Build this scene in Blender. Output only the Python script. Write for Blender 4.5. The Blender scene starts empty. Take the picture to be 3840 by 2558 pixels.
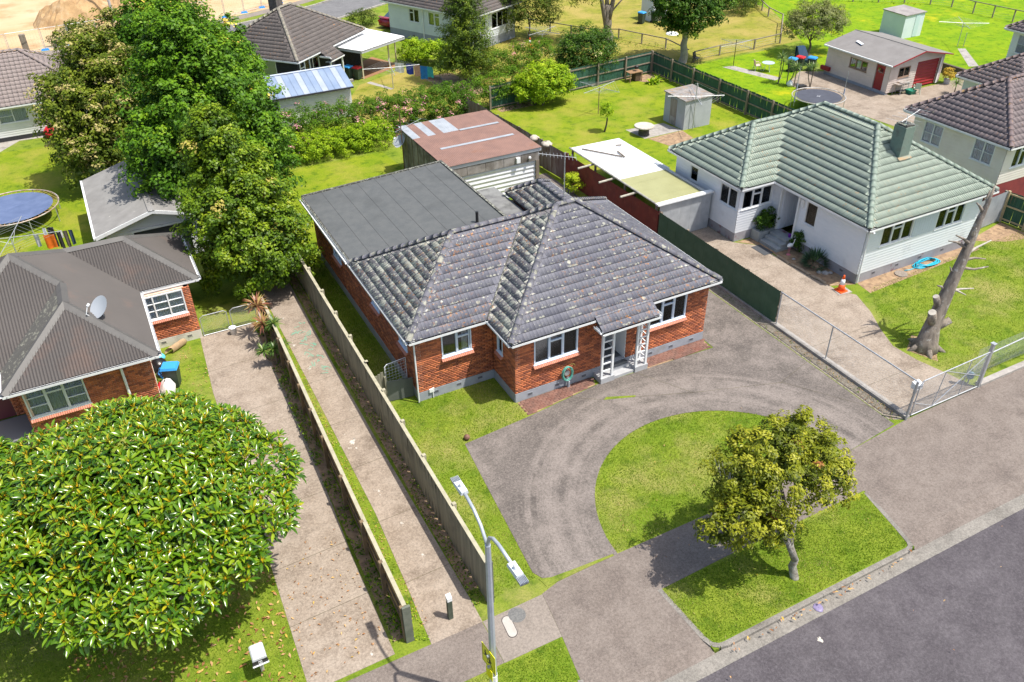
import bpy, math, random
import numpy as np
from mathutils import Vector, Matrix
random.seed(7); rng = np.random.default_rng(7)
SC = bpy.context.scene; COL = SC.collection

# ------------------------------------------------------------------ camera
CAM = np.array([0.0, 0.0, 21.0])
FPX, PIT, ROL, YAW = 3137.3, 0.60733, -0.017148, 0.47101
_cy, _sy = math.cos(YAW), math.sin(YAW)
_fw = np.array([_sy*math.cos(PIT), _cy*math.cos(PIT), -math.sin(PIT)])
_rt = np.array([_cy, -_sy, 0.0]); _up = np.cross(_rt, _fw)
_c, _s = math.cos(ROL), math.sin(ROL)
_rt, _up = _c*_rt+_s*_up, -_s*_rt+_c*_up
cd = bpy.data.cameras.new('camera'); cam = bpy.data.objects.new('camera', cd); COL.objects.link(cam)
cam.matrix_world = Matrix(((_rt[0], _up[0], -_fw[0], CAM[0]), (_rt[1], _up[1], -_fw[1], CAM[1]), (_rt[2], _up[2], -_fw[2], CAM[2]), (0, 0, 0, 1)))
cd.sensor_width = 36; cd.lens = 36*FPX/3840; cd.clip_end = 2000; cd.clip_start = 0.1
SC.camera = cam
# ------------------------------------------------------------------ sky, sun, exposure
TOSUN = Vector((0.323, -0.326, 1.0)).normalized()
wd = bpy.data.worlds.new('World'); SC.world = wd; wd.use_nodes = True
_n = wd.node_tree.nodes; _l = wd.node_tree.links
sk = _n.new('ShaderNodeTexSky'); sk.sky_type = 'NISHITA'; sk.sun_disc = False
sk.sun_elevation = math.radians(65.3); sk.sun_rotation = math.radians(135); sk.air_density = 1.3; sk.dust_density = 3.0; sk.ozone_density = 1.0
_l.new(sk.outputs['Color'], _n['Background'].inputs['Color']); _n['Background'].inputs['Strength'].default_value = 0.12
sd = bpy.data.lights.new('sun', 'SUN'); sd.energy = 4.2; sd.angle = math.radians(0.5); sd.color = (1.0, 0.94, 0.84)
so = bpy.data.objects.new('sun', sd); COL.objects.link(so); so.location = (30, -30, 90); so.rotation_euler = TOSUN.to_track_quat('Z', 'Y').to_euler()
SC.view_settings.view_transform = 'Standard'; SC.view_settings.look = 'None'; SC.view_settings.gamma = 1.0
SC.view_settings.exposure = 0.62; SC.view_settings.use_curve_mapping = False

# ------------------------------------------------------------------ materials
MATS = {}
def _new(name):
    m = bpy.data.materials.new(name); m.use_nodes = True; nt = m.node_tree
    return m, nt, nt.nodes, nt.links, nt.nodes['Principled BSDF']
def _rgb(c): return (c[0], c[1], c[2], 1.0)
def _math(N, L, op, a, b=None):
    n = N.new('ShaderNodeMath'); n.operation = op
    for i, x in enumerate((a, b)):
        if x is None: continue
        if isinstance(x, (int, float)): n.inputs[i].default_value = x
        else: L.new(x, n.inputs[i])
    return n.outputs[0]
def _noise(N, L, pos, scale, detail=3, rough=.55, vec=None):
    n = N.new('ShaderNodeTexNoise'); n.inputs['Scale'].default_value = scale; n.inputs['Detail'].default_value = detail; n.inputs['Roughness'].default_value = rough
    if vec is not None:
        mp = N.new('ShaderNodeVectorMath'); mp.operation = 'MULTIPLY'; mp.inputs[1].default_value = vec; L.new(pos, mp.inputs[0]); L.new(mp.outputs[0], n.inputs['Vector'])
    else: L.new(pos, n.inputs['Vector'])
    return n.outputs['Fac']
def _ramp(N, L, fac, a, b):
    n = N.new('ShaderNodeMapRange'); n.inputs[1].default_value = a; n.inputs[2].default_value = b; L.new(fac, n.inputs[0]); return n.outputs[0]
def _mix(N, L, fac, a, b, mode='MIX'):
    n = N.new('ShaderNodeMix'); n.data_type = 'RGBA'; n.blend_type = mode
    if isinstance(fac, (int, float)): n.inputs[0].default_value = fac
    else: L.new(fac, n.inputs[0])
    for i, x in ((6, a), (7, b)):
        if isinstance(x, tuple): n.inputs[i].default_value = _rgb(x)
        else: L.new(x, n.inputs[i])
    return n.outputs[2]
def _rand(N, L):
    g = N.new('ShaderNodeNewGeometry'); o = N.new('ShaderNodeObjectInfo')
    return _math(N, L, 'FRACT', _math(N, L, 'ADD', g.outputs['Random Per Island'], o.outputs['Random']))
def M(name, col, col2=None, scale=3.0, rough=.8, amt=1.0, lo=.35, hi=.65, rnd=None, rndamt=.0, bump=0, bscale=60, metal=0, spec=.5, dirt=None, dscale=.6, dlo=.5, dhi=.75, vec=None, fine=0, fscale=40):
    """surface with two mixed noise colours, random tint per piece, stains and a bump"""
    if name in MATS: return MATS[name]
    m, nt, N, L, P = _new(name)
    pos = N.new('ShaderNodeNewGeometry').outputs['Position']
    c = col
    if col2 is not None:
        c = _mix(N, L, _ramp(N, L, _noise(N, L, pos, scale, 4, .6, vec), lo, hi), col, col2)
    if rnd is not None:
        r = _rand(N, L)
        c = _mix(N, L, _math(N, L, 'MULTIPLY', r, rndamt), c, rnd)
    if dirt is not None:
        c = _mix(N, L, _ramp(N, L, _noise(N, L, pos, dscale, 5, .65), dlo, dhi), c, dirt)
    if fine:
        f = _noise(N, L, pos, fscale, 2, .7)
        c = _mix(N, L, _math(N, L, 'MULTIPLY', _ramp(N, L, f, .3, .7), fine), c, (0.02, 0.02, 0.02))
    if isinstance(c, tuple): P.inputs['Base Color'].default_value = _rgb(c)
    else: L.new(c, P.inputs['Base Color'])
    P.inputs['Roughness'].default_value = rough; P.inputs['Metallic'].default_value = metal; P.inputs['Specular IOR Level'].default_value = spec
    if bump:
        b = N.new('ShaderNodeBump'); b.inputs['Strength'].default_value = bump; b.inputs['Distance'].default_value = .02
        L.new(_noise(N, L, pos, bscale, 3, .6), b.inputs['Height']); L.new(b.outputs[0], P.inputs['Normal'])
    MATS[name] = m; return m

def grass_mat(name, dark, mid, light, dry, dryamt=(.5, .7)):
    m, nt, N, L, P = _new(name); MATS[name] = m
    pos = N.new('ShaderNodeNewGeometry').outputs['Position']
    c = _mix(N, L, _ramp(N, L, _noise(N, L, pos, .55, 5, .6), .36, .64), mid, light)
    c = _mix(N, L, _ramp(N, L, _noise(N, L, pos, 1.7, 4, .65), .5, .72), c, dark)
    c = _mix(N, L, _ramp(N, L, _noise(N, L, pos, .33, 6, .62), *dryamt), c, dry)
    f = _noise(N, L, pos, 15, 4, .8); c = _mix(N, L, _math(N, L, 'MULTIPLY', _ramp(N, L, f, .45, .72), .75), c, dark)
    f2 = _noise(N, L, pos, 9, 2, .7, (1, 1, 1)); c = _mix(N, L, _math(N, L, 'MULTIPLY', _ramp(N, L, f2, .5, .75), .45), c, light)
    L.new(c, P.inputs['Base Color']); P.inputs['Roughness'].default_value = .9; P.inputs['Specular IOR Level'].default_value = .15
    b = N.new('ShaderNodeBump'); b.inputs['Strength'].default_value = .8; b.inputs['Distance'].default_value = .03
    L.new(_noise(N, L, pos, 45, 3, .7), b.inputs['Height']); L.new(b.outputs[0], P.inputs['Normal'])
    return m

def paving_mat(name, a, b, stain, fine=.35, arcs=None, joint=None, speck=60, stamt=(.5, .72), sscale=.7, grain=.6):
    """concrete / asphalt: grain, stains; arcs = (cx, cy) polishes rings of tyre wear round that centre"""
    m, nt, N, L, P = _new(name); MATS[name] = m
    pos = N.new('ShaderNodeNewGeometry').outputs['Position']
    c = _mix(N, L, _ramp(N, L, _noise(N, L, pos, 1.3, 6, .68), .36, .62), a, b)
    c = _mix(N, L, _ramp(N, L, _noise(N, L, pos, sscale, 6, .7), *stamt), c, stain)
    if arcs:
        s = N.new('ShaderNodeVectorMath'); s.operation = 'SUBTRACT'; s.inputs[1].default_value = (arcs[0], arcs[1], 0); L.new(pos, s.inputs[0])
        ln = N.new('ShaderNodeVectorMath'); ln.operation = 'LENGTH'; L.new(s.outputs[0], ln.inputs[0]); r = ln.outputs['Value']
        n1 = N.new('ShaderNodeTexNoise'); n1.noise_dimensions = '1D'; n1.inputs['Scale'].default_value = 2.4; n1.inputs['Detail'].default_value = 6; n1.inputs['Roughness'].default_value = .75; L.new(r, n1.inputs['W'])
        band = _math(N, L, 'MULTIPLY', _ramp(N, L, r, 5.0, 5.7), _math(N, L, 'SUBTRACT', 1.0, _ramp(N, L, r, 7.2, 8.0)))
        k = _math(N, L, 'MULTIPLY', band, _ramp(N, L, n1.outputs['Fac'], .38, .56))
        k = _math(N, L, 'MULTIPLY', k, _ramp(N, L, _noise(N, L, pos, 1.1, 5, .7), .3, .6))
        c = _mix(N, L, _math(N, L, 'MULTIPLY', k, .95), c, tuple(min(1, x*1.15) for x in b))
        dk = _math(N, L, 'MULTIPLY', _math(N, L, 'MULTIPLY', _ramp(N, L, r, 7.0, 7.5), _math(N, L, 'SUBTRACT', 1.0, _ramp(N, L, r, 7.9, 8.5))), .4)
        c = _mix(N, L, dk, c, stain)
    f = _noise(N, L, pos, speck, 2, .8); c = _mix(N, L, _math(N, L, 'MULTIPLY', _ramp(N, L, f, .42, .7), fine), c, (.03, .03, .03))
    f3 = _noise(N, L, pos, speck*.7, 2, .8, (1.1, .9, 1)); c = _mix(N, L, _math(N, L, 'MULTIPLY', _ramp(N, L, f3, .55, .8), fine*1.3), c, b)
    g1 = _noise(N, L, pos, 12, 5, .85); c = _mix(N, L, _math(N, L, 'MULTIPLY', _ramp(N, L, g1, .5, .72), grain), c, tuple(x*.35 for x in a))
    c = _mix(N, L, _math(N, L, 'MULTIPLY', _ramp(N, L, g1, .5, .28), grain), c, tuple(min(1, x*1.35) for x in b))
    L.new(c, P.inputs['Base Color']); P.inputs['Roughness'].default_value = .88; P.inputs['Specular IOR Level'].default_value = .3
    bb = N.new('ShaderNodeBump'); bb.inputs['Strength'].default_value = .35; bb.inputs['Distance'].default_value = .01
    L.new(f, bb.inputs['Height']); L.new(bb.outputs[0], P.inputs['Normal'])
    return m

def tile_mat(name, a, b, lichen, lich, orange=.0, rough=.75, rows=None):
    """concrete roof tile with round patches of pale and orange lichen"""
    m, nt, N, L, P = _new(name); MATS[name] = m
    pos = N.new('ShaderNodeNewGeometry').outputs['Position']
    c = _mix(N, L, _math(N, L, 'MULTIPLY', _rand(N, L), .8), a, b)
    c = _mix(N, L, _math(N, L, 'MULTIPLY', _ramp(N, L, _noise(N, L, pos, 1.2, 5, .65), .4, .7), .5), c, b)
    wob = N.new('ShaderNodeTexNoise'); wob.inputs['Scale'].default_value = 9; wob.inputs['Detail'].default_value = 3; L.new(pos, wob.inputs['Vector'])
    off = N.new('ShaderNodeVectorMath'); off.operation = 'MULTIPLY_ADD'; off.inputs[1].default_value = (.13, .13, .13); L.new(wob.outputs['Color'], off.inputs[0]); L.new(pos, off.inputs[2])
    def spots(scale, size, jit):
        v = N.new('ShaderNodeTexVoronoi'); v.inputs['Scale'].default_value = scale; L.new(off.outputs[0], v.inputs['Vector'])
        sp = N.new('ShaderNodeSeparateColor'); L.new(v.outputs['Color'], sp.inputs[0])
        rad = _math(N, L, 'MULTIPLY', _math(N, L, 'SUBTRACT', sp.outputs[0], 1-jit), size)
        d = _math(N, L, 'SUBTRACT', rad, v.outputs['Distance'])
        return _ramp(N, L, d, -.02, .05), sp.outputs[1]
    if lich > 0:
        s1, r1 = spots(2.6, 1.1, lich); s2, r2 = spots(6.0, 1.05, lich*1.1); s3, r3 = spots(12, 1.0, lich*1.1)
        al = _math(N, L, 'MAXIMUM', s1, _math(N, L, 'MAXIMUM', s2, s3))
        al = _math(N, L, 'MULTIPLY', al, _ramp(N, L, _noise(N, L, pos, 30, 3, .7), .3, .5))
        if rows:      # lichen sits along the lower edge of each course
            sx = N.new('ShaderNodeSeparateXYZ'); L.new(pos, sx.inputs[0]); fr = _math(N, L, 'FRACT', _math(N, L, 'MULTIPLY', _math(N, L, 'SUBTRACT', sx.outputs[rows[0]], rows[1]), 1/rows[2]))
            low = _math(N, L, 'SUBTRACT', 1.0, _ramp(N, L, fr, .12, .34)); s4, r4 = spots(7.5, 1.25, .62); s5, r5 = spots(4.2, 1.2, .4)
            edge = _math(N, L, 'MULTIPLY', _math(N, L, 'MAXIMUM', s4, s5), low); edge = _math(N, L, 'MULTIPLY', edge, _ramp(N, L, _noise(N, L, pos, .9, 4, .6), .36, .52)); al = _math(N, L, 'MAXIMUM', al, edge)
        lc = _mix(N, L, r2, lichen, tuple(x*.6 for x in lichen))
        c = _mix(N, L, _math(N, L, 'MULTIPLY', al, .9), c, lc)
    if orange > 0:
        o = _math(N, L, 'MULTIPLY', _ramp(N, L, _noise(N, L, pos, 7, 4, .7), .62-.06*orange, .66), _ramp(N, L, _noise(N, L, pos, .45, 3), .5-.1*orange, .62))
        c = _mix(N, L, _math(N, L, 'MULTIPLY', o, .85), c, (.5, .2, .02))
    L.new(c, P.inputs['Base Color']); P.inputs['Roughness'].default_value = rough; P.inputs['Specular IOR Level'].default_value = .4
    bb = N.new('ShaderNodeBump'); bb.inputs['Strength'].default_value = .4; bb.inputs['Distance'].default_value = .01
    L.new(_noise(N, L, pos, 40, 4, .7), bb.inputs['Height']); L.new(bb.outputs[0], P.inputs['Normal'])
    return m

def leaf_mat(name, stops, rough=.45, trans=.3, spec=.5):
    """foliage: colour by the face attribute tint, some light passing through"""
    m, nt, N, L, P = _new(name); MATS[name] = m
    at = N.new('ShaderNodeAttribute'); at.attribute_name = 'tint'
    oi = N.new('ShaderNodeObjectInfo')
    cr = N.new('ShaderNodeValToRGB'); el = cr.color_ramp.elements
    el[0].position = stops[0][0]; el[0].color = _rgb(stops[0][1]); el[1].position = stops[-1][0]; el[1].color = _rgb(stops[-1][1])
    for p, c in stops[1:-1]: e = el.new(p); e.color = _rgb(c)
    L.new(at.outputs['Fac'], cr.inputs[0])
    L.new(cr.outputs[0], P.inputs['Base Color']); P.inputs['Roughness'].default_value = rough; P.inputs['Specular IOR Level'].default_value = spec
    tr = N.new('ShaderNodeBsdfTranslucent'); L.new(cr.outputs[0], tr.inputs['Color'])
    mx = N.new('ShaderNodeMixShader'); mx.inputs[0].default_value = trans; L.new(P.outputs[0], mx.inputs[1]); L.new(tr.outputs[0], mx.inputs[2])
    L.new(mx.outputs[0], N['Material Output'].inputs['Surface'])
    return m

def glass_mat():
    m, nt, N, L, P = _new('glass'); MATS['glass'] = m
    t = N.new('ShaderNodeBsdfTransparent'); t.inputs[0].default_value = (.88, .91, .94, 1)
    g = N.new('ShaderNodeBsdfGlossy'); g.inputs['Roughness'].default_value = .04; g.inputs[0].default_value = (.9, .95, 1, 1)
    f = N.new('ShaderNodeFresnel'); f.inputs[0].default_value = 1.42
    mx = N.new('ShaderNodeMixShader'); L.new(f.outputs[0], mx.inputs[0]); L.new(t.outputs[0], mx.inputs[1]); L.new(g.outputs[0], mx.inputs[2])
    L.new(mx.outputs[0], N['Material Output'].inputs['Surface']); return m
GLASS = glass_mat()
WHITE = M('white_paint', (.78, .8, .82), (.68, .7, .72), scale=2, rough=.55, dirt=(.5, .48, .44), dscale=1.5, dlo=.62, dhi=.85)
GALV = M('galvanised', (.5, .52, .55), (.38, .4, .43), scale=6, rough=.45, metal=.5)
DARK = M('dark_inside', (.03, .03, .035), rough=.9)
BLACK = M('black_plastic', (.02, .02, .022), rough=.5)
CONC = M('concrete', (.36, .34, .32), (.28, .26, .24), scale=4, rough=.9, dirt=(.14, .13, .12), dscale=1.5, bump=.3)
TIMBER = M('weathered_timber', (.26, .22, .17), (.16, .13, .1), scale=5, rough=.9, vec=(1, 1, .15), bump=.3)

# ------------------------------------------------------------------ objects and meshes
ORG = {}
def tag(o, label=None, cat=None, group=None, kind=None):
    if label: o['label'] = label
    if cat: o['category'] = cat
    if group: o['group'] = group
    if kind: o['kind'] = kind
    return o
def thing(name, label, cat, loc=(0, 0, 0), group=None, rot=0.0, local=False):
    o = bpy.data.objects.new(name, None); COL.objects.link(o); o.empty_display_size = .3
    o.location = (loc[0], loc[1], loc[2] if len(loc) > 2 else 0); o.rotation_euler = (0, 0, rot)
    ORG[o.name] = (0, 0, 0) if (local or rot) else tuple(o.location)
    return tag(o, label, cat, group)
def org_of(o):
    while o is not None:
        if o.name in ORG: return ORG[o.name]
        o = o.parent
    return (0, 0, 0)
def np_mesh(name, V, F, smooth=False, tint=None, mi=None):
    """V: n x 3, F: list of arrays (m x k) or one array"""
    me = bpy.data.meshes.new(name); V = np.asarray(V, np.float32)
    Fs = F if isinstance(F, list) else [F]
    Fs = [np.asarray(f, np.int32) for f in Fs if len(f)]
    me.vertices.add(len(V)); me.vertices.foreach_set('co', V.ravel())
    nl = sum(f.size for f in Fs); npz = sum(len(f) for f in Fs)
    me.loops.add(nl); me.polygons.add(npz)
    me.loops.foreach_set('vertex_index', np.concatenate([f.ravel() for f in Fs]))
    tot = np.concatenate([np.full(len(f), f.shape[1], np.int32) for f in Fs]); st = np.concatenate(([0], np.cumsum(tot)[:-1])).astype(np.int32)
    me.polygons.foreach_set('loop_start', st)
    if smooth: me.polygons.foreach_set('use_smooth', np.ones(npz, bool))
    if mi is not None: me.polygons.foreach_set('material_index', np.asarray(mi, np.int32))
    if tint is not None:
        a = me.attributes.new('tint', 'FLOAT', 'FACE'); a.data.foreach_set('value', np.asarray(tint, np.float32))
    me.update(calc_edges=True); return me
def link(name, me, mat, par=None, mtx=None):
    o = bpy.data.objects.new(name, me); COL.objects.link(o)
    if mat is not None and len(me.materials) == 0: me.materials.append(mat)
    if par is not None: o.parent = par
    if mtx is not None: o.matrix_basis = mtx
    return o

class MB:
    """collects shapes in world coordinates (or local ones for a rotated thing); build() links one mesh"""
    def __init__(s): s.v = []; s.f = []
    def add(s, vs, fs):
        b = len(s.v); s.v += [tuple(map(float, p)) for p in vs]; s.f += [tuple(i+b for i in f) for f in fs]; return s
    def box(s, x0, x1, y0, y1, z0, z1):
        return s.add([(x0, y0, z0), (x1, y0, z0), (x1, y1, z0), (x0, y1, z0), (x0, y0, z1), (x1, y0, z1), (x1, y1, z1), (x0, y1, z1)],
                     [(0, 3, 2, 1), (4, 5, 6, 7), (0, 1, 5, 4), (1, 2, 6, 5), (2, 3, 7, 6), (3, 0, 4, 7)])
    def fbox(s, F, u0, u1, z0, z1, w0, w1):
        P = [F.p(u, z, w) for z in (z0, z1) for (u, w) in ((u0, w0), (u1, w0), (u1, w1), (u0, w1))]
        return s.add(P, [(0, 3, 2, 1), (4, 5, 6, 7), (0, 1, 5, 4), (1, 2, 6, 5), (2, 3, 7, 6), (3, 0, 4, 7)])
    def tube(s, pts, r, n=6, cap=True):
        pts = [Vector(p) for p in pts]; rs = r if isinstance(r, (list, tuple)) else [r]*len(pts); vs = []
        prev = None
        for i, p in enumerate(pts):
            d = (pts[min(i+1, len(pts)-1)]-pts[max(i-1, 0)]).normalized()
            a = d.orthogonal().normalized() if prev is None else (prev-d*prev.dot(d)).normalized()
            prev = a; b = d.cross(a)
            vs += [tuple(p+(a*math.cos(2*math.pi*k/n)+b*math.sin(2*math.pi*k/n))*rs[i]) for k in range(n)]
        fs = [(i*n+k, i*n+(k+1) % n, (i+1)*n+(k+1) % n, (i+1)*n+k) for i in range(len(pts)-1) for k in range(n)]
        if cap: fs += [tuple(range(n-1, -1, -1)), tuple((len(pts)-1)*n+k for k in range(n))]
        return s.add(vs, fs)
    def lathe(s, c, prof, n=16):
        vs = [(c[0]+r*math.cos(2*math.pi*k/n), c[1]+r*math.sin(2*math.pi*k/n), c[2]+z) for r, z in prof for k in range(n)]
        fs = [(i*n+k, i*n+(k+1) % n, (i+1)*n+(k+1) % n, (i+1)*n+k) for i in range(len(prof)-1) for k in range(n)]
        fs += [tuple(range(n-1, -1, -1)), tuple((len(prof)-1)*n+k for k in range(n))]
        return s.add(vs, fs)
    def prism(s, poly, z0, z1):
        n = len(poly); vs = [(p[0], p[1], z0) for p in poly]+[(p[0], p[1], z1) for p in poly]
        return s.add(vs, [tuple(range(n-1, -1, -1)), tuple(range(n, 2*n))]+[(i, (i+1) % n, n+(i+1) % n, n+i) for i in range(n)])
    def slab(s, pts, t):
        """polygon in 3D thickened downwards by t"""
        n = len(pts); vs = list(pts)+[(p[0], p[1], p[2]-t) for p in pts]
        return s.add(vs, [tuple(range(n)), tuple(range(2*n-1, n-1, -1))]+[(i, n+i, n+(i+1) % n, (i+1) % n) for i in range(n)])
    def build(s, name, mat, par=None, smooth=False, org=None):
        o3 = org if org is not None else org_of(par)
        me = bpy.data.meshes.new(name); me.from_pydata([(x-o3[0], y-o3[1], z-o3[2]) for x, y, z in s.v], [], s.f)
        if smooth: me.polygons.foreach_set('use_smooth', [True]*len(me.polygons))
        me.validate(); me.update(); return link(name, me, mat, par)
def solo(name, label, cat, mb, mat, loc, group=None, smooth=False):
    """a thing that is one mesh: origin at its base"""
    o = mb.build(name, mat, None, smooth, org=loc); o.location = loc; return tag(o, label, cat, group)
def struct(name, mb, mat): return tag(mb.build(name, mat, None, org=(0, 0, 0)), kind='structure')
def sheet(name, polys, z, mat, t=.02):
    b = MB()
    for p in polys: b.prism(p, z-t, z)
    return struct(name, b, mat)

class Fr:
    """wall frame: origin, outward normal; u runs along the wall, w outwards"""
    def __init__(s, x, y, nx, ny, z=0): s.o = (x, y, z); s.n = (nx, ny); s.d = (ny, -nx)
    def p(s, u, z, w=0): return (s.o[0]+s.d[0]*u+s.n[0]*w, s.o[1]+s.d[1]*u+s.n[1]*w, s.o[2]+z)
    def mtx(s, u, z, w, su=1, sw=1, sz=1):
        p = s.p(u, z, w); return Matrix(((s.d[0]*su, s.n[0]*sw, 0, p[0]), (s.d[1]*su, s.n[1]*sw, 0, p[1]), (0, 0, sz, p[2]), (0, 0, 0, 1)))
UB_V = np.array([(-.5, -.5, -.5), (.5, -.5, -.5), (.5, .5, -.5), (-.5, .5, -.5), (-.5, -.5, .5), (.5, -.5, .5), (.5, .5, .5), (-.5, .5, .5)])
UB_F = np.array([(0, 3, 2, 1), (4, 5, 6, 7), (0, 1, 5, 4), (1, 2, 6, 5), (2, 3, 7, 6), (3, 0, 4, 7)])
# lapped board: thicker at its lower edge, u -.5...5, w 0..1, z 0..1
WB_V = np.array([(-.5, 0, 0), (.5, 0, 0), (.5, 1, 0), (-.5, 1, 0), (-.5, 0, 1.05), (.5, 0, 1.05), (.5, .25, 1.05), (-.5, .25, 1.05)])
def scatter(name, par, V, F, mtxs, mat, limit=300, rest=None, world=None, smooth=False, tint=None, mi=None):
    """the `limit` pieces that show largest become objects sharing one mesh, the rest one joined stuff part"""
    if not mtxs: return
    org = Vector(org_of(par)); T = Matrix.Translation(-org)
    W = world if world is not None else Matrix.Identity(4)
    def key(m):
        w = W@m; p = w.translation; d = Vector(CAM)-p; return d.length
    order = sorted(mtxs, key=key) if len(mtxs) > limit else mtxs
    ml = mat if isinstance(mat, list) else [mat]
    me = np_mesh(name, V, F, smooth, mi=mi)
    for m_ in ml: me.materials.append(m_)
    for m in order[:limit]: link(name, me, None, par, T@m)
    if len(order) > limit:
        A = np.array([np.array(T@m) for m in order[limit:]]); n = len(V)
        Vh = np.c_[np.asarray(V), np.ones(n)]
        R = np.einsum('kij,nj->kni', A, Vh)[:, :, :3].reshape(-1, 3)
        FF = (np.asarray(F)[None]+(np.arange(len(A))*n)[:, None, None]).reshape(-1, np.asarray(F).shape[1])
        jm = np_mesh(rest or name+'s', R, FF, smooth, mi=np.tile(mi, len(A)) if mi is not None else None)
        for m_ in ml: jm.materials.append(m_)
        o = link(rest or name+'s', jm, None, par); o['kind'] = 'stuff'
# ------------------------------------------------------------------ house kit
def halfplanes(poly):
    a = sum(poly[i][0]*poly[(i+1) % len(poly)][1]-poly[(i+1) % len(poly)][0]*poly[i][1] for i in range(len(poly)))
    P = poly if a > 0 else poly[::-1]; out = []
    for i in range(len(P)):
        x0, y0 = P[i][:2]; x1, y1 = P[(i+1) % len(P)][:2]; l = math.hypot(x1-x0, y1-y0)
        out.append((-(y1-y0)/l, (x1-x0)/l, ((y1-y0)*x0-(x1-x0)*y0)/l))
    return out
def clip_poly(pts, hps):
    for a, b, c in hps:
        if not pts: return pts
        out = []
        for i in range(len(pts)):
            p, q = pts[i], pts[(i+1) % len(pts)]; dp = a*p[0]+b*p[1]+c; dq = a*q[0]+b*q[1]+c
            if dp >= 0: out.append(p)
            if (dp >= 0) != (dq >= 0):
                k = dp/(dp-dq); out.append(tuple(p[j]+(q[j]-p[j])*k for j in range(3)))
        pts = out
    return pts
PROF = {'rib': ([(0, .011), (.018, .011), (.032, 0), (.138, 0), (.15, .009), (.166, .009), (.178, 0), (.286, 0), (.298, .01)], .3, .345, .032),
        'roman': ([(0, 0), (.04, .005), (.075, .04), (.11, .055), (.15, .04), (.185, .005), (.23, 0), (.298, 0)], .3, .345, .03),
        'metal': ([(0, 0), (.03, .03), (.065, .03), (.095, 0), (.128, 0)], .133, .37, .05),
        'flat': ([(0, .008), (.02, .012), (.04, 0), (.26, 0), (.298, .008)], .3, .345, .035)}
TEDGE = M('shade_grime_tile_edge', (.02, .02, .021), (.035, .034, .03), scale=6, rough=.95)  # gap shade and grime under each tile course, painted as near-black noses
class House:
    edge = None
    def __init__(s, name, label, x, y, rot=0.0, group=None, cat='house'):
        s.r = thing(name, label, cat, (x, y, 0), group, rot, local=bool(rot)); s.bricks = []; s.boards = {}; s.tiles = {}; s.cut = {}; s.caps = []; s.deck = MB(); s.guts = []; s.sofs = []; s.W = Matrix.Translation((x, y, 0))@Matrix.Rotation(rot, 4, 'Z') if rot else Matrix.Identity(4)
    # roofs: poly convex in plan, e0 a point on the eave, up the uphill direction in plan
    def facet(s, poly, e0, up, z0, t, prof=None, mat='', sheetw=.76, lift=.0):
        c = 1/math.sqrt(1+t*t); sn = t*c; ux, uy = up; ex = (uy, -ux)
        zf = lambda x, y: z0+t*((x-e0[0])*ux+(y-e0[1])*uy)
        P = [(p[0], p[1], zf(p[0], p[1])-.03+lift) for p in poly]
        a = sum(poly[i][0]*poly[(i+1) % len(poly)][1]-poly[(i+1) % len(poly)][0]*poly[i][1] for i in range(len(poly)))
        s.deck.slab(P if a > 0 else P[::-1], .08)
        if prof is None: return zf
        hps = halfplanes(poly)
        us = [(p[0]-e0[0])*ex[0]+(p[1]-e0[1])*ex[1] for p in poly]; vs = [((p[0]-e0[0])*ux+(p[1]-e0[1])*uy)/c for p in poly]
        def w3(u, v, h): return (e0[0]+ex[0]*u+ux*(v*c-h*sn), e0[1]+ex[1]*u+uy*(v*c-h*sn), z0+v*sn+h*c+lift)
        if prof == 'corr':
            u = min(us); k = 0; n = 7; zc = []
            while u < max(us)-.01:
                b = MB()
                for i in range(n*2):
                    a0, a1 = u+sheetw*i/(n*2), u+sheetw*(i+1)/(n*2); h0, h1 = (.034 if i % 2 else 0), (0 if i % 2 else .034)
                    q = clip_poly([w3(a0, min(vs)-.02, h0), w3(a1, min(vs)-.02, h1), w3(a1, max(vs)+.02, h1), w3(a0, max(vs)+.02, h0)], hps)
                    if len(q) > 2: b.add(q, [tuple(range(len(q)))])
                if b.v: zc.append(b)
                u += sheetw; k += 1
            s.tiles.setdefault(('corr', mat), []).extend(zc); return zf
        pr, tw, co, th = PROF[prof]; key = (prof, mat)
        TL = s.tiles.setdefault(key, []); CT, CE = s.cut.setdefault(key, (MB(), MB())); half = len(PROF[prof][0])-1
        V, F = tile_mesh(prof)
        nv = int(math.ceil((max(vs)-min(vs))/co)); v = min(vs)
        for r in range(nv):
            nu = int(math.ceil((max(us)-min(us))/tw)); u = min(us)+(.5*tw*(r % 2) if prof == 'flat' else 0)-tw
            for k in range(nu+2):
                uu = u+k*tw; vv = v+r*co-.03
                cs = [w3(uu+a, vv+b, 0) for a, b in ((0, .03), (tw, .03), (tw, co+.03), (0, co+.03))]
                ins = [all(A*p[0]+B*p[1]+C >= -.002 for A, B, C in hps) for p in cs]
                jit = (random.uniform(-.003, .003), random.uniform(-.004, .004))
                if all(ins):
                    p = w3(uu, vv, jit[0]); TL.append(Matrix(((ex[0], ux*c, -ux*sn, p[0]), (ex[1], uy*c, -uy*sn, p[1]), (0, sn, c, p[2]), (0, 0, 0, 1))))
                else:
                    for fi, f in enumerate(F):
                        q = clip_poly([w3(uu+V[i][0], vv+V[i][1], V[i][2]) for i in f], hps)
                        if len(q) > 2: (CT if fi < half else CE).add(q, [tuple(range(len(q)))])
        return zf
    def cap(s, p, q, seg=.42):
        p, q = Vector(p), Vector(q); L = (q-p).length; n = max(1, int(round(L/seg))); d = (q-p)/L; up = Vector((0, 0, 1)); y = up.cross(d).normalized(); z = d.cross(y)
        for i in range(n):
            o = p+d*(L*i/n); s.caps.append(Matrix(((d.x*L/n/.42, y.x, z.x, o.x), (d.y*L/n/.42, y.y, z.y, o.y), (d.z*L/n/.42, y.z, z.z, o.z), (0, 0, 0, 1))))
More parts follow.
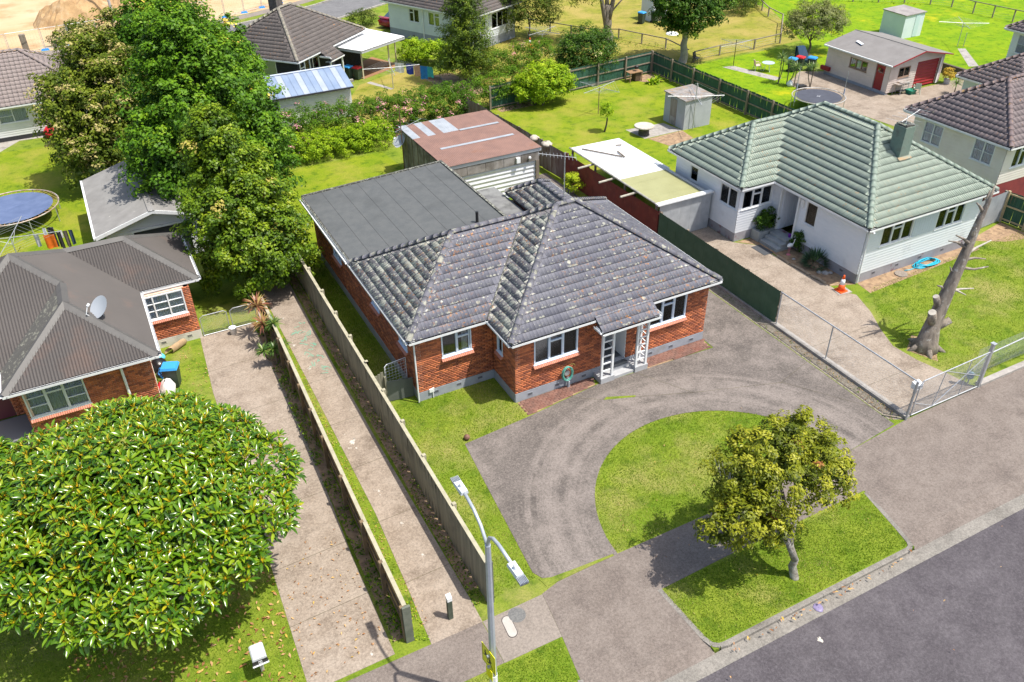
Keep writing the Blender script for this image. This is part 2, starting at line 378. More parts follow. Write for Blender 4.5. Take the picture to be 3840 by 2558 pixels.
    def eave(s, F, L, z, over=.45):
        """gutter, fascia and soffit along a wall frame placed ON the eave line (normal outwards)"""
        g = MB(); g.fbox(F, 0, L, z-.1, z-.09, 0, .11); g.fbox(F, 0, L, z-.09, z-.005, .1, .11); g.fbox(F, 0, L, z-.16, z-.02, -.025, .0); s.guts.append(g)
        s.sofs.append(MB().fbox(F, 0, L, z-.17, z-.161, -over-.05, 0))
    def wall(s, F, L, z0, z1, kind, holes=(), back=None, mat=None, course=None):
        b = MB(); us = sorted({0.0, L, *[h[0] for h in holes], *[h[1] for h in holes]}); zs = sorted({z0, z1, *[h[2] for h in holes], *[h[3] for h in holes]})
        off = -.012 if kind == 'brick' else (0 if kind == 'board' else 0)
        for i in range(len(us)-1):
            for j in range(len(zs)-1):
                uc, zc = (us[i]+us[i+1])/2, (zs[j]+zs[j+1])/2
                if any(h[0] < uc < h[1] and h[2] < zc < h[3] for h in holes): continue
                b.fbox(F, us[i], us[i+1], zs[j], zs[j+1], -.22, off)
        w = b.build('wall', back, s.r)
        def spans(za, zb):
            sp = [(0.0, L)]
            for h in holes:
                if h[2] < zb-.01 and h[3] > za+.01:
                    sp = [x for (a, c) in sp for x in ((a, min(c, h[0])), (max(a, h[1]), c)) if x[1]-x[0] > .02]
            return sp
        if kind == 'brick':
            co = .086; k = 0; z = z0
            while z+co <= z1+.01:
                for a, c in spans(z, z+co):
                    u = math.floor(a/.24)*.24-(.12 if k % 2 else 0)
                    while u < c:
                        x0, x1 = max(u, a), min(u+.23, c)
                        if x1-x0 > .03: s.bricks.append((w, F.mtx((x0+x1)/2, z+co/2, -.02+random.uniform(-.002, .003), x1-x0, .05, .075), mat))
                        u += .24
                z += co; k += 1
        elif kind == 'board':
            co = course or .15; z = z0; MT = s.boards.setdefault(mat.name, (mat, []))[1]
            while z < z1-.02:
                h = min(co, z1-z)
                for a, c in spans(z, z+h): MT.append((w, F.mtx((a+c)/2, z, 0, c-a, .028, h)))
                z += co
        return w
    def done(s, deckmat=None, capmat=None, gutmat=None, sofmat=None, limit=300, capr=.13):
        roof = None
        if s.deck.v: roof = s.deck.build('roof', deckmat or DARK, s.r)
        if s.bricks:
            order = sorted(s.bricks, key=lambda b: ((s.W@b[1]).translation-Vector(CAM)).length) if len(s.bricks) > limit else s.bricks
            # bricks in the shade of the left side or far away are joined
            T = Matrix.Translation(-Vector(org_of(s.r))); me = np_mesh('brick', UB_V, UB_F); me.materials.append(s.bricks[0][2])
            for w, m, mt in order[:limit]: link('brick', me, None, w, T@m)
            by = {}
            for w, m, mt in order[limit:]: by.setdefault(w.name, (w, []))[1].append(m)
            for w, ms in by.values(): scatter('brick', w, UB_V, UB_F, ms, s.bricks[0][2], limit=0, rest='brickwork')
        for mat, lst in s.boards.values():
            T = Matrix.Translation(-Vector(org_of(s.r))); me = np_mesh('weatherboard', WB_V, UB_F); me.materials.append(mat)
            for w, m in lst: link('weatherboard', me, None, w, T@m)
        for (prof, mat), lst in s.tiles.items():
            if prof == 'corr':
                for b in lst: b.build('roof_sheet', MATS[mat], roof)
                continue
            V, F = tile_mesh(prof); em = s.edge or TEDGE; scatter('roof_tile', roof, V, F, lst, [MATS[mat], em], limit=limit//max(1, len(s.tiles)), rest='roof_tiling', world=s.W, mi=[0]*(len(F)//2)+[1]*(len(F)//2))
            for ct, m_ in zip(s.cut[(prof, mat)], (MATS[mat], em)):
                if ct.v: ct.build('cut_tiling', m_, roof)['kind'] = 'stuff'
        if s.caps:
            V = []; 
            for x, r in ((0, capr*.92), (.42, capr)):
                V += [(x, r*math.cos(a), r*.8*math.sin(a)+.015+(.012 if x else 0)) for a in (0, .6, 1.2, 1.94, 2.54, 3.1416)]
            F = [(i, 6+i, 7+i, i+1) for i in range(5)]+[(6, 7, 10, 11), (7, 8, 9, 10), (5, 4, 1, 0), (4, 3, 2, 1)]
            scatter('ridge_cap', roof, np.array(V), np.array(F), s.caps, capmat, limit=300)
        for g in s.guts: g.build('gutter', gutmat or WHITE, s.r)
        for g in s.sofs: g.build('soffit', sofmat or WHITE, s.r)
        return roof
_TM = {}
def tile_mesh(prof):
    if prof not in _TM:
        pr, tw, co, th = PROF[prof]; n = len(pr); lap = .05
        V = [(x, 0, th+h) for x, h in pr]+[(x, co+lap, h*.8+.004) for x, h in pr]+[(x, .002, -.005) for x, h in pr]
        F = [(i, i+1, n+i+1, n+i) for i in range(n-1)]+[(2*n+i, 2*n+i+1, i+1, i) for i in range(n-1)]
        _TM[prof] = (np.array(V), np.array(F))
    return _TM[prof]
ROOM = M('room_interior', (.10, .09, .085), rough=.9)
NET = M('net_curtain', (.72, .73, .74), (.55, .56, .58), scale=12, rough=.9, vec=(1, 1, .1))
def window(H, F, u0, u1, z0, z1, lights, frame=WHITE, curtain=None, cover=1.0, sill=None, proud=.025, depth=.6, name='window'):
    """lights: list of (width share, kind): f fixed, t with a top-hung fanlight, g with glazing bars, 2 = two panes high"""
    b = MB(); fw = .055; W = u1-u0
    b.fbox(F, u0, u1, z0, z0+fw, -.08, proud); b.fbox(F, u0, u1, z1-fw, z1, -.08, proud); b.fbox(F, u0, u0+fw, z0+fw, z1-fw, -.08, proud); b.fbox(F, u1-fw, u1, z0+fw, z1-fw, -.08, proud)
    b.fbox(F, u0-.03, u1+.03, z0-.03, z0-.001, -.05, proud+.04)
    tot = sum(l[0] for l in lights); u = u0+fw; ps = []
    for i, (sh, kd) in enumerate(lights):
        w = (W-2*fw)*sh/tot; a, c = u, u+w; u = c
        if i < len(lights)-1: b.fbox(F, c-.03, c+.03, z0+fw, z1-fw, -.07, proud-.004)
        bars = {'f': [], 't': [.72], 'g': [.34, .67], '2': [.5]}[kd]
        for k in bars: zz = z0+fw+(z1-z0-2*fw)*k; h = .03 if kd == 't' else .014; b.fbox(F, a+.02, c-.02, zz-h, zz+h, -.06, proud-.008)
        if kd == 't': b.fbox(F, a+.03, a+.065, z0+fw, z1-fw, -.06, proud-.012); b.fbox(F, c-.065, c-.03, z0+fw, z1-fw, -.06, proud-.012)
        ps.append((a, c, [0]+bars+[1]))
    w0 = b.build(name, frame, H.r)
    for a, c, bars in ps:
        for k in range(len(bars)-1):
            za, zb = z0+fw+(z1-z0-2*fw)*bars[k], z0+fw+(z1-z0-2*fw)*bars[k+1]
            MB().fbox(F, a+.02, c-.02, za+.01, zb-.01, -.035, -.03).build('pane', GLASS, w0)
    r = MB(); d = depth
    q = [F.p(u0, z0, -.23), F.p(u1, z0, -.23), F.p(u1, z1, -.23), F.p(u0, z1, -.23), F.p(u0, z0, -.23-d), F.p(u1, z0, -.23-d), F.p(u1, z1, -.23-d), F.p(u0, z1, -.23-d)]
    r.add(q, [(4, 5, 6, 7), (0, 1, 5, 4), (3, 7, 6, 2), (0, 4, 7, 3), (1, 2, 6, 5)]); r.build('room_recess', ROOM, w0)
    if curtain:
        for mt, ca, cb in curtain:
            cm = MB(); n = max(6, int((cb-ca)*W/.05)); vs = []
            for zz in (z0+.02, z1-.03): vs += [F.p(u0+W*(ca+(cb-ca)*i/n), zz, -.085+(.022 if i % 2 else -.022)+random.uniform(-.006, .006)) for i in range(n+1)]
            cm.add(vs, [(i, i+1, n+2+i, n+1+i) for i in range(n)]); cm.build('curtain', mt, w0)
    if sill:
        n = int((W+.1)/.075); mt = []
        for i in range(n):
            p = F.p(u0-.05+(W+.1)*(i+.5)/n, z0-.085, .05); cs, sn = math.cos(.5), math.sin(.5); sw, sl, shh = (W+.1)/n-.008, .2, .075
            dx, dy = F.d; nx, ny = F.n
            mt.append(Matrix(((dx*sw, nx*cs*sl, nx*sn*shh, p[0]), (dy*sw, ny*cs*sl, ny*sn*shh, p[1]), (0, -sn*sl, cs*shh, p[2]), (0, 0, 0, 1))))
        scatter('sill_brick', w0, UB_V, UB_F, mt, sill)
    return w0
def vents(H, F, us, z, mat=None):
    for u in us:
        v = MB(); v.fbox(F, u-.13, u+.13, z-.08, z+.08, .0, .028)
        o = v.build('vent', mat or CONC, H.r); g = MB(); g.fbox(F, u-.1, u+.1, z-.05, z+.05, .027, .031); g.build('vent_opening', DARK, o)
        g2 = MB()
        for k in range(5): g2.fbox(F, u-.085+k*.04, u-.075+k*.04, z-.05, z+.05, .03, .036)
        g2.build('vent_bars', mat or CONC, o)
def foundation(H, F, L, z1, mat, z0=-.05, name='foundation'):
    return MB().fbox(F, 0, L, z0, z1, -.2, .02).build(name, mat, H.r)
def downpipe(H, pts, r=.04, mat=None): return MB().tube(pts, r, 8).build('downpipe', mat or WHITE, H.r)

# ------------------------------------------------------------------ foliage kit
def unit(v): return v/np.maximum(np.linalg.norm(v, axis=1, keepdims=True), 1e-9)
def leaf_quads(P, Nn, ln, wd, tint, name, mat, par, bend=.15, org=(0, 0, 0)):
    n = len(P); t = rng.normal(size=(n, 3)); t = unit(t-Nn*(t*Nn).sum(1, keepdims=True)); b = np.cross(Nn, t)
    s = (rng.uniform(.7, 1.25, n))[:, None]; L = ln*s; W = wd*s
    V = np.stack([P-t*L*.5, P+b*W*.5+Nn*L*bend*.3, P+t*L*.5-Nn*L*bend, P-b*W*.5+Nn*L*bend*.3], 1).reshape(-1, 3)-np.array(org)
    F = np.arange(n*4).reshape(-1, 4)
    return link(name, np_mesh(name, V, F, tint=tint), mat, par)
def crown(par, name, mat, blobs, n, clump, per, ln, wd, seed=1, flat=.0, tilt=(.5, .5, .5), tr=(.1, .9), flower=0.0, low=-.75, inner=.25, org=None, rough=.18):
    """blobs: (x,y,z,rx,ry,rz). n clumps spread over the outline of the blobs, each a ball of small leaves"""
    r = np.random.default_rng(seed); B = np.array(blobs, float); area = (B[:, 3]*B[:, 4]+B[:, 3]*B[:, 5]+B[:, 4]*B[:, 5]); k = r.choice(len(B), n, p=area/area.sum())
    d = unit(r.normal(size=(n, 3))); d[:, 2] = np.where(d[:, 2] < low, -d[:, 2], d[:, 2])
    lump = 1+rough*np.sin(3.1*d[:, 0]*2+k)*np.cos(2.7*d[:, 1]*2+k*1.7)+r.uniform(-rough, rough*.6, n)
    inn = r.random(n) < inner; lump = np.where(inn, lump*r.uniform(.45, .8, n), lump)
    C = B[k, :3]+d*B[k, 3:]*lump[:, None]
    keep = np.ones(n, bool)
    for j in range(len(B)):
        q = (C-B[j, :3])/B[j, 3:]; keep &= ~((np.linalg.norm(q, axis=1) < .62) & (k != j) & ~inn)
    C, d, k, inn = C[keep], d[keep], k[keep], inn[keep]; m = len(C)
    dn = unit(d/B[k, 3:]*B[k, 3:].mean(1, keepdims=True))
    e = unit(r.normal(size=(m, per, 3)).reshape(-1, 3)).reshape(m, per, 3)
    e[:, :, 2] = np.where(e[:, :, 2] < -.3, -e[:, :, 2], e[:, :, 2])
    rad = clump*r.uniform(.7, 1.3, m)[:, None, None]*np.cbrt(r.uniform(.15, 1, (m, per, 1)))
    P = (C[:, None, :]+e*rad*np.array([1, 1, 1-flat])).reshape(-1, 3)
    Nn = unit((e*tilt[0]+dn[:, None, :]*tilt[1]+np.array([0, 0, tilt[2]])+r.normal(size=(m, per, 3))*.35).reshape(-1, 3))
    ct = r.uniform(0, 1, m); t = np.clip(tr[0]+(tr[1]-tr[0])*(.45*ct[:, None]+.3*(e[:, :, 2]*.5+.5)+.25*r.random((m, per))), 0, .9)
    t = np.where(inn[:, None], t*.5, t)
    if flower:
        fl = (ct > 1-flower)[:, None] & (e[:, :, 2] > -.1) & (r.random((m, per)) < .75); t = np.where(fl, r.uniform(.93, 1, (m, per)), t)
    o3 = org if org is not None else org_of(par); ok = P[:, 2] > .03
    return leaf_quads(P[ok], Nn[ok], ln, wd, t.reshape(-1)[ok], name, mat, par, org=o3)
BARK = M('bark', (.2, .16, .12), (.1, .08, .06), scale=6, rough=.95, bump=.6, bscale=25, vec=(1, 1, .3))
def trunk(par, base, top, r0, r1, limbs=(), mat=None, wob=.12, name='trunk'):
    b = MB(); p0, p1 = Vector(base), Vector(top); n = 6; pts = [p0.lerp(p1, i/n)+Vector((random.uniform(-wob, wob), random.uniform(-wob, wob), 0))*(1 if 0 < i < n else 0) for i in range(n+1)]
    b.tube([p0-Vector((0, 0, .1))]+pts, [r0*1.35]+[r0+(r1-r0)*i/n for i in range(n+1)], 9)
    o = b.build(name, mat or BARK, par, True)
    for fr, q, rr in limbs:
        a = pts[int(fr*n)]; q = Vector(q); m = a.lerp(q, .5)+Vector((random.uniform(-.2, .2), random.uniform(-.2, .2), random.uniform(0, .25)))
        l = MB().tube([a, a.lerp(m, .5)+Vector((0, 0, .05)), m, m.lerp(q, .5), q], [rr, rr*.85, rr*.7, rr*.5, rr*.25], 7); l.build('limb', mat or BARK, o, True)
    return o
# ------------------------------------------------------------------ setting: ground, road, paths
G_LUSH = grass_mat('grass_lush', (.045, .10, .006), (.13, .205, .014), (.215, .265, .03), (.29, .27, .085), (.5, .68))
G_DRY = grass_mat('grass_dry', (0.085, 0.1105, 0.014), (0.187, 0.2125, 0.021), (0.2805, 0.2635, 0.042), (0.357, 0.2805, 0.084), (.40, .62))
G_YARD = grass_mat('grass_yard', (0.0513, 0.1161, 0.005), (0.1454, 0.2232, 0.0075), (0.2308, 0.2768, 0.015), (0.2907, 0.2768, 0.045), (.47, .66))
G_BRIGHT = grass_mat('grass_bright', (0.057, 0.1425, 0.003), (0.1425, 0.266, 0.004), (0.228, 0.323, 0.006), (0.399, 0.38, 0.01), (.58, .7))
ASPH = paving_mat('asphalt_drive', (0.1185, 0.1036, 0.0935), (0.2137, 0.1854, 0.1695), (0.075, 0.0654, 0.0605), .5, arcs=(16.0, 14.65), speck=34)
PATH = paving_mat('asphalt_path', (0.1627, 0.1343, 0.1178), (0.2115, 0.1792, 0.1589), (0.122, 0.0995, 0.0888), .4, speck=36)
SLAB = paving_mat('new_concrete', (0.2203, 0.1901, 0.1643), (0.255, 0.2191, 0.1911), (0.1913, 0.1637, 0.1421), .2, speck=50)
DRIVE = paving_mat('old_concrete', (0.2424, 0.1943, 0.1525), (0.3393, 0.2846, 0.2337), (0.1454, 0.1122, 0.0861), .3, speck=40, stamt=(.52, .7), sscale=.55)
ROAD = paving_mat('road_asphalt', (0.0747, 0.0659, 0.0761), (0.1161, 0.1054, 0.1168), (0.0581, 0.0516, 0.0597), .5, speck=38, stamt=(.4, .75), sscale=.25)
FROAD = paving_mat('far_road', (0.144, 0.144, 0.15), (0.18, 0.18, 0.186), (0.114, 0.114, 0.12), .2, speck=20)
KERB = paving_mat('kerb_concrete', (0.1881, 0.1767, 0.1596), (0.2508, 0.2337, 0.2109), (0.114, 0.1026, 0.0912), .35, speck=30)
DIRT = M('dirt', (.23, .15, .095), (.36, .25, .15), scale=3, rough=.95, bump=.8, bscale=14, dirt=(.1, .07, .045), dscale=4)
EARTH = M('bare_clay', (0.4464, 0.3024, 0.1584), (0.5184, 0.4032, 0.2592), scale=.12, rough=.95, dirt=(0.3312, 0.2016, 0.0936), dscale=.25, dlo=.5, dhi=.7, bump=.5, bscale=2)

struct('ground', MB().prism([(-300, 10.4), (7.55, 10.4), (7.55, 10.96), (11.62, 10.96), (11.62, 10.4), (19.72, 10.4), (19.72, 10.96), (60, 10.96), (60, 10.4), (400, 10.4), (400, 500), (-300, 500)], -.6, 0), G_LUSH)
struct('road', MB().prism([(-300, -250), (400, -250), (400, 10.02), (-300, 10.02)], -.6, -.11), ROAD)
struct('kerb_channel', MB().add([(-300, 9.9, -.106), (400, 9.9, -.106), (400, 10.05, -.1), (-300, 10.05, -.1), (400, 10.36, -.085), (-300, 10.36, -.085), (-300, 9.9, -.3), (400, 9.9, -.3), (-300, 10.36, -.3), (400, 10.36, -.3)],
       [(0, 1, 2, 3), (3, 2, 4, 5), (6, 7, 1, 0), (5, 4, 9, 8)]), KERB)
def kerb_run(x0, x1, ends):
    n = max(1, int((x1-x0)/1.2)); root = tag(bpy.data.objects.new('kerb', None), kind='structure'); COL.objects.link(root)
    for i in range(n):
        a, c = x0+(x1-x0)*i/n+.004, x0+(x1-x0)*(i+1)/n-.004; j = random.uniform(-.006, .006)
        b = MB(); b.add([(a, 10.32+j, -.2), (c, 10.32+j, -.2), (c, 10.5, -.2), (a, 10.5, -.2), (a, 10.345+j, .0), (c, 10.345+j, .0), (c, 10.38+j, .022), (a, 10.38+j, .022), (c, 10.5, .022), (a, 10.5, .022)],
              [(0, 1, 5, 4), (4, 5, 6, 7), (7, 6, 8, 9), (9, 8, 2, 3), (0, 4, 7, 9, 3), (1, 2, 8, 6, 5), (0, 3, 2, 1)])
        b.build('kerb_stone', KERB, root)
    for pts in ends:
        b = MB()
        for i in range(len(pts)-1):
            (xa, ya, ha), (xb, yb, hb) = pts[i], pts[i+1]; l = math.hypot(xb-xa, yb-ya); nx, ny = -(yb-ya)/l*.075, (xb-xa)/l*.075
            b.add([(xa+nx, ya+ny, -.2), (xb+nx, yb+ny, -.2), (xb-nx, yb-ny, -.2), (xa-nx, ya-ny, -.2), (xa+nx, ya+ny, ha), (xb+nx, yb+ny, hb), (xb-nx, yb-ny, hb), (xa-nx, ya-ny, ha)],
                  [(4, 5, 6, 7), (0, 1, 5, 4), (1, 2, 6, 5), (2, 3, 7, 6), (3, 0, 4, 7)])
        b.build('kerb_return', KERB, root)
kerb_run(12.05, 19.45, [[(12.06, 10.42, .021), (11.86, 10.45, .02), (11.68, 10.58, .019), (11.6, 10.85, .017), (11.56, 11.6, .012), (11.5, 12.9, .008)],
                         [(19.44, 10.42, .021), (19.6, 10.47, .02), (19.7, 10.6, .018), (19.85, 11.2, .012), (20.2, 12.9, .006)]])
kerb_run(-12.0, 7.1, [[(7.1, 10.42, .021), (7.35, 10.5, .02), (7.55, 10.8, .018), (7.75, 11.4, .014)]])
# sloping crossings between the channel and the footpath
b = MB()
for x0, x1 in ((7.55, 11.62), (19.72, 60)):
    b.add([(x0, 10.34, -.082), (x1, 10.34, -.082), (x1, 10.95, .0075), (x0, 10.95, .0075), (x0, 10.34, -.3), (x1, 10.34, -.3)], [(0, 1, 2, 3), (4, 5, 1, 0)])
struct('vehicle_crossing', b, PATH)
A = [(16.0+4.85*math.cos(a), 14.65+4.85*math.sin(a)) for a in np.linspace(0, math.pi, 40)]
A = [(x+.22*max(0, (x-16)/5), y) for x, y in A]
sheet('footpath', [[(8.25, 14.45), (8.02, 12.87), (7.75, 11.35), (7.55, 10.9), (11.57, 10.9), (11.54, 11.75), (11.47, 12.87), (14.1, 12.95), (20.22, 13.0), (20.1, 12.2), (19.8, 10.9), (60, 10.9), (60, 15.25), (28.7, 15.05), (24.5, 14.98), (21.0, 14.68), (11.0, 14.68), (8.9, 14.62)],
                   [(-40, 12.87), (6.13, 12.87), (6.18, 14.4), (-40, 14.55)]], .008, PATH)
sheet('path_slab', [[(6.14, 12.86), (8.01, 12.85), (8.24, 14.43), (6.2, 14.4)]], .01, SLAB)
sheet('driveway', [[(9.04, 21.78), (10.9, 21.95), (11.95, 22.05), (15.35, 22.5), (21.12, 22.3), (21.2, 42), (23.95, 42), (23.92, 15.0), (21.07, 14.69)]+A+[(11.0, 14.7), (9.6, 14.72), (8.9, 14.78), (8.55, 14.95), (8.38, 15.3), (8.6, 17.5), (8.8, 19.5)]], .012, ASPH)
sheet('side_driveway', [[(1.0, 14.56), (3.5, 14.6), (3.58, 18.7), (3.85, 24), (3.93, 28.3), (4.0, 33.9), (1.62, 33.9), (1.33, 29.5), (1.2, 20.8)]], .012, DRIVE)
sheet('walkway', [[(4.55, 14.4), (6.19, 14.4), (6.22, 15.2), (6.2, 22), (6.25, 30), (6.45, 38), (6.6, 60), (5.2, 60), (5.0, 38), (4.95, 28), (4.88, 20), (4.7, 16.8)]], .012, DRIVE)
sheet('neighbour_driveway', [[(24.78, 15.1), (28.55, 15.1), (28.35, 16.2), (28.02, 17.5), (27.95, 18.7), (28.5, 19.9), (29.2, 21.1), (29.75, 22.5), (29.3, 23.1), (29.0, 27.0), (29.05, 28.45), (28.1, 29.4), (28.1, 33.5), (24.85, 33.5)]], .012, DRIVE)
sheet('litter_strip', [[(23.96, 15.3), (24.5, 15.0), (24.52, 31.5), (24.0, 31.5)]], .009, M('leaf_litter', (.2, .17, .13), (.3, .27, .22), scale=9, rough=.95, bump=.5, dirt=(.1, .07, .04), dscale=5))
struct('concrete_nib', MB().box(24.5, 24.74, 15.0, 31.4, -.1, .13), CONC)
for j, (x0, y0, x1, y1) in enumerate([(23.95, 19.9, 20.1, 17.6), (23.95, 16.9, 21.6, 15.0), (8.65, 17.7, 11.2, 16.2), (14.2, 22.35, 14.6, 21.4), (14.6, 21.4, 18.9, 21.55), (18.9, 21.55, 21.9, 20.3), (21.9, 20.3, 23.95, 17.4)]): pass
# control joints cut in the slabs
J = MB()
for (x0, y0), (x1, y1), z in ([((1.05, y), (3.6+.02*(y-15), y+.12), .0165) for y in (16.9, 19.2, 21.8, 24.3, 27.6, 31)]+[((4.6+.03*(y-15)*.4, y), (6.2, y+.06), .0165) for y in (16.8, 19.6, 22.5, 25.2, 28.2, 31.6, 35)]
        +[((24.8, y), (28.2, y), .0165) for y in (17.2, 20.3, 23.4, 26.5, 29.5)]+[((17.2, 22.3), (18.4, 20.2), .0165), ((18.4, 20.2), (22, 19.0), .0165), ((22, 19.0), (23.9, 16.2), .0165), ((21.9, 19.0), (23.9, 19.6), .0165), ((13.9, 22.3), (14.9, 21.6), .0165), ((14.9, 21.6), (18.4, 20.2), .0165)]):
    l = math.hypot(x1-x0, y1-y0); nx, ny = -(y1-y0)/l*.007, (x1-x0)/l*.007
    J.add([(x0+nx, y0+ny, z), (x0-nx, y0-ny, z), (x1-nx, y1-ny, z), (x1+nx, y1+ny, z)], [(0, 1, 2, 3)])
struct('slab_joints', J, M('joint_dirt', (.06, .05, .035), (.11, .1, .05), scale=3, rough=1))
# mossy grass in the joint across the drive mouth
sheet('verge_moss', [[(8.5, 14.62), (9.6, 14.66), (11.0, 14.66), (11.0, 14.74), (9.7, 14.8), (8.8, 14.86), (8.42, 15.0)], [(15.0, 21.52), (16.2, 21.08), (16.3, 21.14), (15.2, 21.62)]], .0175, G_LUSH)
# red interlocking pavers along the front wall
PAVER = M('red_paver', (.17, .075, .055), (.1, .06, .05), scale=2.5, rough=.92, rnd=(.24, .13, .10), rndamt=.6, bump=.3)
def paver_bed(poly):
    root = sheet('paver_strip', [poly], .006, DIRT); hps = halfplanes(poly); ms = []
    xs = [p[0] for p in poly]; ys = [p[1] for p in poly]; y = min(ys); r = 0
    while y < max(ys):
        x = min(xs)-(.11 if r % 2 else 0)
        while x < max(xs):
            c = (x+.11, y+.055)
            if all(a*c[0]+b_*c[1]+c_ > .02 for a, b_, c_ in hps):
                m = Matrix.Translation((c[0], c[1], .012+random.uniform(-.006, .008)))@Matrix.Rotation(random.uniform(-.03, .03), 4, 'Z')@Matrix.Diagonal((.205, .1, .05, 1)); ms.append(m)
            x += .22
        y += .11; r += 1
    scatter('paver', root, UB_V, UB_F, ms, PAVER)
paver_bed([(11.95, 22.12), (15.25, 22.52), (15.4, 23.0), (11.9, 23.0)]); paver_bed([(17.75, 22.42), (21.0, 22.36), (21.1, 23.0), (17.75, 23.0)])
# lawns with their own wear
sheet('back_lawn', [[(24.0, 31.6), (41.3, 36.2), (41.3, 55), (24, 53.8)]], 0.0030, G_YARD)
sheet('dry_lawn', [[(27.5, 56.2), (47, 55.6), (62, 56.5), (66, 66), (62, 80), (50, 84), (36, 80), (27.5, 66)]], 0.0042, G_DRY)
sheet('side_yard_lawn', [[(16.9, 55.2), (23.2, 54), (26.9, 55), (27.3, 64), (24.4, 66.5), (19.5, 64.2), (16.9, 60)]], 0.0054, G_DRY)
sheet('bright_lawn', [[(41.6, 36), (48.1, 41.5), (48.6, 47.6), (51.6, 50), (53, 52), (55, 55.6), (47, 55.2), (41.6, 54.5)], [(53.4, 48.5), (62.5, 43), (100, 38), (130, 90), (66, 90), (63.5, 66), (58, 56)]], 0.0066, G_BRIGHT)
sheet('rear_lawn', [[(6.9, 38), (17, 40), (16.3, 50.3), (6.9, 50.3)]], 0.0078, G_YARD)
sheet('left_lawn', [[(-30, 40), (-1.4, 40), (-1.4, 50), (-2.2, 62.5), (-30, 63.6)]], 0.0090, G_YARD)
sheet('garage_apron', [[(51.7, 49.6), (53.35, 48.6), (53.3, 41.9), (62, 41.9), (62.5, 35.5), (48.7, 36.3), (48.2, 41.4), (48.7, 47.6)]], .012, DRIVE)
sheet('garden_path', [[(47.1, 53.6), (48.1, 53.4), (49.3, 49), (48.4, 48.8)], [(67.8, 47.6), (68.4, 47.3), (65.1, 43.4), (64.3, 43.7)], [(32.3, 45.7), (35.3, 45.5), (35.62, 43.75), (32.5, 43.7)], [(-6.2, 62.6), (-4.8, 64.5), (-1.5, 64.2), (-1.5, 65), (-7, 65.5)], [(20.2, 64.4), (21.3, 61.9), (21.6, 62.0), (20.6, 64.6)]], .009, CONC)
sheet('bare_soil', [[(32.7, 43.6), (35.6, 43.7), (35.4, 42.2), (33.2, 41.8)], [(29.3, 41.2), (33.0, 41.6), (31.5, 36.6), (30.9, 36.6)]][:1]+[[(38.9, 23.6), (42.2, 24.2), (42.2, 22.2), (40.5, 22.6)], [(28.7, 17.0), (29.8, 18.1), (29.3, 18.9), (28.2, 18.2)], [(38.5, 55.0), (41.1, 55.2), (40.9, 53.0), (39.6, 53.2)], [(26.5, 53.9), (29.5, 54.1), (29.5, 53.2), (26.5, 53.1)], [(30.45, 22.3), (38.6, 22.7), (38.6, 23.3), (30.6, 23.3)], [(29.05, 23.8), (30.5, 23.2), (30.45, 29.3), (28.3, 29.35), (29.15, 28.4), (29.1, 27.2)], [(24.5, 63.4), (27, 63.6), (28, 57.5), (25.3, 57.6)], [(3.62, 15.0), (4.0, 15.0), (4.45, 33.7), (4.0, 33.7)], [(6.25, 15.6), (6.66, 15.6), (6.85, 37.5), (6.5, 37.5)]], .006, DIRT)
# far street, its verge and the building site
_far = [(-60, 83.6), (-.7, 84.6), (6, 85.3), (12.7, 87.15), (18.3, 89.0), (24, 91.7), (32, 96.6), (48, 107)]
_near = [(-60, 76.6), (0, 77.8), (8, 79), (16, 81.4), (24.4, 85.2), (30.4, 88.5), (38, 93.5), (52, 103.5)]
def strip(a, b_): return [[a[i], a[i+1], b_[i+1], b_[i]] for i in range(len(a)-1)]
def offs(l, d): return [(x-d*.3, y+d) for x, y in l]
sheet('far_road', strip(_near, _far), .012, FROAD)
fk = MB()
for l, d in ((_far, .2), (_near, -.2)):
    for q in strip(l, offs(l, d)): fk.prism(q if d > 0 else q[::-1], -.05, .12)
struct('far_kerb', fk, CONC)
sheet('far_footpath', strip(offs(_far, 1.7), offs(_far, 3.0)), .014, SLAB)
sheet('building_site', [[(-120, 86.6), (-.9, 87.8), (12, 90.5), (18, 92.4), (24, 95), (31, 99.4), (46, 110), (200, 200), (200, 320), (-200, 320)]], .01, EARTH)
# spoil heap on the building site
nx, ny = 60, 34; vs = []; hz = np.random.default_rng(5)
for j in range(ny):
    for i in range(nx):
        x = -4+20*i/(nx-1); y = 93.5+14*j/(ny-1); e = 0
        for cx, cy, rx, ry, h in ((2, 98.6, 4.6, 3.2, 2.3), (7, 100.5, 5.5, 3.6, 3.0), (12, 103, 5, 3.5, 2.4), (-.3, 97.4, 2.2, 1.8, .9)): e = max(e, h*max(0, 1-((x-cx)/rx)**2-((y-cy)/ry)**2)**.8)
        e += (hz.uniform(-.1, .13)+.18*math.sin(x*2.3+y)*math.cos(y*1.9))*min(1, e); vs.append((x, y, e-.03))
mb = MB(); mb.add(vs, [(j*nx+i, j*nx+i+1, (j+1)*nx+i+1, (j+1)*nx+i) for j in range(ny-1) for i in range(nx-1)])
tag(mb.build('spoil_heap', M('spoil', (.26, .16, .075), (.42, .28, .14), scale=.9, rough=.95, bump=1, bscale=4, dirt=(.5, .38, .24), dscale=.8), None, org=(0, 0, 0)), kind='structure')
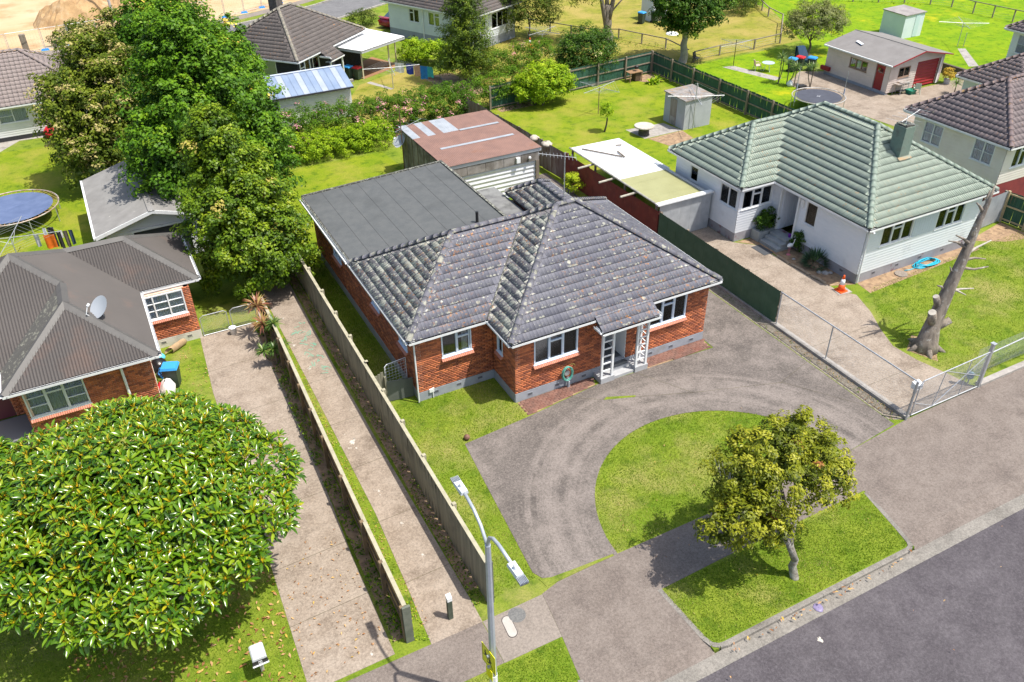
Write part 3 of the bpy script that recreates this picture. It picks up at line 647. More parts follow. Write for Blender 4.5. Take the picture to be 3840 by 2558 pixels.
# short grass standing on the nearer lawns
def blades(name, poly, n, h, mat, z=0.0, seed=1):
    r = np.random.default_rng(seed); p = np.array(poly); lo, hi = p.min(0), p.max(0); Q = r.uniform(lo, hi, (n, 2)); ins = np.zeros(n, bool); j = len(p)-1
    for i in range(len(p)):
        c = ((p[i, 1] > Q[:, 1]) != (p[j, 1] > Q[:, 1])) & (Q[:, 0] < (p[j, 0]-p[i, 0])*(Q[:, 1]-p[i, 1])/(p[j, 1]-p[i, 1]+1e-12)+p[i, 0]); ins ^= c; j = i
    Q = Q[ins]; m = len(Q); a = r.uniform(0, 6.283, m); w = .008+.008*r.random(m); hh = h*r.uniform(.5, 1.3, m); l = r.normal(0, .4, (m, 2))*hh[:, None]
    dx, dy = np.cos(a)*w, np.sin(a)*w; zz = np.full(m, z)
    V = np.stack([np.c_[Q[:, 0]-dx, Q[:, 1]-dy, zz], np.c_[Q[:, 0]+dx, Q[:, 1]+dy, zz], np.c_[Q+l, zz+hh]], 1).reshape(-1, 3)
    pt = .5+.25*np.sin(Q[:, 0]*1.3+np.sin(Q[:, 1]*.9))*np.cos(Q[:, 1]*1.1+Q[:, 0]*.4)
    t = np.clip(pt+r.normal(0, .2, m), 0, 1)
    o = link(name, np_mesh(name, V, np.arange(m*3).reshape(-1, 3), tint=t), mat); return tag(o, kind='stuff')
GRB = leaf_mat('grass_blade', [(0, (.08, .17, .008)), (.4, (.21, .33, .018)), (.75, (.34, .41, .05)), (1, (.5, .44, .17))], rough=.6, trans=.35, spec=.15)
blades('grass', A+[(11.1, 14.72)], 36000, .05, GRB, 0, 1)
blades('grass', [(11.62, 10.55), (19.6, 10.55), (20.1, 12.9), (11.55, 12.85)], 20400, .05, GRB, 0, 2)
blades('grass', [(6.75, 15), (8.35, 15.1), (8.6, 17.5), (9.0, 21.75), (11.8, 22.05), (11.8, 24.9), (7.0, 25.2)], 36000, .05, GRB, 0, 3)
blades('grass', [(-7, 14.6), (.98, 14.6), (1.2, 20), (1.3, 27), (-7, 27)], 54000, .055, GRB, 0, 4)
blades('grass', [(28.6, 15.5), (42, 15.8), (42, 23), (30.8, 22.6), (29.4, 21), (28.2, 18.6)], 42000, .05, GRB, 0, 5)
blades('grass', [(4.7, 11), (7.6, 11), (7.95, 12.8), (4.7, 12.8)], 5400, .05, GRB, 0, 6)
blades('grass', [(7.0, 25.6), (8.4, 25.6), (8.4, 39), (7.0, 38)], 14000, .06, GRB, 0, 7)
# ------------------------------------------------------------------ houses
T32 = .622
BRICK = M('orange_brick', (.62, .205, .085), (.52, .155, .065), scale=1.5, rough=.9, rnd=(.2, .065, .04), rndamt=.95, bump=.4, bscale=50)
SILLB = M('sill_brick', (0.65, 0.275, 0.1875), (0.55, 0.2125, 0.1375), scale=4, rough=.85, rnd=(0.45, 0.1625, 0.1125), rndamt=.5)
MORTAR = M('mortar', (0.644, 0.4991, 0.4025), (0.483, 0.3542, 0.2737), scale=5, rough=.95)
FOUND = M('foundation_grey', (0.3335, 0.3565, 0.4025), (0.276, 0.299, 0.345), scale=2, rough=.85, dirt=(0.207, 0.184, 0.1495), dscale=1.2, dlo=.58, dhi=.85, bump=.3)
BLUEW = M('window_paint', (0.66, 0.748, 0.88), (0.594, 0.682, 0.814), scale=3, rough=.5)
TILE = tile_mat('slate_tile', (.105, .108, .138), (.15, .152, .178), (.60, .60, .50), .2, .8, rows=(1, 22.70, .2929))
TILEW = tile_mat('slate_tile_wing', (.105, .108, .138), (.15, .152, .178), (.60, .60, .50), .24, .9, rows=(1, 24.69, .2929))
TILEP = tile_mat('slate_tile_plain', (.105, .108, .138), (.15, .152, .178), (.60, .60, .50), .3, .3)
TILEL = tile_mat('lichen_tile', (0.13, 0.1248, 0.1404), (0.195, 0.1885, 0.195), (0.611, 0.611, 0.507), .62, .9)
CAPM = tile_mat('ridge_tile', (0.096, 0.096, 0.12), (0.144, 0.144, 0.168), (0.368, 0.368, 0.296), .5, .3)
MEMB = M('roof_membrane', (0.0918, 0.1006, 0.1064), (0.1139, 0.1212, 0.1248), scale=2.5, rough=.9, dirt=(0.0734, 0.0808, 0.0845), dscale=.5, fine=.4, fscale=70)
FSEAM = M('felt_seam', (.045, .047, .05), rough=.9)
LICH = M('lichen_edge', (.07, .07, .065), (.34, .35, .29), scale=9, rough=.95, lo=.5, hi=.66)
CURT = M('cream_curtain', (.62, .60, .53), (.42, .41, .37), scale=14, rough=.9, vec=(1, 1, .05))
def fascia_flat(H, pts, z0s, mat): pass

# --- the brick house
H = House('brick_house', 'orange brick house with lichen-spotted slate grey tile roof behind the looped driveway', 14.5, 28.0)
zE = 3.1
xl, xb, xr, yf, yw, yr = 8.22, 11.53, 21.38, 22.73, 24.72, 31.65
ry = (yf+yr)/2; rd = (yr-yf)/2; wy = (yw+yr)/2; wd_ = (yr-yw)/2
H.facet([(xb, yf), (xr, yf), (xr-rd, ry), (xb+rd, ry)], (xb, yf), (0, 1), zE, T32, 'rib', 'slate_tile')
H.facet([(xr, yf), (xr, yr), (xr-rd, ry)], (xr, yf), (-1, 0), zE, T32, 'rib', 'slate_tile_plain')
H.facet([(xb, yf), (xb+rd, ry), (xb+wd_, wy), (xb, yw)], (xb, yf), (1, 0), zE, T32, 'rib', 'lichen_tile')
H.facet([(xl, yw), (xb, yw), (xb+wd_, wy), (xl+wd_, wy)], (xl, yw), (0, 1), zE, T32, 'rib', 'slate_tile_wing')
H.facet([(xl, yw), (xl+wd_, wy), (xl, yr)], (xl, yr), (1, 0), zE, T32, 'rib', 'lichen_tile')
H.facet([(xl, yr), (xl+wd_, wy), (xb+wd_, wy), (xb+wd_, yr)], (xr, yr), (0, -1), zE, T32, 'rib', 'slate_tile')
H.facet([(xb+wd_, yr), (xb+wd_, wy), (xb+rd, ry), (xr-rd, ry), (xr, yr)], (xr, yr), (0, -1), zE, T32, 'rib', 'slate_tile')
H.facet([(15.2, 22.12), (17.88, 22.12), (17.88, yf), (15.2, yf)], (15.2, 22.12), (0, 1), zE-.48*T32, T32, 'rib', 'slate_tile', lift=.004)
rx0, rx1, rry, rey = 17.5, 20.0, 34.8, 33.55
H.facet([(rx0, yr-.4), (rx0, rry), (18.75, rey), (18.75, 30.3)], (rx0, rry), (1, 0), zE, T32, 'rib', 'lichen_tile', lift=.01)
H.facet([(rx1, yr-.4), (rx1, rry), (18.75, rey), (18.75, 30.3)], (rx1, yr), (-1, 0), zE, T32, 'rib', 'slate_tile_plain', lift=.01)
H.facet([(rx0, rry), (rx1, rry), (18.75, rey)], (rx1, rry), (0, -1), zE, T32, 'rib', 'slate_tile', lift=.01)
zr = zE+T32*rd; zw = zE+T32*wd_; zq = zE+T32*1.25
for p, q in (((xb, yf, zE), (xb+rd, ry, zr)), ((xr, yf, zE), (xr-rd, ry, zr)), ((xr, yr, zE), (xr-rd, ry, zr)), ((xb+rd, ry, zr), (xr-rd, ry, zr)), ((xl, yw, zE), (xl+wd_, wy, zw)), ((xl, yr, zE), (xl+wd_, wy, zw)),
             ((xl+wd_, wy, zw), (xb+wd_, wy, zw)), ((xb+wd_, wy, zw), (xb+rd, ry, zr)), ((rx0, rry, zE), (18.75, rey, zq)), ((rx1, rry, zE), (18.75, rey, zq)), ((18.75, rey, zq), (18.75, 30.4, zq))): H.cap((p[0], p[1], p[2]+.03), (q[0], q[1], q[2]+.04))
H.eave(Fr(xr, yf, 0, -1), xr-17.88, zE); H.eave(Fr(15.2, yf, 0, -1), 15.2-xb, zE); H.eave(Fr(17.88, 22.12, 0, -1), 2.68, zE-.3, .35)
H.eave(Fr(15.2, 22.12, -1, 0), .5, zE-.24, .1); H.eave(Fr(17.88, 22.6, 1, 0), .5, zE-.24, .1)
H.eave(Fr(xb, yf, -1, 0), yw-yf, zE); H.eave(Fr(xb, yw, 0, -1), xb-xl, zE); H.eave(Fr(xl, yw, -1, 0), yr-yw, zE); H.eave(Fr(xr, yr, 1, 0), yr-yf, zE); H.eave(Fr(20.0, rry, 1, 0), 3.15, zE, .3); H.eave(Fr(rx0, rry, 0, 1), 2.5, zE, .3)
def U(F, *xy): return [abs((x-F.o[0])*F.d[0]+(y-F.o[1])*F.d[1]) for x, y in xy]
Z0, Z1 = .42, 2.95
Ff = Fr(21.08, 23.05, 0, -1); fu = lambda x: 21.08-x      # front wall of the main part: u runs to -X
holes = [(fu(14.66), fu(12.68), 1.57, 2.82), (fu(19.95), fu(18.1), 1.57, 2.82), (fu(17.0), fu(15.9), .42, 2.6)]
H.wall(Ff, 21.08-11.85, Z0, Z1, 'brick', holes, MORTAR, BRICK)
Fw = Fr(11.85, 24.95, 0, -1); wu = lambda x: 11.85-x
H.wall(Fw, 11.85-8.53, Z0, Z1, 'brick', [(wu(10.9), wu(9.62), 1.78, 2.85)], MORTAR, BRICK)
Fb = Fr(11.85, 24.95, -1, 0)
# u runs along d = (ny,-nx) = (0, 1) for n = (-1, 0): start at the front
Fb = Fr(11.85, 23.05, -1, 0); H.wall(Fb, 1.9, Z0, Z1, 'brick', [(1.02, 1.5, 1.66, 2.7)], MORTAR, BRICK)
Fl = Fr(8.53, 24.95, -1, 0); H.wall(Fl, 38.6-24.95, Z0, 3.0, 'brick', [(.85, 1.75, 1.9, 2.7), (4.0, 4.95, 1.95, 2.7), (9.2, 10.4, 1.7, 2.7)], MORTAR, BRICK)
Frt = Fr(21.08, 31.3, 1, 0); H.wall(Frt, 31.3-23.05, Z0, Z1, 'brick', [(2.0, 3.6, 1.6, 2.8)], MORTAR, BRICK)
Frr = Fr(15.5, 38.6, 0, 1); Frr = Fr(8.53, 38.6, 0, 1); H.wall(Frr, 6.97, Z0, 3.1, 'brick', [(2, 3.8, 1.5, 2.6)], MORTAR, BRICK)
Frx = Fr(15.5, 38.6, 1, 0); H.wall(Frx, 7.3, Z0, 3.2, 'brick', [], MORTAR, BRICK)
Fq = Fr(19.7, 34.5, 1, 0); H.wall(Fq, 3.2, Z0, Z1, 'brick', [], MORTAR, BRICK); Fq2 = Fr(15.7, 34.5, 0, 1); H.wall(Fq2, 4.0, Z0, 2.75, 'brick', [], MORTAR, BRICK)
Fz = Fr(15.5, 31.3, 0, 1); H.wall(Fz, 5.58, Z0, Z1, 'brick', [], MORTAR, BRICK)
for F, L in ((Ff, 9.23), (Fw, 3.32), (Fb, 1.9), (Fl, 13.65), (Frt, 8.25), (Frr, 6.97), (Frx, 7.3), (Fq, 3.2)): foundation(H, F, L, Z0, FOUND)
vents(H, Ff, [fu(x) for x in (12.5, 13.75, 15.0, 18.3, 19.37, 20.46)], .22, FOUND); vents(H, Fw, [wu(x) for x in (9.25, 10.25, 11.2)], .25, FOUND)
L3 = [(1, 'f'), (1.05, 't'), (1, 'f')]
window(H, Ff, fu(14.66), fu(12.68), 1.57, 2.82, L3, BLUEW, [(CURT, .02, .2)], sill=SILLB)
window(H, Ff, fu(19.95), fu(18.1), 1.57, 2.82, L3, BLUEW, [(CURT, .02, .14), (M('blue_bedding', (.1, .25, .55), rough=.9), .45, .9)], sill=SILLB)
window(H, Fw, wu(10.9), wu(9.62), 1.78, 2.85, [(1, 't'), (1, 'f')], BLUEW, [(CURT, .1, .3)], sill=SILLB)
window(H, Fb, 1.02, 1.5, 1.66, 2.7, [(1, 'f')], BLUEW, [(NET, 0, 1)], sill=SILLB)
for a, c, z in ((.85, 1.75, 1.9), (4.0, 4.95, 1.95), (9.2, 10.4, 1.7)): window(H, Fl, a, c, z, 2.7, [(1, 't'), (1, 'f')], BLUEW, [(NET, 0, 1)], sill=SILLB)
window(H, Frt, 2.0, 3.6, 1.6, 2.8, L3, BLUEW, [(CURT, 0, .2)], sill=SILLB); window(H, Frr, 2, 3.8, 1.5, 2.6, L3, BLUEW, [(CURT, 0, .2)])
# recessed entry, steps and ladder-like porch posts
PORCHW = M('porch_white', (.74, .76, .78), rough=.7)
e = MB(); e.box(16.98, 17.04, 23.06, 24.5, .38, 2.6); e.box(15.86, 15.92, 23.06, 24.5, .38, 2.6); e.box(15.9, 17.0, 24.45, 24.52, .38, 2.6); e.box(15.88, 17.02, 23.06, 24.5, 2.58, 2.64); e.build('entry_wall', PORCHW, H.r)
MB().box(15.9, 17.0, 22.85, 24.46, .0, .4).build('entry_floor', M('porch_floor', (.1, .11, .12), rough=.5), H.r)
d_ = MB(); d_.box(16.0, 16.86, 24.41, 24.45, .4, 2.45); door = d_.build('door', M('front_door', (.32, .36, .4), rough=.4), H.r); MB().tube([(16.1, 24.40, 1.35), (16.1, 24.34, 1.35), (16.2, 24.34, 1.35)], .012).build('handle', GALV, door)
PORCHC = M('porch_concrete', (.42, .43, .45), (.34, .35, .37), scale=3, rough=.8)
for xa, xc in ((15.45, 16.1), (17.12, 17.75)): MB().box(xa, xc, 22.42, 23.03, 0, .26).build('porch_plinth', PORCHC, H.r)
st = MB(); st.box(16.1, 17.12, 22.48, 22.82, 0, .13); st.box(16.1, 17.12, 22.82, 23.03, 0, .27); st.build('step', PORCHC, H.r)
for pts in (((15.5, 22.5), (16.0, 22.5)), ((17.18, 22.5), (17.66, 22.5)), ((17.66, 22.5), (17.66, 22.95, 1))):
    pp = MB()
    for x, y in ([p for p in pts if len(p) == 2] if len(pts[1]) == 2 else [pts[1][:2]]): pp.box(x-.045, x+.045, y-.045, y+.045, .261, 2.66)
    po = pp.build('porch_post', PORCHW, H.r)
    for k in range(6):
        z = .55+k*.36; (xa, ya), (xc, yc) = pts[0][:2], pts[1][:2]; MB().box(xa+(.046 if xc > xa else -.02), xc-(.046 if xc > xa else -.02), ya-.02+(.066 if yc > ya else 0), yc+.02-(.066 if yc > ya else 0), z, z+.055).build('rung', PORCHW, po)
# flat roofed rear part: felt laid in strips, raised edge with lichen
def zfl(x): return 3.25+.3*(x-8.3)/7.45
fr_ = MB(); fr_.slab([(8.25, 31.2, zfl(8.25)-.03), (15.8, 31.2, zfl(15.8)-.03), (15.8, 38.98, zfl(15.8)-.03), (8.25, 38.98, zfl(8.25)-.03)], .15); flat = fr_.build('flat_roof', MEMB, H.r)
for i in range(8):
    a, c = 8.27+7.51*i/8, 8.27+7.51*(i+1)/8+.05; c = min(c, 15.78)
    if i: MB().slab([(a-.008, 31.22, zfl(a)+.017), (a+.008, 31.22, zfl(a)+.017), (a+.008, 38.95, zfl(a)+.017), (a-.008, 38.95, zfl(a)+.017)], .004).build('felt_seam', FSEAM, flat)
    MB().slab([(a, 31.22, zfl(a)+.004), (c, 31.22, zfl(c)+(.012 if i < 7 else .004)), (c, 38.95, zfl(c)+(.012 if i < 7 else .004)), (a, 38.95, zfl(a)+.004)], .02).build('felt_strip', MEMB, flat)
eg = MB()
for i in range(24):
    x0, x1 = 8.22+7.6*i/24, 8.22+7.6*(i+1)/24; eg.slab([(x0, 38.9, zfl(x0)+.07), (x1, 38.9, zfl(x1)+.07), (x1, 39.05, zfl(x1)+.05), (x0, 39.05, zfl(x0)+.05)], .2)
eg.slab([(15.72, 31.2, zfl(15.7)+.07), (15.86, 31.2, zfl(15.7)+.05), (15.86, 39.05, zfl(15.7)+.05), (15.72, 39.05, zfl(15.7)+.07)], .22); eg.build('roof_edge', LICH, flat)
MB().slab([(8.18, 31.6, zfl(8.2)-.0), (8.25, 31.6, zfl(8.2)+.02), (8.25, 39.0, zfl(8.2)+.02), (8.18, 39.0, zfl(8.2))], .05).build('drip_edge', LICH, flat)
g_ = MB(); g_.box(8.05, 8.17, 31.65, 39.05, 3.06, 3.08); g_.box(8.05, 8.06, 31.65, 39.05, 3.08, 3.17); g_.box(8.2, 8.24, 31.65, 39.05, 2.98, 3.2); g_.build('gutter', WHITE, H.r)
MB().box(8.24, 15.8, 38.65, 38.98, 2.98, 3.06).build('soffit', WHITE, H.r)
lf = MB(); lf.slab([(15.86, 31.3, 2.92), (17.5, 31.3, 2.92), (17.5, 36.1, 2.86), (15.86, 36.1, 2.86)], .12); lf.build('lower_roof', M('old_felt', (.12, .12, .125), (.2, .205, .2), scale=1.2, rough=.9, dirt=(.05, .05, .05), dscale=.9), H.r)
pp = MB(); pp.tube([(14.45, 31.7, 3.4), (14.45, 31.7, 4.05)], .07, 10); pp.build('flue', BLACK, H.r)
downpipe(H, [(8.47, 24.86, 2.98), (8.47, 24.86, .05)], .035); downpipe(H, [(21.3, 22.75, 3.0), (21.2, 22.95, 2.8)], .045)
vf = MB(); vf.tube([(xb, yw, zE+.05), (xb+wd_, wy, zw+.05)], .035, 5); vf.build('valley_flashing', LICH, H.r)
mtr = MB(); mtr.box(8.95, 9.1, 24.87, 24.93, .32, .47); mtr.box(9.1, 9.16, 24.89, 24.93, .3, .5); mtr.tube([(9.1, 24.9, .32), (9.1, 24.9, .02)], .02); mtr.build('meter_box', WHITE, H.r)
H.done(DARK, CAPM)

# --- green roofed weatherboard house
GWALL = M('pale_blue_board', (.76, .79, .85), (.70, .74, .81), scale=1.2, rough=.6, dirt=(.46, .48, .52), dscale=.7, dlo=.6, dhi=.9)
GTILE = tile_mat('green_metal_tile', (0.22, 0.2695, 0.2255), (0.2805, 0.33, 0.275), (0.506, 0.506, 0.418), .16, .3, .5)
GCAP = M('green_cap', (.22, .275, .23), (.18, .23, .19), scale=3, rough=.5, dirt=(.3, .3, .25), dscale=4, dlo=.6, dhi=.8)
GEDGE = M('green_edge_shade', (.03, .05, .04), (.05, .075, .06), scale=4, rough=.8)  # dark green shadow lines between the metal tile courses, painted onto the noses
GFND = M('plum_foundation', (.30, .30, .33), (.24, .23, .26), scale=1.5, rough=.85, dirt=(.16, .05, .06), dscale=1.3, dlo=.54, dhi=.66)
ORC = M('orange_curtain', (0.72, 0.272, 0.048), (0.32, 0.112, 0.032), scale=10, rough=.9, vec=(1., 1., 0.16)); GRC = M('green_curtain', (0.48, 0.64, 0.608), (0.72, 0.832, 0.8), scale=8, rough=.9, vec=(1., 1., 0.16))
H = House('weatherboard_house', 'pale blue weatherboard house with pale green tiled hip roof and green chimney', 34, 29)
x0, x1, y0, y1, z = 30.05, 38.75, 22.9, 35.2, 3.17; d = (x1-x0)/2; rx = (x0+x1)/2; w0 = 27.9; wy0 = 29.15; wd = (y1-wy0)/2; wyy = (y1+wy0)/2
H.facet([(x0, y0), (x1, y0), (rx, y0+d)], (x0, y0), (0, 1), z, T32, 'metal', 'green_metal_tile')
H.facet([(x0, y0), (rx, y0+d), (rx, y1-d), (x0+wd, wyy), (x0, wy0)], (x0, wy0), (1, 0), z, T32, 'metal', 'green_metal_tile')
H.facet([(x1, y0), (x1, y1), (rx, y1-d), (rx, y0+d)], (x1, y0), (-1, 0), z, T32, None)
H.facet([(w0, wy0), (x0, wy0), (x0+wd, wyy), (w0+wd, wyy)], (w0, wy0), (0, 1), z, T32, 'metal', 'green_metal_tile')
H.facet([(w0, wy0), (w0+wd, wyy), (w0, y1)], (w0, y1), (1, 0), z, T32, 'metal', 'green_metal_tile')
H.facet([(w0, y1), (w0+wd, wyy), (x0+wd, wyy), (rx, y1-d), (x1, y1)], (x1, y1), (0, -1), z, T32, None)
zr = z+T32*d; zw = z+T32*wd
for p, q in (((x0, y0, z), (rx, y0+d, zr)), ((x1, y0, z), (rx, y0+d, zr)), ((rx, y0+d, zr), (rx, y1-d, zr)), ((rx, y1-d, zr), (x0+wd, wyy, zw)), ((w0, wy0, z), (w0+wd, wyy, zw)), ((w0, y1, z), (w0+wd, wyy, zw)), ((w0+wd, wyy, zw), (x0+wd, wyy, zw)), ((x1, y1, z), (rx, y1-d, zr))):
    H.cap((p[0], p[1], p[2]+.04), (q[0], q[1], q[2]+.05))
H.eave(Fr(x1, y0, 0, -1), x1-x0, z, .5); H.eave(Fr(x0, y0, -1, 0), wy0-y0, z, .5); H.eave(Fr(x0, wy0, 0, -1), x0-w0, z, .4); H.eave(Fr(w0, wy0, -1, 0), y1-wy0, z, .4); H.eave(Fr(x1, y1, 1, 0), y1-y0, z); H.eave(Fr(w0, y1, 0, 1), x1-w0, z)
F1 = Fr(38.4, 23.3, 0, -1); u1 = lambda x: 38.4-x
H.wall(F1, 7.95, .5, 3.0, 'board', [(u1(33.62), u1(31.5), 1.72, 2.82), (u1(37.25), u1(35.27), 1.68, 2.82)], GWALL, GWALL)
F2 = Fr(30.45, 23.3, -1, 0); H.wall(F2, 29.45-23.3, .5, 3.0, 'board', [(3.05, 3.82, 1.58, 2.8), (4.3, 5.45, .5, 2.75)], GWALL, GWALL)
F3 = Fr(30.45, 29.45, 0, -1); H.wall(F3, 2.3, .5, 3.0, 'board', [(.15, 2.1, 1.78, 2.82)], GWALL, GWALL)
F4 = Fr(28.15, 29.45, -1, 0); H.wall(F4, 5.3, .5, 3.0, 'board', [(.12, 1.5, 1.75, 2.82), (3.35, 4.05, 2.0, 2.85)], GWALL, GWALL)
F5 = Fr(38.4, 34.75, 1, 0); H.wall(F5, 11.45, .5, 3.0, 'board', [], GWALL, GWALL); F6 = Fr(28.15, 34.75, 0, 1); H.wall(F6, 10.25, .5, 3.0, 'board', [], GWALL, GWALL)
for F, L in ((F1, 7.95), (F2, 6.15), (F3, 2.3), (F4, 5.3), (F5, 11.45), (F6, 10.25)): foundation(H, F, L, .5, GFND)
vents(H, F1, [u1(x) for x in (31.6, 33.2, 34.8, 36.4, 37.8)], .3, GFND); vents(H, F2, [.9, 2.6], .3, GFND)
window(H, F1, u1(33.62), u1(31.5), 1.72, 2.82, L3, WHITE, [(ORC, .0, .3), (ORC, .34, .62), (ORC, .68, 1)]); window(H, F1, u1(37.25), u1(35.27), 1.68, 2.82, L3, WHITE, [(GRC, 0, .28), (GRC, .4, .6), (GRC, .7, 1)])
window(H, F2, 3.05, 3.82, 1.58, 2.8, [(1, 'f')], WHITE, [(ORC, .05, .95)]); window(H, F3, .15, 2.1, 1.78, 2.82, [(1, 'f'), (1, 't'), (1, 'f')], WHITE, [(NET, 0, 1)])
window(H, F4, .12, 1.5, 1.75, 2.82, [(1, 'f'), (1, 'f')], WHITE, [(NET, 0, 1)]); window(H, F4, 3.35, 4.05, 2.0, 2.85, [(1, 'f')], WHITE, [(NET, 0, 1)])
# flat shiplap panel between the two front windows
pn = MB(); pn.fbox(F1, u1(35.22), u1(33.67), 1.7, 2.84, .029, .034); pan = pn.build('panel', M('blue_panel', (.56, .62, .72), rough=.6), H.r)
for k in range(9): MB().fbox(F1, u1(35.2)+k*.172, u1(35.2)+k*.172+.162, 1.71, 2.83, .034, .042).build('board', MATS['blue_panel'], pan)
# side entry: recess with vertical boards, landing and steps
en = MB(); en.box(30.46, 31.6, 28.74, 28.79, .5, 2.8); en.box(30.46, 31.6, 27.55, 27.6, .5, 2.8); en.box(31.58, 31.63, 27.55, 28.79, .5, 2.8); en.build('entry_wall', GWALL, H.r)
for k in range(6): MB().box(30.5+k*.18, 30.5+k*.18+.165, 28.725, 28.74, .5, 2.75).build('entry_board', GWALL, H.r)
MB().box(31.55, 31.58, 27.75, 28.6, .5, 2.5).build('door', M('grey_door', (.35, .38, .42), rough=.5), H.r)
en = MB(); en.box(30.3, 30.44, 27.5, 27.6, .5, 3.0); en.box(30.3, 30.44, 28.74, 28.84, .5, 3.0); en.build('entry_post', WHITE, H.r)
GST = M('grey_step', (.33, .36, .37), (.26, .28, .3), scale=3, rough=.85)
for k, (xa, zz) in enumerate(((29.3, .17), (29.6, .34), (29.9, .5))): MB().box(xa, 30.43, 27.45+.02*k, 28.75-.02*k, 0, zz).build('step', GST, H.r)
MB().box(29.25, 30.42, 28.8, 29.4, 0, .55).build('planter', GST, H.r)
ch = MB(); ch.box(34.18, 34.82, 25.45, 26.15, 4.5, 6.35); cho = ch.build('chimney', M('chimney_green', (.14, .2, .17), (.2, .26, .22), scale=2, rough=.85, dirt=(.09, .09, .08), dscale=2, bump=.5), H.r)
cp = MB(); cp.box(34.22, 34.78, 25.49, 25.6, 6.35, 6.47); cp.box(34.22, 34.78, 26.0, 26.11, 6.35, 6.45); cp.box(34.22, 34.33, 25.6, 26.0, 6.35, 6.44); cp.box(34.67, 34.78, 25.6, 26.0, 6.35, 6.46); cp.build('chimney_rim', LICH, cho)
fl = MB(); fl.slab([(34.08, 25.3, 4.80), (34.92, 25.3, 4.80), (34.92, 25.46, 4.90), (34.08, 25.46, 4.90)], .02); fl.build('flashing', M('rusty_flashing', (.34, .2, .08), (.2, .24, .2), scale=6, rough=.7), cho)
st_ = MB(); st_.box(33.9, 34.05, 22.95, 25.3, 0, 0) if False else None
downpipe(H, [(30.2, 22.72, 3.05), (30.5, 23.2, 2.8), (30.5, 23.2, .1)], .045)
MB().fbox(F2, 3.95, 4.15, 2.35, 2.75, .03, .1).build('meter_box', WHITE, H.r)
H.edge = GEDGE; H.done(DARK, GCAP)

# --- left brick house under corrugated iron
IRON = M('grey_iron', (0.0685, 0.0613, 0.0581), (0.0805, 0.0715, 0.0678), scale=1.6, rough=.55, dirt=(0.1097, 0.0774, 0.0656), dscale=.55, dlo=.56, dhi=.75, vec=(0.3427, 0.3226, 0.3125), spec=.4)
IRONL = tile_mat('lichen_iron', (0.0743, 0.072, 0.0674), (0.09, 0.0877, 0.0833), (0.225, 0.225, 0.189), .5, 0)
IRCAP = M('iron_cap', (0.0851, 0.0814, 0.0794), (0.0983, 0.0946, 0.0907), scale=3, rough=.55)
H = House('iron_roofed_house', 'brick house under grey corrugated iron roof with satellite dish, beside the ficus tree', -3, 34)
z = 2.8; T6 = .62; x0, x1, yf, yb = -8.5, -.2, 30.6, 38.9; d = (x1-x0)/2; mx = (x0+x1)/2
fx0, fx1, fyy = -5.5, -.2, 28.97; fm = (fx0+fx1)/2; fd = (fx1-fx0)/2
wx1, wy0, wy1 = 2.2, 34.1, 38.9; wm = (wy0+wy1)/2; wd = (wy1-wy0)/2
H.facet([(fx0, fyy), (fx1, fyy), (fm, fyy+fd)], (fx0, fyy), (0, 1), z, T6, 'corr', 'grey_iron')
H.facet([(fx0, fyy), (fm, fyy+fd), (fm, yf+fd), (fx0, yf)], (fx0, yf), (1, 0), z, T6, 'corr', 'lichen_iron')
H.facet([(x1, fyy), (fm, fyy+fd), (fm, yf+fd), (x1, yf+fd)], (x1, fyy), (-1, 0), z, T6, 'corr', 'grey_iron')
H.facet([(x1, yf+fd), (fm, yf+fd), (mx, yf+d), (x1-wd, wm), (x1, wy0)], (x1, fyy), (-1, 0), z, T6, 'corr', 'grey_iron')
H.facet([(x0, yf), (fx0, yf), (fm, yf+fd), (mx, yf+d)], (x0, yf), (0, 1), z, T6, 'corr', 'grey_iron')
H.facet([(x1, wy0), (wx1, wy0), (wx1-wd, wm), (x1-wd, wm)], (x1, wy0), (0, 1), z, T6, 'corr', 'grey_iron')
H.facet([(wx1, wy0), (wx1, wy1), (wx1-wd, wm)], (wx1, wy0), (-1, 0), z, T6, 'corr', 'grey_iron')
H.facet([(x0, yb), (mx, yb-d), (x1-wd, wm), (x1-wd, yb)], (wx1, yb), (0, -1), z, T6, 'corr', 'grey_iron')
H.facet([(x1-wd, yb), (x1-wd, wm), (wx1-wd, wm), (wx1, yb)], (wx1, yb), (0, -1), z, T6, 'corr', 'grey_iron')
H.facet([(x0, yf), (mx, yf+d), (x0, yb)], (x0, yb), (1, 0), z, T6, 'corr', 'grey_iron')
zf, zm, zw = z+T6*fd, z+T6*d, z+T6*wd
for p, q in (((fx0, fyy, z), (fm, fyy+fd, zf)), ((fx1, fyy, z), (fm, fyy+fd, zf)), ((fm, fyy+fd, zf), (fm, yf+fd, zf)), ((fm, yf+fd, zf), (mx, yf+d, zm)), ((wx1, wy0, z), (wx1-wd, wm, zw)), ((wx1, wy1, z), (wx1-wd, wm, zw)), ((wx1-wd, wm, zw), (x1-wd, wm, zw)), ((x1-wd, wm, zw), (mx, yf+d, zm)), ((x0, yf, z), (mx, yf+d, zm))):
    p, q = Vector(p), Vector(q); dv = (q-p).normalized(); sv = Vector((0, 0, 1)).cross(dv).normalized()*.2; cpm = MB()
    dz = .11 if abs(dv.x*dv.y) > .1 else .12
    cpm.add([p+sv+Vector((0, 0, -dz+.05)), p+Vector((0, 0, .06)), p-sv+Vector((0, 0, -dz+.05)), q+sv+Vector((0, 0, -dz+.05)), q+Vector((0, 0, .06)), q-sv+Vector((0, 0, -dz+.05))], [(0, 1, 4, 3), (1, 2, 5, 4)]); cpm.build('ridge_flashing', IRCAP, H.r)
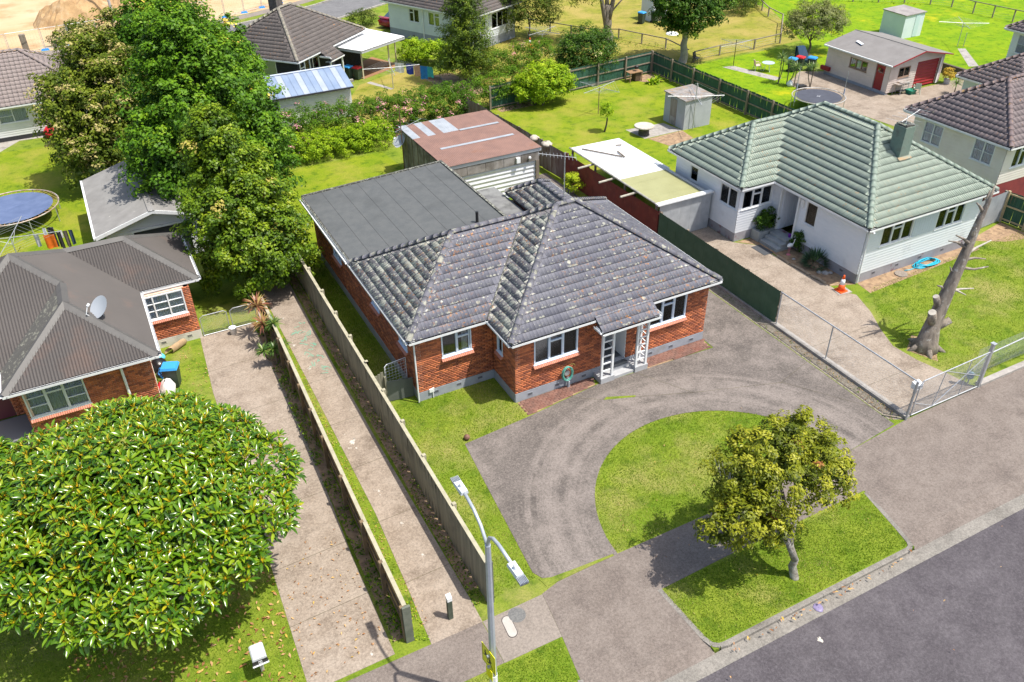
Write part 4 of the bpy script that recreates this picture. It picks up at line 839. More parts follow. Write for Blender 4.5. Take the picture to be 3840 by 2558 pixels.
H.eave(Fr(fx1, fyy, 0, -1), fx1-fx0, z, .4); H.eave(Fr(fx1, wy0, 1, 0), wy0-fyy, z, .4); H.eave(Fr(wx1, wy0, 0, -1), wx1-x1, z, .3); H.eave(Fr(wx1, wy0, 1, 0) if 0 else Fr(wx1, wy1, 1, 0), wy1-wy0, z, .4); H.eave(Fr(fx0, yf, 0, -1), 3, z, .4); H.eave(Fr(fx0, fyy, -1, 0), yf-fyy, z, .4)
CREAMF = M('cream_foundation', (.62, .6, .53), (.54, .52, .46), scale=2, rough=.85, dirt=(.3, .28, .22), dscale=1.5)
Fa = Fr(1.72, 33.85, 0, -1); H.wall(Fa, 2.3, .42, 2.65, 'brick', [(.3, 1.95, 1.45, 2.6)], MORTAR, BRICK); foundation(H, Fa, 2.3, .42, CREAMF); vents(H, Fa, [.5, 1.6], .25, CREAMF)
Fc = Fr(1.72, 38.5, 1, 0); H.wall(Fc, 4.65, .42, 2.65, 'brick', [], MORTAR, BRICK); foundation(H, Fc, 4.65, .42, CREAMF)
Fd = Fr(-.6, 29.4, 0, -1); H.wall(Fd, 4.5, .42, 2.65, 'brick', [(2.35, 4.4, 1.25, 2.55)], MORTAR, BRICK); foundation(H, Fd, 4.5, .42, CREAMF)
Fe = Fr(-.6, 33.9, 1, 0); H.wall(Fe, 4.5, .42, 2.65, 'brick', [(1, 2.4, 1.3, 2.5)], MORTAR, BRICK); foundation(H, Fe, 4.5, .42, CREAMF)
Fg = Fr(-5.1, 29.4, -1, 0); H.wall(Fg, 1.7, .42, 2.65, 'brick', [], MORTAR, BRICK); Fh = Fr(-5.1, 31.1, 0, -1); H.wall(Fh, 3, .42, 2.65, 'brick', [(.6, 1.6, .42, 2.4)], MORTAR, BRICK)
Fk = Fr(-8.1, 38.5, 0, 1); H.wall(Fk, 9.8, .42, 2.65, 'brick', [], MORTAR, BRICK)
PALEW = M('pale_window_paint', (.62, .66, .66), rough=.6)
window(H, Fa, .3, 1.95, 1.45, 2.6, [(1, 'g'), (1, 'g'), (.6, 'g')], WHITE, [(NET, 0, 1)], sill=SILLB); window(H, Fd, 2.35, 4.4, 1.25, 2.55, [(1, 'g'), (1, 't'), (1, 'g')], PALEW, [(NET, 0, 1)], sill=SILLB); window(H, Fe, 1, 2.4, 1.3, 2.5, [(1, 'g'), (1, 'g')], WHITE, [(NET, 0, 1)], sill=SILLB)
MB().fbox(Fh, .62, 1.58, .42, 2.38, -.1, -.05).build('door', M('maroon_door', (.12, .03, .04), rough=.5), H.r)
MB().box(-8, -5.1, 29.5, 31.08, 0, .4).build('veranda_floor', M('veranda_boards', (.16, .16, .17), rough=.8), H.r)
downpipe(H, [(-1.75, 29.3, 2.65), (-1.6, 29.32, 2.4), (-1.6, 29.32, .1)], .05)
H.done(IRON)
# satellite dishes
def dish(loc, yaw, label, tilt=.9, r=.42, post=.5):
    t = thing('satellite_dish', label, 'satellite dish', loc, None, yaw, local=True)
    n = 20; a = MB(); vs = [(0, 0, -.07)]; fs = []
    for j, k in enumerate((.5, 1.0)):
        vs += [(r*k*math.cos(2*math.pi*i/n), r*1.1*k*math.sin(2*math.pi*i/n), -.07*(1-k*k)) for i in range(n)]
    fs += [(0, 1+i, 1+(i+1) % n) for i in range(n)]+[(1+i, 1+n+i, 1+n+(i+1) % n, 1+(i+1) % n) for i in range(n)]; a.add(vs, fs)
    R = Matrix.Translation((0, -.08, post))@Matrix.Rotation(tilt, 4, 'X')
    me = MB(); me.add([tuple(R@Vector(v)) for v in a.v], a.f); rf = me.build('reflector', M('dish_grey', (.34, .37, .41), rough=.45), t, True)
    MB().tube([tuple(R@Vector((0, -r*1.1, -.03))), tuple(R@Vector((0, -r*.95, .35))), tuple(R@Vector((0, -.1, .45)))], .018, 6).build('feed_arm', WHITE, t)
    q = R@Vector((0, -.1, .45)); MB().tube([tuple(q), tuple(q+Vector((.0, .1, .06)))], .05, 8).build('receiver', WHITE, t)
    MB().tube([(0, 0, -.05), (0, 0, post-.12), tuple(R@Vector((0, 0, -.08)))], .025, 7).build('mount', GALV, t)
    return t
dish((-1.66, 31.15, 3.68), math.radians(-60), 'grey satellite dish standing on the grey corrugated iron roof', .8, .42, .5)
dish((16.25, 46.4, 1.6), math.radians(-70), 'grey satellite dish fixed to the wall of the rusty roofed shed', .8, .4, .5)

# --- pink-brown boarded house on the right, brown roman tiles
BTILE = tile_mat('brown_roman_tile', (.135, .11, .115), (.18, .15, .152), (.4, .36, .25), .14, .35)
BCAP = tile_mat('brown_cap', (.13, .1, .105), (.18, .14, .14), (.4, .25, .08), .3, .9)
CREAM = M('cream_board', (0.768, 0.72, 0.684), (0.696, 0.636, 0.612), scale=1, rough=.65, dirt=(0.6, 0.528, 0.504), dscale=.6, dlo=.6, dhi=.9)
H = House('cream_house', 'cream weatherboard house with brown roman-tiled roof on a red foundation', 45.5, 28.5)
z = 3.9; x0, x1, y0, y1 = 42.3, 58, 25.05, 31.95; d = (y1-y0)/2; ym = (y0+y1)/2
H.facet([(x0, y0), (x1, y0), (x1, ym), (x0+d, ym)], (x0, y0), (0, 1), z, T32, 'roman', 'brown_roman_tile'); H.facet([(x0, y0), (x0+d, ym), (x0, y1)], (x0, y1), (1, 0), z, T32, 'roman', 'brown_roman_tile'); H.facet([(x0, y1), (x0+d, ym), (x1, ym), (x1, y1)], (x1, y1), (0, -1), z, T32, None)
for p, q in (((x0, y0, z), (x0+d, ym, z+T32*d)), ((x0, y1, z), (x0+d, ym, z+T32*d)), ((x0+d, ym, z+T32*d), (x1, ym, z+T32*d))): H.cap((p[0], p[1], p[2]+.04), (q[0], q[1], q[2]+.05))
H.eave(Fr(x0, y0, -1, 0), y1-y0, z, .5); H.eave(Fr(x1, y0, 0, -1), x1-x0, z, .5); H.eave(Fr(x0, y1, 0, 1), x1-x0, z, .5)
F1 = Fr(42.8, 25.5, -1, 0); H.wall(F1, 6.0, 1.55, 3.75, 'board', [(.65, 1.95, 2.4, 3.6), (3.95, 5.25, 2.3, 3.55)], CREAM, CREAM); F2 = Fr(57.5, 25.5, 0, -1); H.wall(F2, 14.7, 1.55, 3.75, 'board', [(12.3, 14.0, 2.35, 3.6), (8, 10, 2.35, 3.6)], CREAM, CREAM); F3 = Fr(42.8, 31.5, 0, 1); H.wall(F3, 14.7, 1.55, 3.75, 'board', [], CREAM, CREAM)
REDF = M('red_foundation', (.22, .03, .035), (.16, .02, .03), scale=2, rough=.8)
for F, L in ((F1, 6.0), (F2, 14.7), (F3, 14.7)): foundation(H, F, L, 1.55, REDF)
PINKC = M('pink_net', (.58, .46, .46), (.7, .68, .7), scale=7, rough=.9, vec=(1, 1, .6))
for a, c, zz in ((.65, 1.95, 2.4), (3.95, 5.25, 2.3)): window(H, F1, a, c, zz, zz+1.22, [(1, '2'), (1, '2')], WHITE, [(PINKC, 0, 1)])
window(H, F2, 12.3, 14.0, 2.35, 3.6, L3, WHITE, [(NET, 0, 1)]); window(H, F2, 8, 10, 2.35, 3.6, L3, WHITE, [(NET, 0, 1)])
H.done(DARK, BCAP)
# --- pale green outbuilding with brown tiles behind it
H = House('tiled_outbuilding', 'pale green outbuilding with brown tiled roof behind the cream house', 57.5, 36)
z = 2.45; x0, x1, y0, y1 = 54.5, 66, 32.2, 37.75; d = (y1-y0)/2; ym = (y0+y1)/2
H.facet([(x0, y0), (x1, y0), (x1, ym), (x0+d, ym)], (x0, y0), (0, 1), z, T32, 'roman', 'brown_roman_tile'); H.facet([(x0, y0), (x0+d, ym), (x0, y1)], (x0, y1), (1, 0), z, T32, 'roman', 'brown_roman_tile'); H.facet([(x0, y1), (x0+d, ym), (x1, ym), (x1, y1)], (x1, y1), (0, -1), z, T32, None)
for p, q in (((x0, y1, z), (x0+d, ym, z+T32*d)), ((x0+d, ym, z+T32*d), (x1, ym, z+T32*d))): H.cap((p[0], p[1], p[2]+.04), (q[0], q[1], q[2]+.05))
H.eave(Fr(x0, y0, -1, 0), y1-y0, z, .4); H.eave(Fr(x0, y1, 0, 1), x1-x0, z, .4)
PGR = M('pale_green_board', (.55, .66, .6), rough=.7); F1 = Fr(54.9, 32.6, -1, 0); H.wall(F1, 4.75, .1, 2.3, 'board', [], PGR, PGR); F2 = Fr(54.9, 37.35, 0, 1); H.wall(F2, 11, .1, 2.3, 'board', [], PGR, PGR); H.done(DARK, BCAP)
# --- blue-white house at the far right
H = House('blue_white_house', 'pale blue weatherboard house with brown tiles rising behind the tiled outbuilding', 68, 40)
z = 3.25; x0, x1, y0, y1 = 65.3, 76, 35, 42.3; d = (y1-y0)/2; ym = (y0+y1)/2
H.facet([(x0, y0), (x0+d, ym), (x0, y1)], (x0, y1), (1, 0), z, T32, 'roman', 'brown_roman_tile'); H.facet([(x0, y0), (x1, y0), (x1, ym), (x0+d, ym)], (x0, y0), (0, 1), z, T32, 'roman', 'brown_roman_tile'); H.facet([(x0, y1), (x0+d, ym), (x1, ym), (x1, y1)], (x1, y1), (0, -1), z, T32, None)
H.cap((x0, y1, z+.04), (x0+d, ym, z+T32*d+.05)); H.eave(Fr(x0, y0, -1, 0), y1-y0, z, .5); H.eave(Fr(x0, y1, 0, 1), x1-x0, z, .5)
F1 = Fr(65.8, 35.5, -1, 0); H.wall(F1, 6.3, .2, 3.1, 'board', [(4.6, 5.8, 1.5, 2.9)], GWALL, GWALL); F2 = Fr(65.8, 41.8, 0, 1); H.wall(F2, 10, .2, 3.1, 'board', [], GWALL, GWALL); window(H, F1, 4.6, 5.8, 1.5, 2.9, [(1, '2')], WHITE, [(NET, 0, 1)]); H.done(DARK, BCAP)

# --- dark brick house on the far street, turned to its own street
GREYT = tile_mat('grey_brown_tile', (.085, .075, .072), (.12, .105, .10), (.35, .33, .25), .1, .1)
GCAPT = tile_mat('mossy_cap', (.16, .15, .13), (.22, .2, .17), (.4, .38, .28), .5, .3)
DBRICK = M('navy_brick', (0.022, 0.024, 0.036), (0.032, 0.034, 0.048), scale=3, rough=.8, rnd=(0.012, 0.012, 0.02), rndamt=.8); DMORT = M('dark_mortar', (0.03, 0.03, 0.035), rough=.9)
H = House('dark_brick_house', 'black brick house with grey tiled hip roof and tall chimney, beyond the blue shed', 14.68, 63.08, math.radians(40))
z = 2.8; X1, Y1, d = 9.8, 8.2, 4.1
H.facet([(0, 0), (X1, 0), (X1-d, d), (d, d)], (0, 0), (0, 1), z, T32, 'flat', 'grey_brown_tile'); H.facet([(0, 0), (d, d), (0, Y1)], (0, Y1), (1, 0), z, T32, 'flat', 'grey_brown_tile'); H.facet([(X1, 0), (X1, Y1), (X1-d, d)], (X1, 0), (-1, 0), z, T32, None); H.facet([(0, Y1), (d, d), (X1-d, d), (X1, Y1)], (X1, Y1), (0, -1), z, T32, None)
H.facet([(2.9, -.95), (4.7, -.95), (4.7, 0), (2.9, 0)], (2.9, -.95), (0, 1), z-.95*T32, T32, 'flat', 'grey_brown_tile', lift=.004)
for p, q in (((0, 0, z), (d, d, z+T32*d)), ((0, Y1, z), (d, d, z+T32*d)), ((d, d, z+T32*d), (X1-d, d, z+T32*d)), ((X1, 0, z), (X1-d, d, z+T32*d))): H.cap((p[0], p[1], p[2]+.04), (q[0], q[1], q[2]+.05))
H.eave(Fr(X1, 0, 0, -1), X1-4.7, z); H.eave(Fr(2.9, 0, 0, -1), 2.9, z); H.eave(Fr(4.7, -.95, 0, -1), 1.8, z-.59, .5); H.eave(Fr(2.9, -.95, -1, 0), .95, z-.3, .1); H.eave(Fr(0, 0, -1, 0), Y1, z)
F1 = Fr(.45, .45, -1, 0); H.wall(F1, 7.3, .1, 2.65, 'brick', [(1.9, 3.3, .3, 2.6), (4.2, 5.4, 1.0, 2.4)], DMORT, DBRICK); F2 = Fr(9.35, .45, 0, -1); H.wall(F2, 8.9, .1, 2.65, 'brick', [(7.2, 8.6, .9, 2.5), (6.0, 6.9, 1.1, 2.4)], DMORT, DBRICK)
F3 = Fr(9.35, 7.75, 1, 0); H.wall(F3, 7.3, .1, 2.65, 'brick', [], DMORT, DBRICK); F4 = Fr(.45, 7.75, 0, 1); H.wall(F4, 8.9, .1, 2.65, 'brick', [], DMORT, DBRICK)
window(H, F1, 1.9, 3.3, .3, 2.6, [(1, 'f')], WHITE, [(M('white_blind', (.6, .62, .62), rough=.9), 0, 1)]); window(H, F1, 4.2, 5.4, 1.0, 2.4, [(1, 'f')], WHITE, [(NET, 0, 1)]); window(H, F2, 7.2, 8.6, .9, 2.5, [(1, 'f'), (1, 't')], WHITE, [(GRC, 0, .5)]); window(H, F2, 6.0, 6.9, 1.1, 2.4, [(1, 'f')], WHITE, None)
pc = MB(); pc.box(2.95, 3.05, -.9, -.8, 0, 2.2); pc.box(4.55, 4.65, -.9, -.8, 0, 2.2); pc.build('porch_post', WHITE, H.r)
ch = MB(); ch.box(4.3, 5.1, 4.35, 5.1, 4.6, 6.6); ch.build('chimney', M('dark_chimney', (.07, .06, .06), (.13, .12, .11), scale=4, rough=.9), H.r)
H.done(DARK, GCAPT)
# --- white house behind the conifer
H = House('white_board_house', 'white weatherboard house with grey tiles and four small windows, behind the conifer', 31.2, 67.75, math.radians(25))
z = 3.15; X1, Y1 = 6.0, 10.3; d = X1/2+.5
H.facet([(-.5, -.5), (6.5, -.5), (3, 3)], (-.5, -.5), (0, 1), z, .55, 'flat', 'grey_brown_tile'); H.facet([(-.5, -.5), (3, 3), (3, 7), (-.5, 10.5)], (-.5, 10.5), (1, 0), z, .55, 'flat', 'grey_brown_tile'); H.facet([(6.5, -.5), (6.5, 10.5), (3, 7), (3, 3)], (6.5, -.5), (-1, 0), z, .55, None); H.facet([(-.5, 10.5), (6.5, 10.5), (3, 7)], (6.5, 10.5), (0, -1), z, .55, None)
for p, q in (((-.5, -.5, z), (3, 3, z+1.92)), ((3, 3, z+1.92), (3, 7, z+1.92)), ((-.5, 10.5, z), (3, 7, z+1.92)), ((6.5, -.5, z), (3, 3, z+1.92))): H.cap((p[0], p[1], p[2]+.04), (q[0], q[1], q[2]+.05))
H.eave(Fr(6.5, -.5, 0, -1), 7, z); H.eave(Fr(-.5, -.5, -1, 0), 11, z)
WB = M('blue_white_board', (.66, .71, .78), (.6, .65, .72), scale=1, rough=.6)
F1 = Fr(0, 0, -1, 0); H.wall(F1, 10, .75, 3.0, 'board', [(6.2, 7.5, 1.6, 2.75), (3.7, 5.1, 1.6, 2.75)], WB, WB); F2 = Fr(6, 0, 0, -1); H.wall(F2, 6, .75, 3.0, 'board', [(1.0, 3.4, 1.4, 2.75)], WB, WB); F3 = Fr(0, 10, 0, 1); H.wall(F3, 6, .75, 3.0, 'board', [], WB, WB); F4 = Fr(6, 10, 1, 0); H.wall(F4, 10, .75, 3.0, 'board', [], WB, WB)
for F, L in ((F1, 10), (F2, 6), (F3, 6), (F4, 10)): foundation(H, F, L, .75, FOUND)
window(H, F1, 6.2, 7.5, 1.6, 2.75, [(1, 'f'), (1, 't')], WHITE, None); window(H, F1, 3.7, 5.1, 1.6, 2.75, [(1, 't'), (1, 'f')], WHITE, None); window(H, F2, 1.0, 3.4, 1.4, 2.75, [(1, 'f'), (1, 'f'), (1, 'f')], WHITE, [(NET, 0, .3)])
downpipe(H, [(-.06, 5.7, 3.0), (-.06, 5.7, .3)], .06); vents(H, F1, [2, 4.4, 7], .4); H.done(DARK, GCAPT)
# --- white tiled house at the far left
PTILE = tile_mat('mauve_tile', (.21, .175, .17), (.25, .21, .20), (.4, .36, .3), .05, .05)
H = House('mauve_roofed_house', 'white weatherboard house with mauve-brown tiled roof near the building site', -4, 67)
z = 2.45; x0, x1, y0, y1 = -16, .8, 64.3, 72.3; d = (y1-y0)/2; ym = (y0+y1)/2
H.facet([(x0, y0), (x1, y0), (x1-d, ym), (x0, ym)], (x0, y0), (0, 1), z, T32, 'roman', 'mauve_tile'); H.facet([(x1, y0), (x1, y1), (x1-d, ym)], (x1, y0), (-1, 0), z, T32, 'flat', 'mauve_tile'); H.facet([(x0, y1), (x1, y1), (x1-d, ym), (x0, ym)], (x1, y1), (0, -1), z, T32, None)
ax0, ax1, ay0, ay1 = -1, 6.5, 66.5, 72.0; ad = (ay1-ay0)/2; am = (ay0+ay1)/2
H.facet([(ax0, ay0), (ax1, ay0), (ax1-ad, am), (ax0, am)], (ax0, ay0), (0, 1), z, T32, 'roman', 'mauve_tile', lift=.02); H.facet([(ax1, ay0), (ax1, ay1), (ax1-ad, am)], (ax1, ay0), (-1, 0), z, T32, 'roman', 'mauve_tile', lift=.02); H.facet([(ax0, ay1), (ax1, ay1), (ax1-ad, am), (ax0, am)], (ax1, ay1), (0, -1), z, T32, None, lift=.02)
for p, q in (((x1, y0, z), (x1-d, ym, z+T32*d)), ((x0, ym, z+T32*d), (x1-d, ym, z+T32*d)), ((x1, y1, z), (x1-d, ym, z+T32*d)), ((ax0, am, z+T32*ad), (ax1-ad, am, z+T32*ad)), ((ax1, ay0, z), (ax1-ad, am, z+T32*ad))): H.cap((p[0], p[1], p[2]+.04), (q[0], q[1], q[2]+.05))
H.eave(Fr(x1, y0, 0, -1), x1-x0, z); H.eave(Fr(ax1, ay0, 0, -1), ax1-x1, z)
WW = M('white_board', (.72, .73, .75), (.66, .67, .69), scale=1, rough=.6)
F1 = Fr(.35, 64.75, 0, -1); H.wall(F1, 15, .3, 2.3, 'board', [(4.1, 5.9, 1.2, 2.15)], WW, WW); window(H, F1, 4.1, 5.9, 1.2, 2.15, [(1, 'f'), (1, '2')], WHITE, [(NET, 0, 1)]); F2 = Fr(6.1, 66.9, 0, -1); H.wall(F2, 6, .3, 2.3, 'board', [], WW, WW); F3 = Fr(.35, 66.9, 1, 0); H.wall(F3, 2.15, .3, 2.3, 'board', [], WW, WW)
F4 = Fr(6.1, 71.6, 1, 0); H.wall(F4, 4.7, .3, 2.3, 'board', [], WW, WW); F5 = Fr(-14.6, 71.8, 0, 1); H.wall(F5, 20, .3, 2.3, 'board', [], WW, WW)
for F, L in ((F1, 15), (F2, 6)): foundation(H, F, L, .3, DARK)
H.done(DARK, MATS['mauve_tile'])
# ------------------------------------------------------------------ sheds and garages
def corr_mesh(w, h, n=6, amp=.032):
    V = []; 
    for z in (0, h):
        for i in range(n*2+1): V.append((w*i/(n*2), amp if i % 2 else 0, z))
    k = n*2+1; return np.array(V), np.array([(i, i+1, k+i+1, k+i) for i in range(n*2)])
def iron_run(par, F, L, h, mat, z=0, w=.8, name='iron_sheet', jag=0):
    V, F_ = corr_mesh(w+.03, h); n = int(math.ceil(L/w)); ms = []
    for i in range(n):
        m = F.mtx(i*L/n, z+random.uniform(-jag, jag), (i % 2)*.004, (L/n)/w, 1, 1); ms.append(m@Matrix.Rotation(random.uniform(-jag, jag)*.3, 4, 'Y') if jag else m)
    scatter(name, par, V, F_, ms, mat, 300)
def corr_roof(par, p00, p10, p11, p01, mat, n=4, waves=10, name='roof_sheet', amp=.012, mats=None):
    """iron roof between four corners (p00->p10 across the sheets, p00->p01 along them)"""
    p00, p10, p11, p01 = map(Vector, (p00, p10, p11, p01)); nr = (p10-p00).cross(p01-p00).normalized(); nr = nr if nr.z > 0 else -nr
    for s in range(n):
        b = MB(); vs = []
        for k in range(waves*2+1):
            f = (s+k/(waves*2))/n; o = nr*(amp if k % 2 else 0)+nr*.003*(s % 2); vs += [p00.lerp(p10, f)+o, p01.lerp(p11, f)+o]
        b.add(vs, [(2*k, 2*k+2, 2*k+3, 2*k+1) for k in range(waves*2)]); b.build(name, mats[s] if mats else mat, par)
def wall_poly(par, pts, mat, name='wall', t=.1):
    """vertical wall polygon thickened along its normal (3D points)"""
    P = [Vector(p) for p in pts]; nr = (P[1]-P[0]).cross(P[2]-P[0]).normalized()*t; n = len(P)
    return MB().add([tuple(p) for p in P]+[tuple(p-nr) for p in P], [tuple(range(n)), tuple(range(2*n-1, n-1, -1))]+[(i, n+i, n+(i+1) % n, (i+1) % n) for i in range(n)]).build(name, mat, par)

# --- rusty roofed shed behind the brick house
RUST = M('faded_red_iron', (0.2376, 0.1363, 0.108), (0.1914, 0.1102, 0.0891), scale=1.3, rough=.7, dirt=(0.2178, 0.0928, 0.0432), dscale=.8, dlo=.6, dhi=.8)
ZINC = M('bare_zinc', (.46, .49, .53), (.36, .39, .43), scale=2, rough=.45, metal=.3)
GREYT2 = M('grey_weathered_panel', (.2, .18, .165), (.33, .31, .3), scale=1.1, rough=.95, vec=(2, 2, .5), dirt=(.07, .06, .05), dscale=1.1, dlo=.45, dhi=.7)
S_ = thing('rusty_shed', 'grey plank shed with faded red iron roof and ribbed white garage door', 'shed', (19.2, 43, 0))
sx0, sx1, sy0, sy1 = 16.55, 22.3, 39.9, 46.9; zl, zrr = 2.75, 2.75
for y0_, y1_, lift in ((sy0-.1, 42.4, .02), (42.3, 44.6, .01), (44.5, sy1+.1, 0)):
    mats = None
    if y0_ > 44: mats = [ZINC, RUST, ZINC, RUST, ZINC, ZINC, RUST, RUST, RUST, RUST, RUST, RUST]
    corr_roof(S_, (sx0-.15, y0_, zl+lift), (sx1+.1, y0_, zrr+lift), (sx1+.1, y1_, zrr+lift), (sx0-.15, y1_, zl+lift), RUST, 12 if mats else 8, 5 if mats else 7, mats=mats)
for y, xa, xc in ((42.35, 17.2, 21.9), (44.55, 19.4, 22.0)): MB().box(xa, xc, y-.12, y+.12, 2.79, 2.798).build('flashing', ZINC, S_)
wb = MB(); wb.box(sx0+.05, sx1-.05, sy0+.1, sy1-.05, 2.55, 2.72); wb.build('roof_frame', TIMBER, S_)
for i in range(8):
    y = sy0+(sy1-sy0)*i/8; MB().box(sx0-.02, sx0+.02, y+.02, y+(sy1-sy0)/8-.02, .05, 2.55).build('wall_panel', GREYT2, S_); MB().box(sx0-.045, sx0-.021, y-.03, y+.03, .05, 2.55).build('batten', TIMBER, S_)
MB().box(sx0+.03, sx0+.1, sy0+.05, sy1-.05, 0, 2.55).build('side_wall', DARK, S_); MB().box(sx1-.1, sx1, sy0+.05, sy1, 0, 2.55).build('side_wall', GREYT2, S_); MB().box(sx0+.1, sx1-.1, sy1-.08, sy1, 0, 2.55).build('rear_wall', GREYT2, S_)
MB().box(sx0-.1, sx1+.1, sy0-.03, sy0+.03, 2.55, 2.73).build('fascia', M('pale_fascia', (.5, .53, .58), rough=.7), S_)
for i in range(5):
    x = sx0+.02+(sx1-sx0-.05)*i/5; MB().box(x+.01, x+(sx1-sx0)/5-.02, sy0-.0, sy0+.05, 2.0, 2.54).build('front_panel', GREYT2, S_)
for x in (sx0, sx1-.22): MB().box(x, x+.2, sy0-.02, sy0+.1, 0, 2.0).build('jamb', TIMBER, S_)
rd_ = thing('x', 'x', 'x') if False else None
RIB = M('ribbed_steel', (.68, .7, .74), (.6, .62, .66), scale=2, rough=.45)
dv = []; k = 15
for i in range(k+1): dv += [(sx0+.2, sy0+.08+(.04 if i % 2 else 0), .02+1.96*i/k), (sx1-.22, sy0+.08+(.04 if i % 2 else 0), .02+1.96*i/k)]
MB().add(dv, [(2*i, 2*i+1, 2*i+3, 2*i+2) for i in range(k)]).build('garage_door', RIB, S_)
MB().box(20.75, 20.98, sy0-.16, sy0-.01, 2.12, 2.42).build('lamp_box', WHITE, S_); MB().lathe((21.6, sy0-.12, 2.28), [(.02, -.09), (.08, -.05), (.09, .02), (.06, .08), (.01, .1)], 10).build('globe_lamp', WHITE, S_, True)
MB().tube([(16.25, 46.1, 0), (16.25, 46.1, 4.3)], .03, 6).build('aerial_mast', M('rust_pole', (.12, .06, .04), rough=.9), S_)
def yagi(name, label, base, top, boom_dir, elems, n=9, L=1.6, el=.55, m=GALV):
    t = thing(name, label, 'antenna', base); MB().tube([base, top], .02, 6).build('mast', m, t)
    bd = Vector(boom_dir).normalized(); sd = Vector((0, 0, 1)).cross(bd).normalized(); p = Vector(top)-Vector((0, 0, .15)); MB().tube([p-bd*L*.3, p+bd*L*.7], .012, 5).build('boom', m, t)
    for i in range(n):
        c = p+bd*L*(-.3+i/(n-1)); h = el*(1.1-.5*i/n)*.5; MB().tube([c-sd*h, c+sd*h], .006, 4).build('element', m, t)
    return t
yagi('tv_antenna', 'television antenna on a tall mast on the slate grey ridge', (16.35, 27.17, 5.9), (16.35, 27.17, 8.1), (-1, .5, .15), 9, 11, 1.5, .6)
yagi('tv_antenna', 'old long-element aerial on the mast of the rusty roofed shed', (16.25, 46.3, 2.75), (18.6, 48.2, 2.2) if False else (16.5, 46.4, 3.0), (1, .6, 0), 7, 6, 2.6, 1.3)
yagi('tv_antenna', 'white aerial lying over the green chimney top', (34.5, 25.8, 6.4), (34.5, 25.8, 6.85), (1, .35, .0), 7, 5, 2.2, 1.4, WHITE)

# --- white and green roofed carport between the red fence and the green roofed house
CPW = M('white_iron', (0.6068, 0.6232, 0.656), (0.5576, 0.574, 0.6068), scale=1.5, rough=.5, dirt=(0.369, 0.3772, 0.3936), dscale=1.5, dlo=.62, dhi=.85)
CPG = M('olive_plastic', (0.301, 0.3024, 0.15), (0.266, 0.2664, 0.1275), scale=1, rough=.45)
S_ = thing('lean_to_carport', 'lean-to carport with white iron and olive plastic roof beside the red fence', 'carport', (26.1, 35.6, 0))
corr_roof(S_, (24.55, 35.0, 2.15), (24.55, 40.2, 2.15), (27.95, 40.2, 2.1), (27.95, 35.0, 2.1), CPW, 6, 8); corr_roof(S_, (24.55, 31.5, 2.14), (24.55, 35.1, 2.14), (27.6, 35.1, 2.09), (27.6, 31.5, 2.09), CPG, 4, 8)
MB().box(24.45, 28.0, 31.25, 31.55, 2.12, 2.2).build('front_flashing', WHITE, S_); MB().box(27.55, 27.75, 31.4, 36, 2.1, 2.16).build('side_flashing', ZINC, S_)
iron_run(S_, Fr(28.0, 31.42, 0, -1), 3.3, 2.05, ZINC, .03, name='door_sheet')
for x, y in ((24.6, 31.6), (24.6, 34.5), (24.6, 37.5), (24.6, 40), (27.85, 40), (27.9, 36.2)): MB().box(x-.05, x+.05, y-.05, y+.05, 0, 2.1).build('post', TIMBER, S_)
for y in (33.4, 35.5, 37.7): MB().tube([(23.55, y, 2.0), (25.2, y+.02, 2.05)], .06, 7).build('pole_beam', M('bleached_pole', (.42, .4, .34), (.3, .28, .23), scale=5, rough=.9), S_)
MB().tube([(24.5, 31.4, 2.16), (24.5, 40.2, 2.17)], .05, 6).build('gutter', M('mossy_gutter', (.25, .24, .2), (.4, .4, .38), scale=4, rough=.9), S_)
MB().box(27.95, 28.05, 36.0, 40.2, 0, 2.0).build('rear_panel', CPW, S_)
for nm, lb, a, c in (('timber_offcut', 'long dark timber offcut lying across the white carport roof', (25.0, 39.6), (26.4, 37.5)), ('timber_offcut', 'short timber offcut in the middle of the white carport roof', (26.6, 38.3), (26.5, 37.4)), ('timber_offcut', 'small scrap of wood near the far edge of the white carport roof', (27.0, 39.1), (27.35, 39.0))):
    solo(nm, lb, 'timber', MB().tube([(a[0], a[1], 2.215), (c[0], c[1], 2.205)], .045, 4), TIMBER, ((a[0]+c[0])/2, (a[1]+c[1])/2, 2.17))

# --- white garage under the big trees on the left
S_ = House('gable_garage', 'white weatherboard garage with grey felt gable roof beside the big trees', 1.4, 45, cat='garage')
z = 2.25; px0, px1, pm, py0, py1 = -1.42, 4.15, 1.36, 41.45, 49.2; pt = .29
FELT = M('grey_felt', (.19, .185, .18), (.24, .235, .23), scale=1.5, rough=.9, dirt=(.42, .41, .36), dscale=3, dlo=.68, dhi=.74)
for a, c in ((px0, pm), (px1, pm)):
    b = MB(); b.slab([(a, py0, z), (c, py0, z+pt*abs(pm-a)), (c, py1, z+pt*abs(pm-a)), (a, py1, z)] if a < c else [(c, py0, z+pt*abs(pm-a)), (a, py0, z), (a, py1, z), (c, py1, z+pt*abs(pm-a))], .07); b.build('roof', FELT, S_.r)
for a in (px0, px1):
    b = MB(); s1 = (a, py0-.02, z+.03), (pm, py0-.02, z+pt*abs(pm-a)+.03); b.add([s1[0], s1[1], (pm, py0-.02, s1[1][2]-.18), (a, py0-.02, z-.15), (a, py0+.02, z+.03), (pm, py0+.02, s1[1][2]), (pm, py0+.02, s1[1][2]-.18), (a, py0+.02, z-.15)], [(0, 1, 2, 3), (7, 6, 5, 4), (0, 4, 5, 1), (3, 2, 6, 7), (0, 3, 7, 4), (1, 5, 6, 2)]); b.build('barge_board', WHITE, S_.r)
MB().box(px0-.1, px0, py0, py1, z-.1, z-.0).build('gutter', WHITE, S_.r)
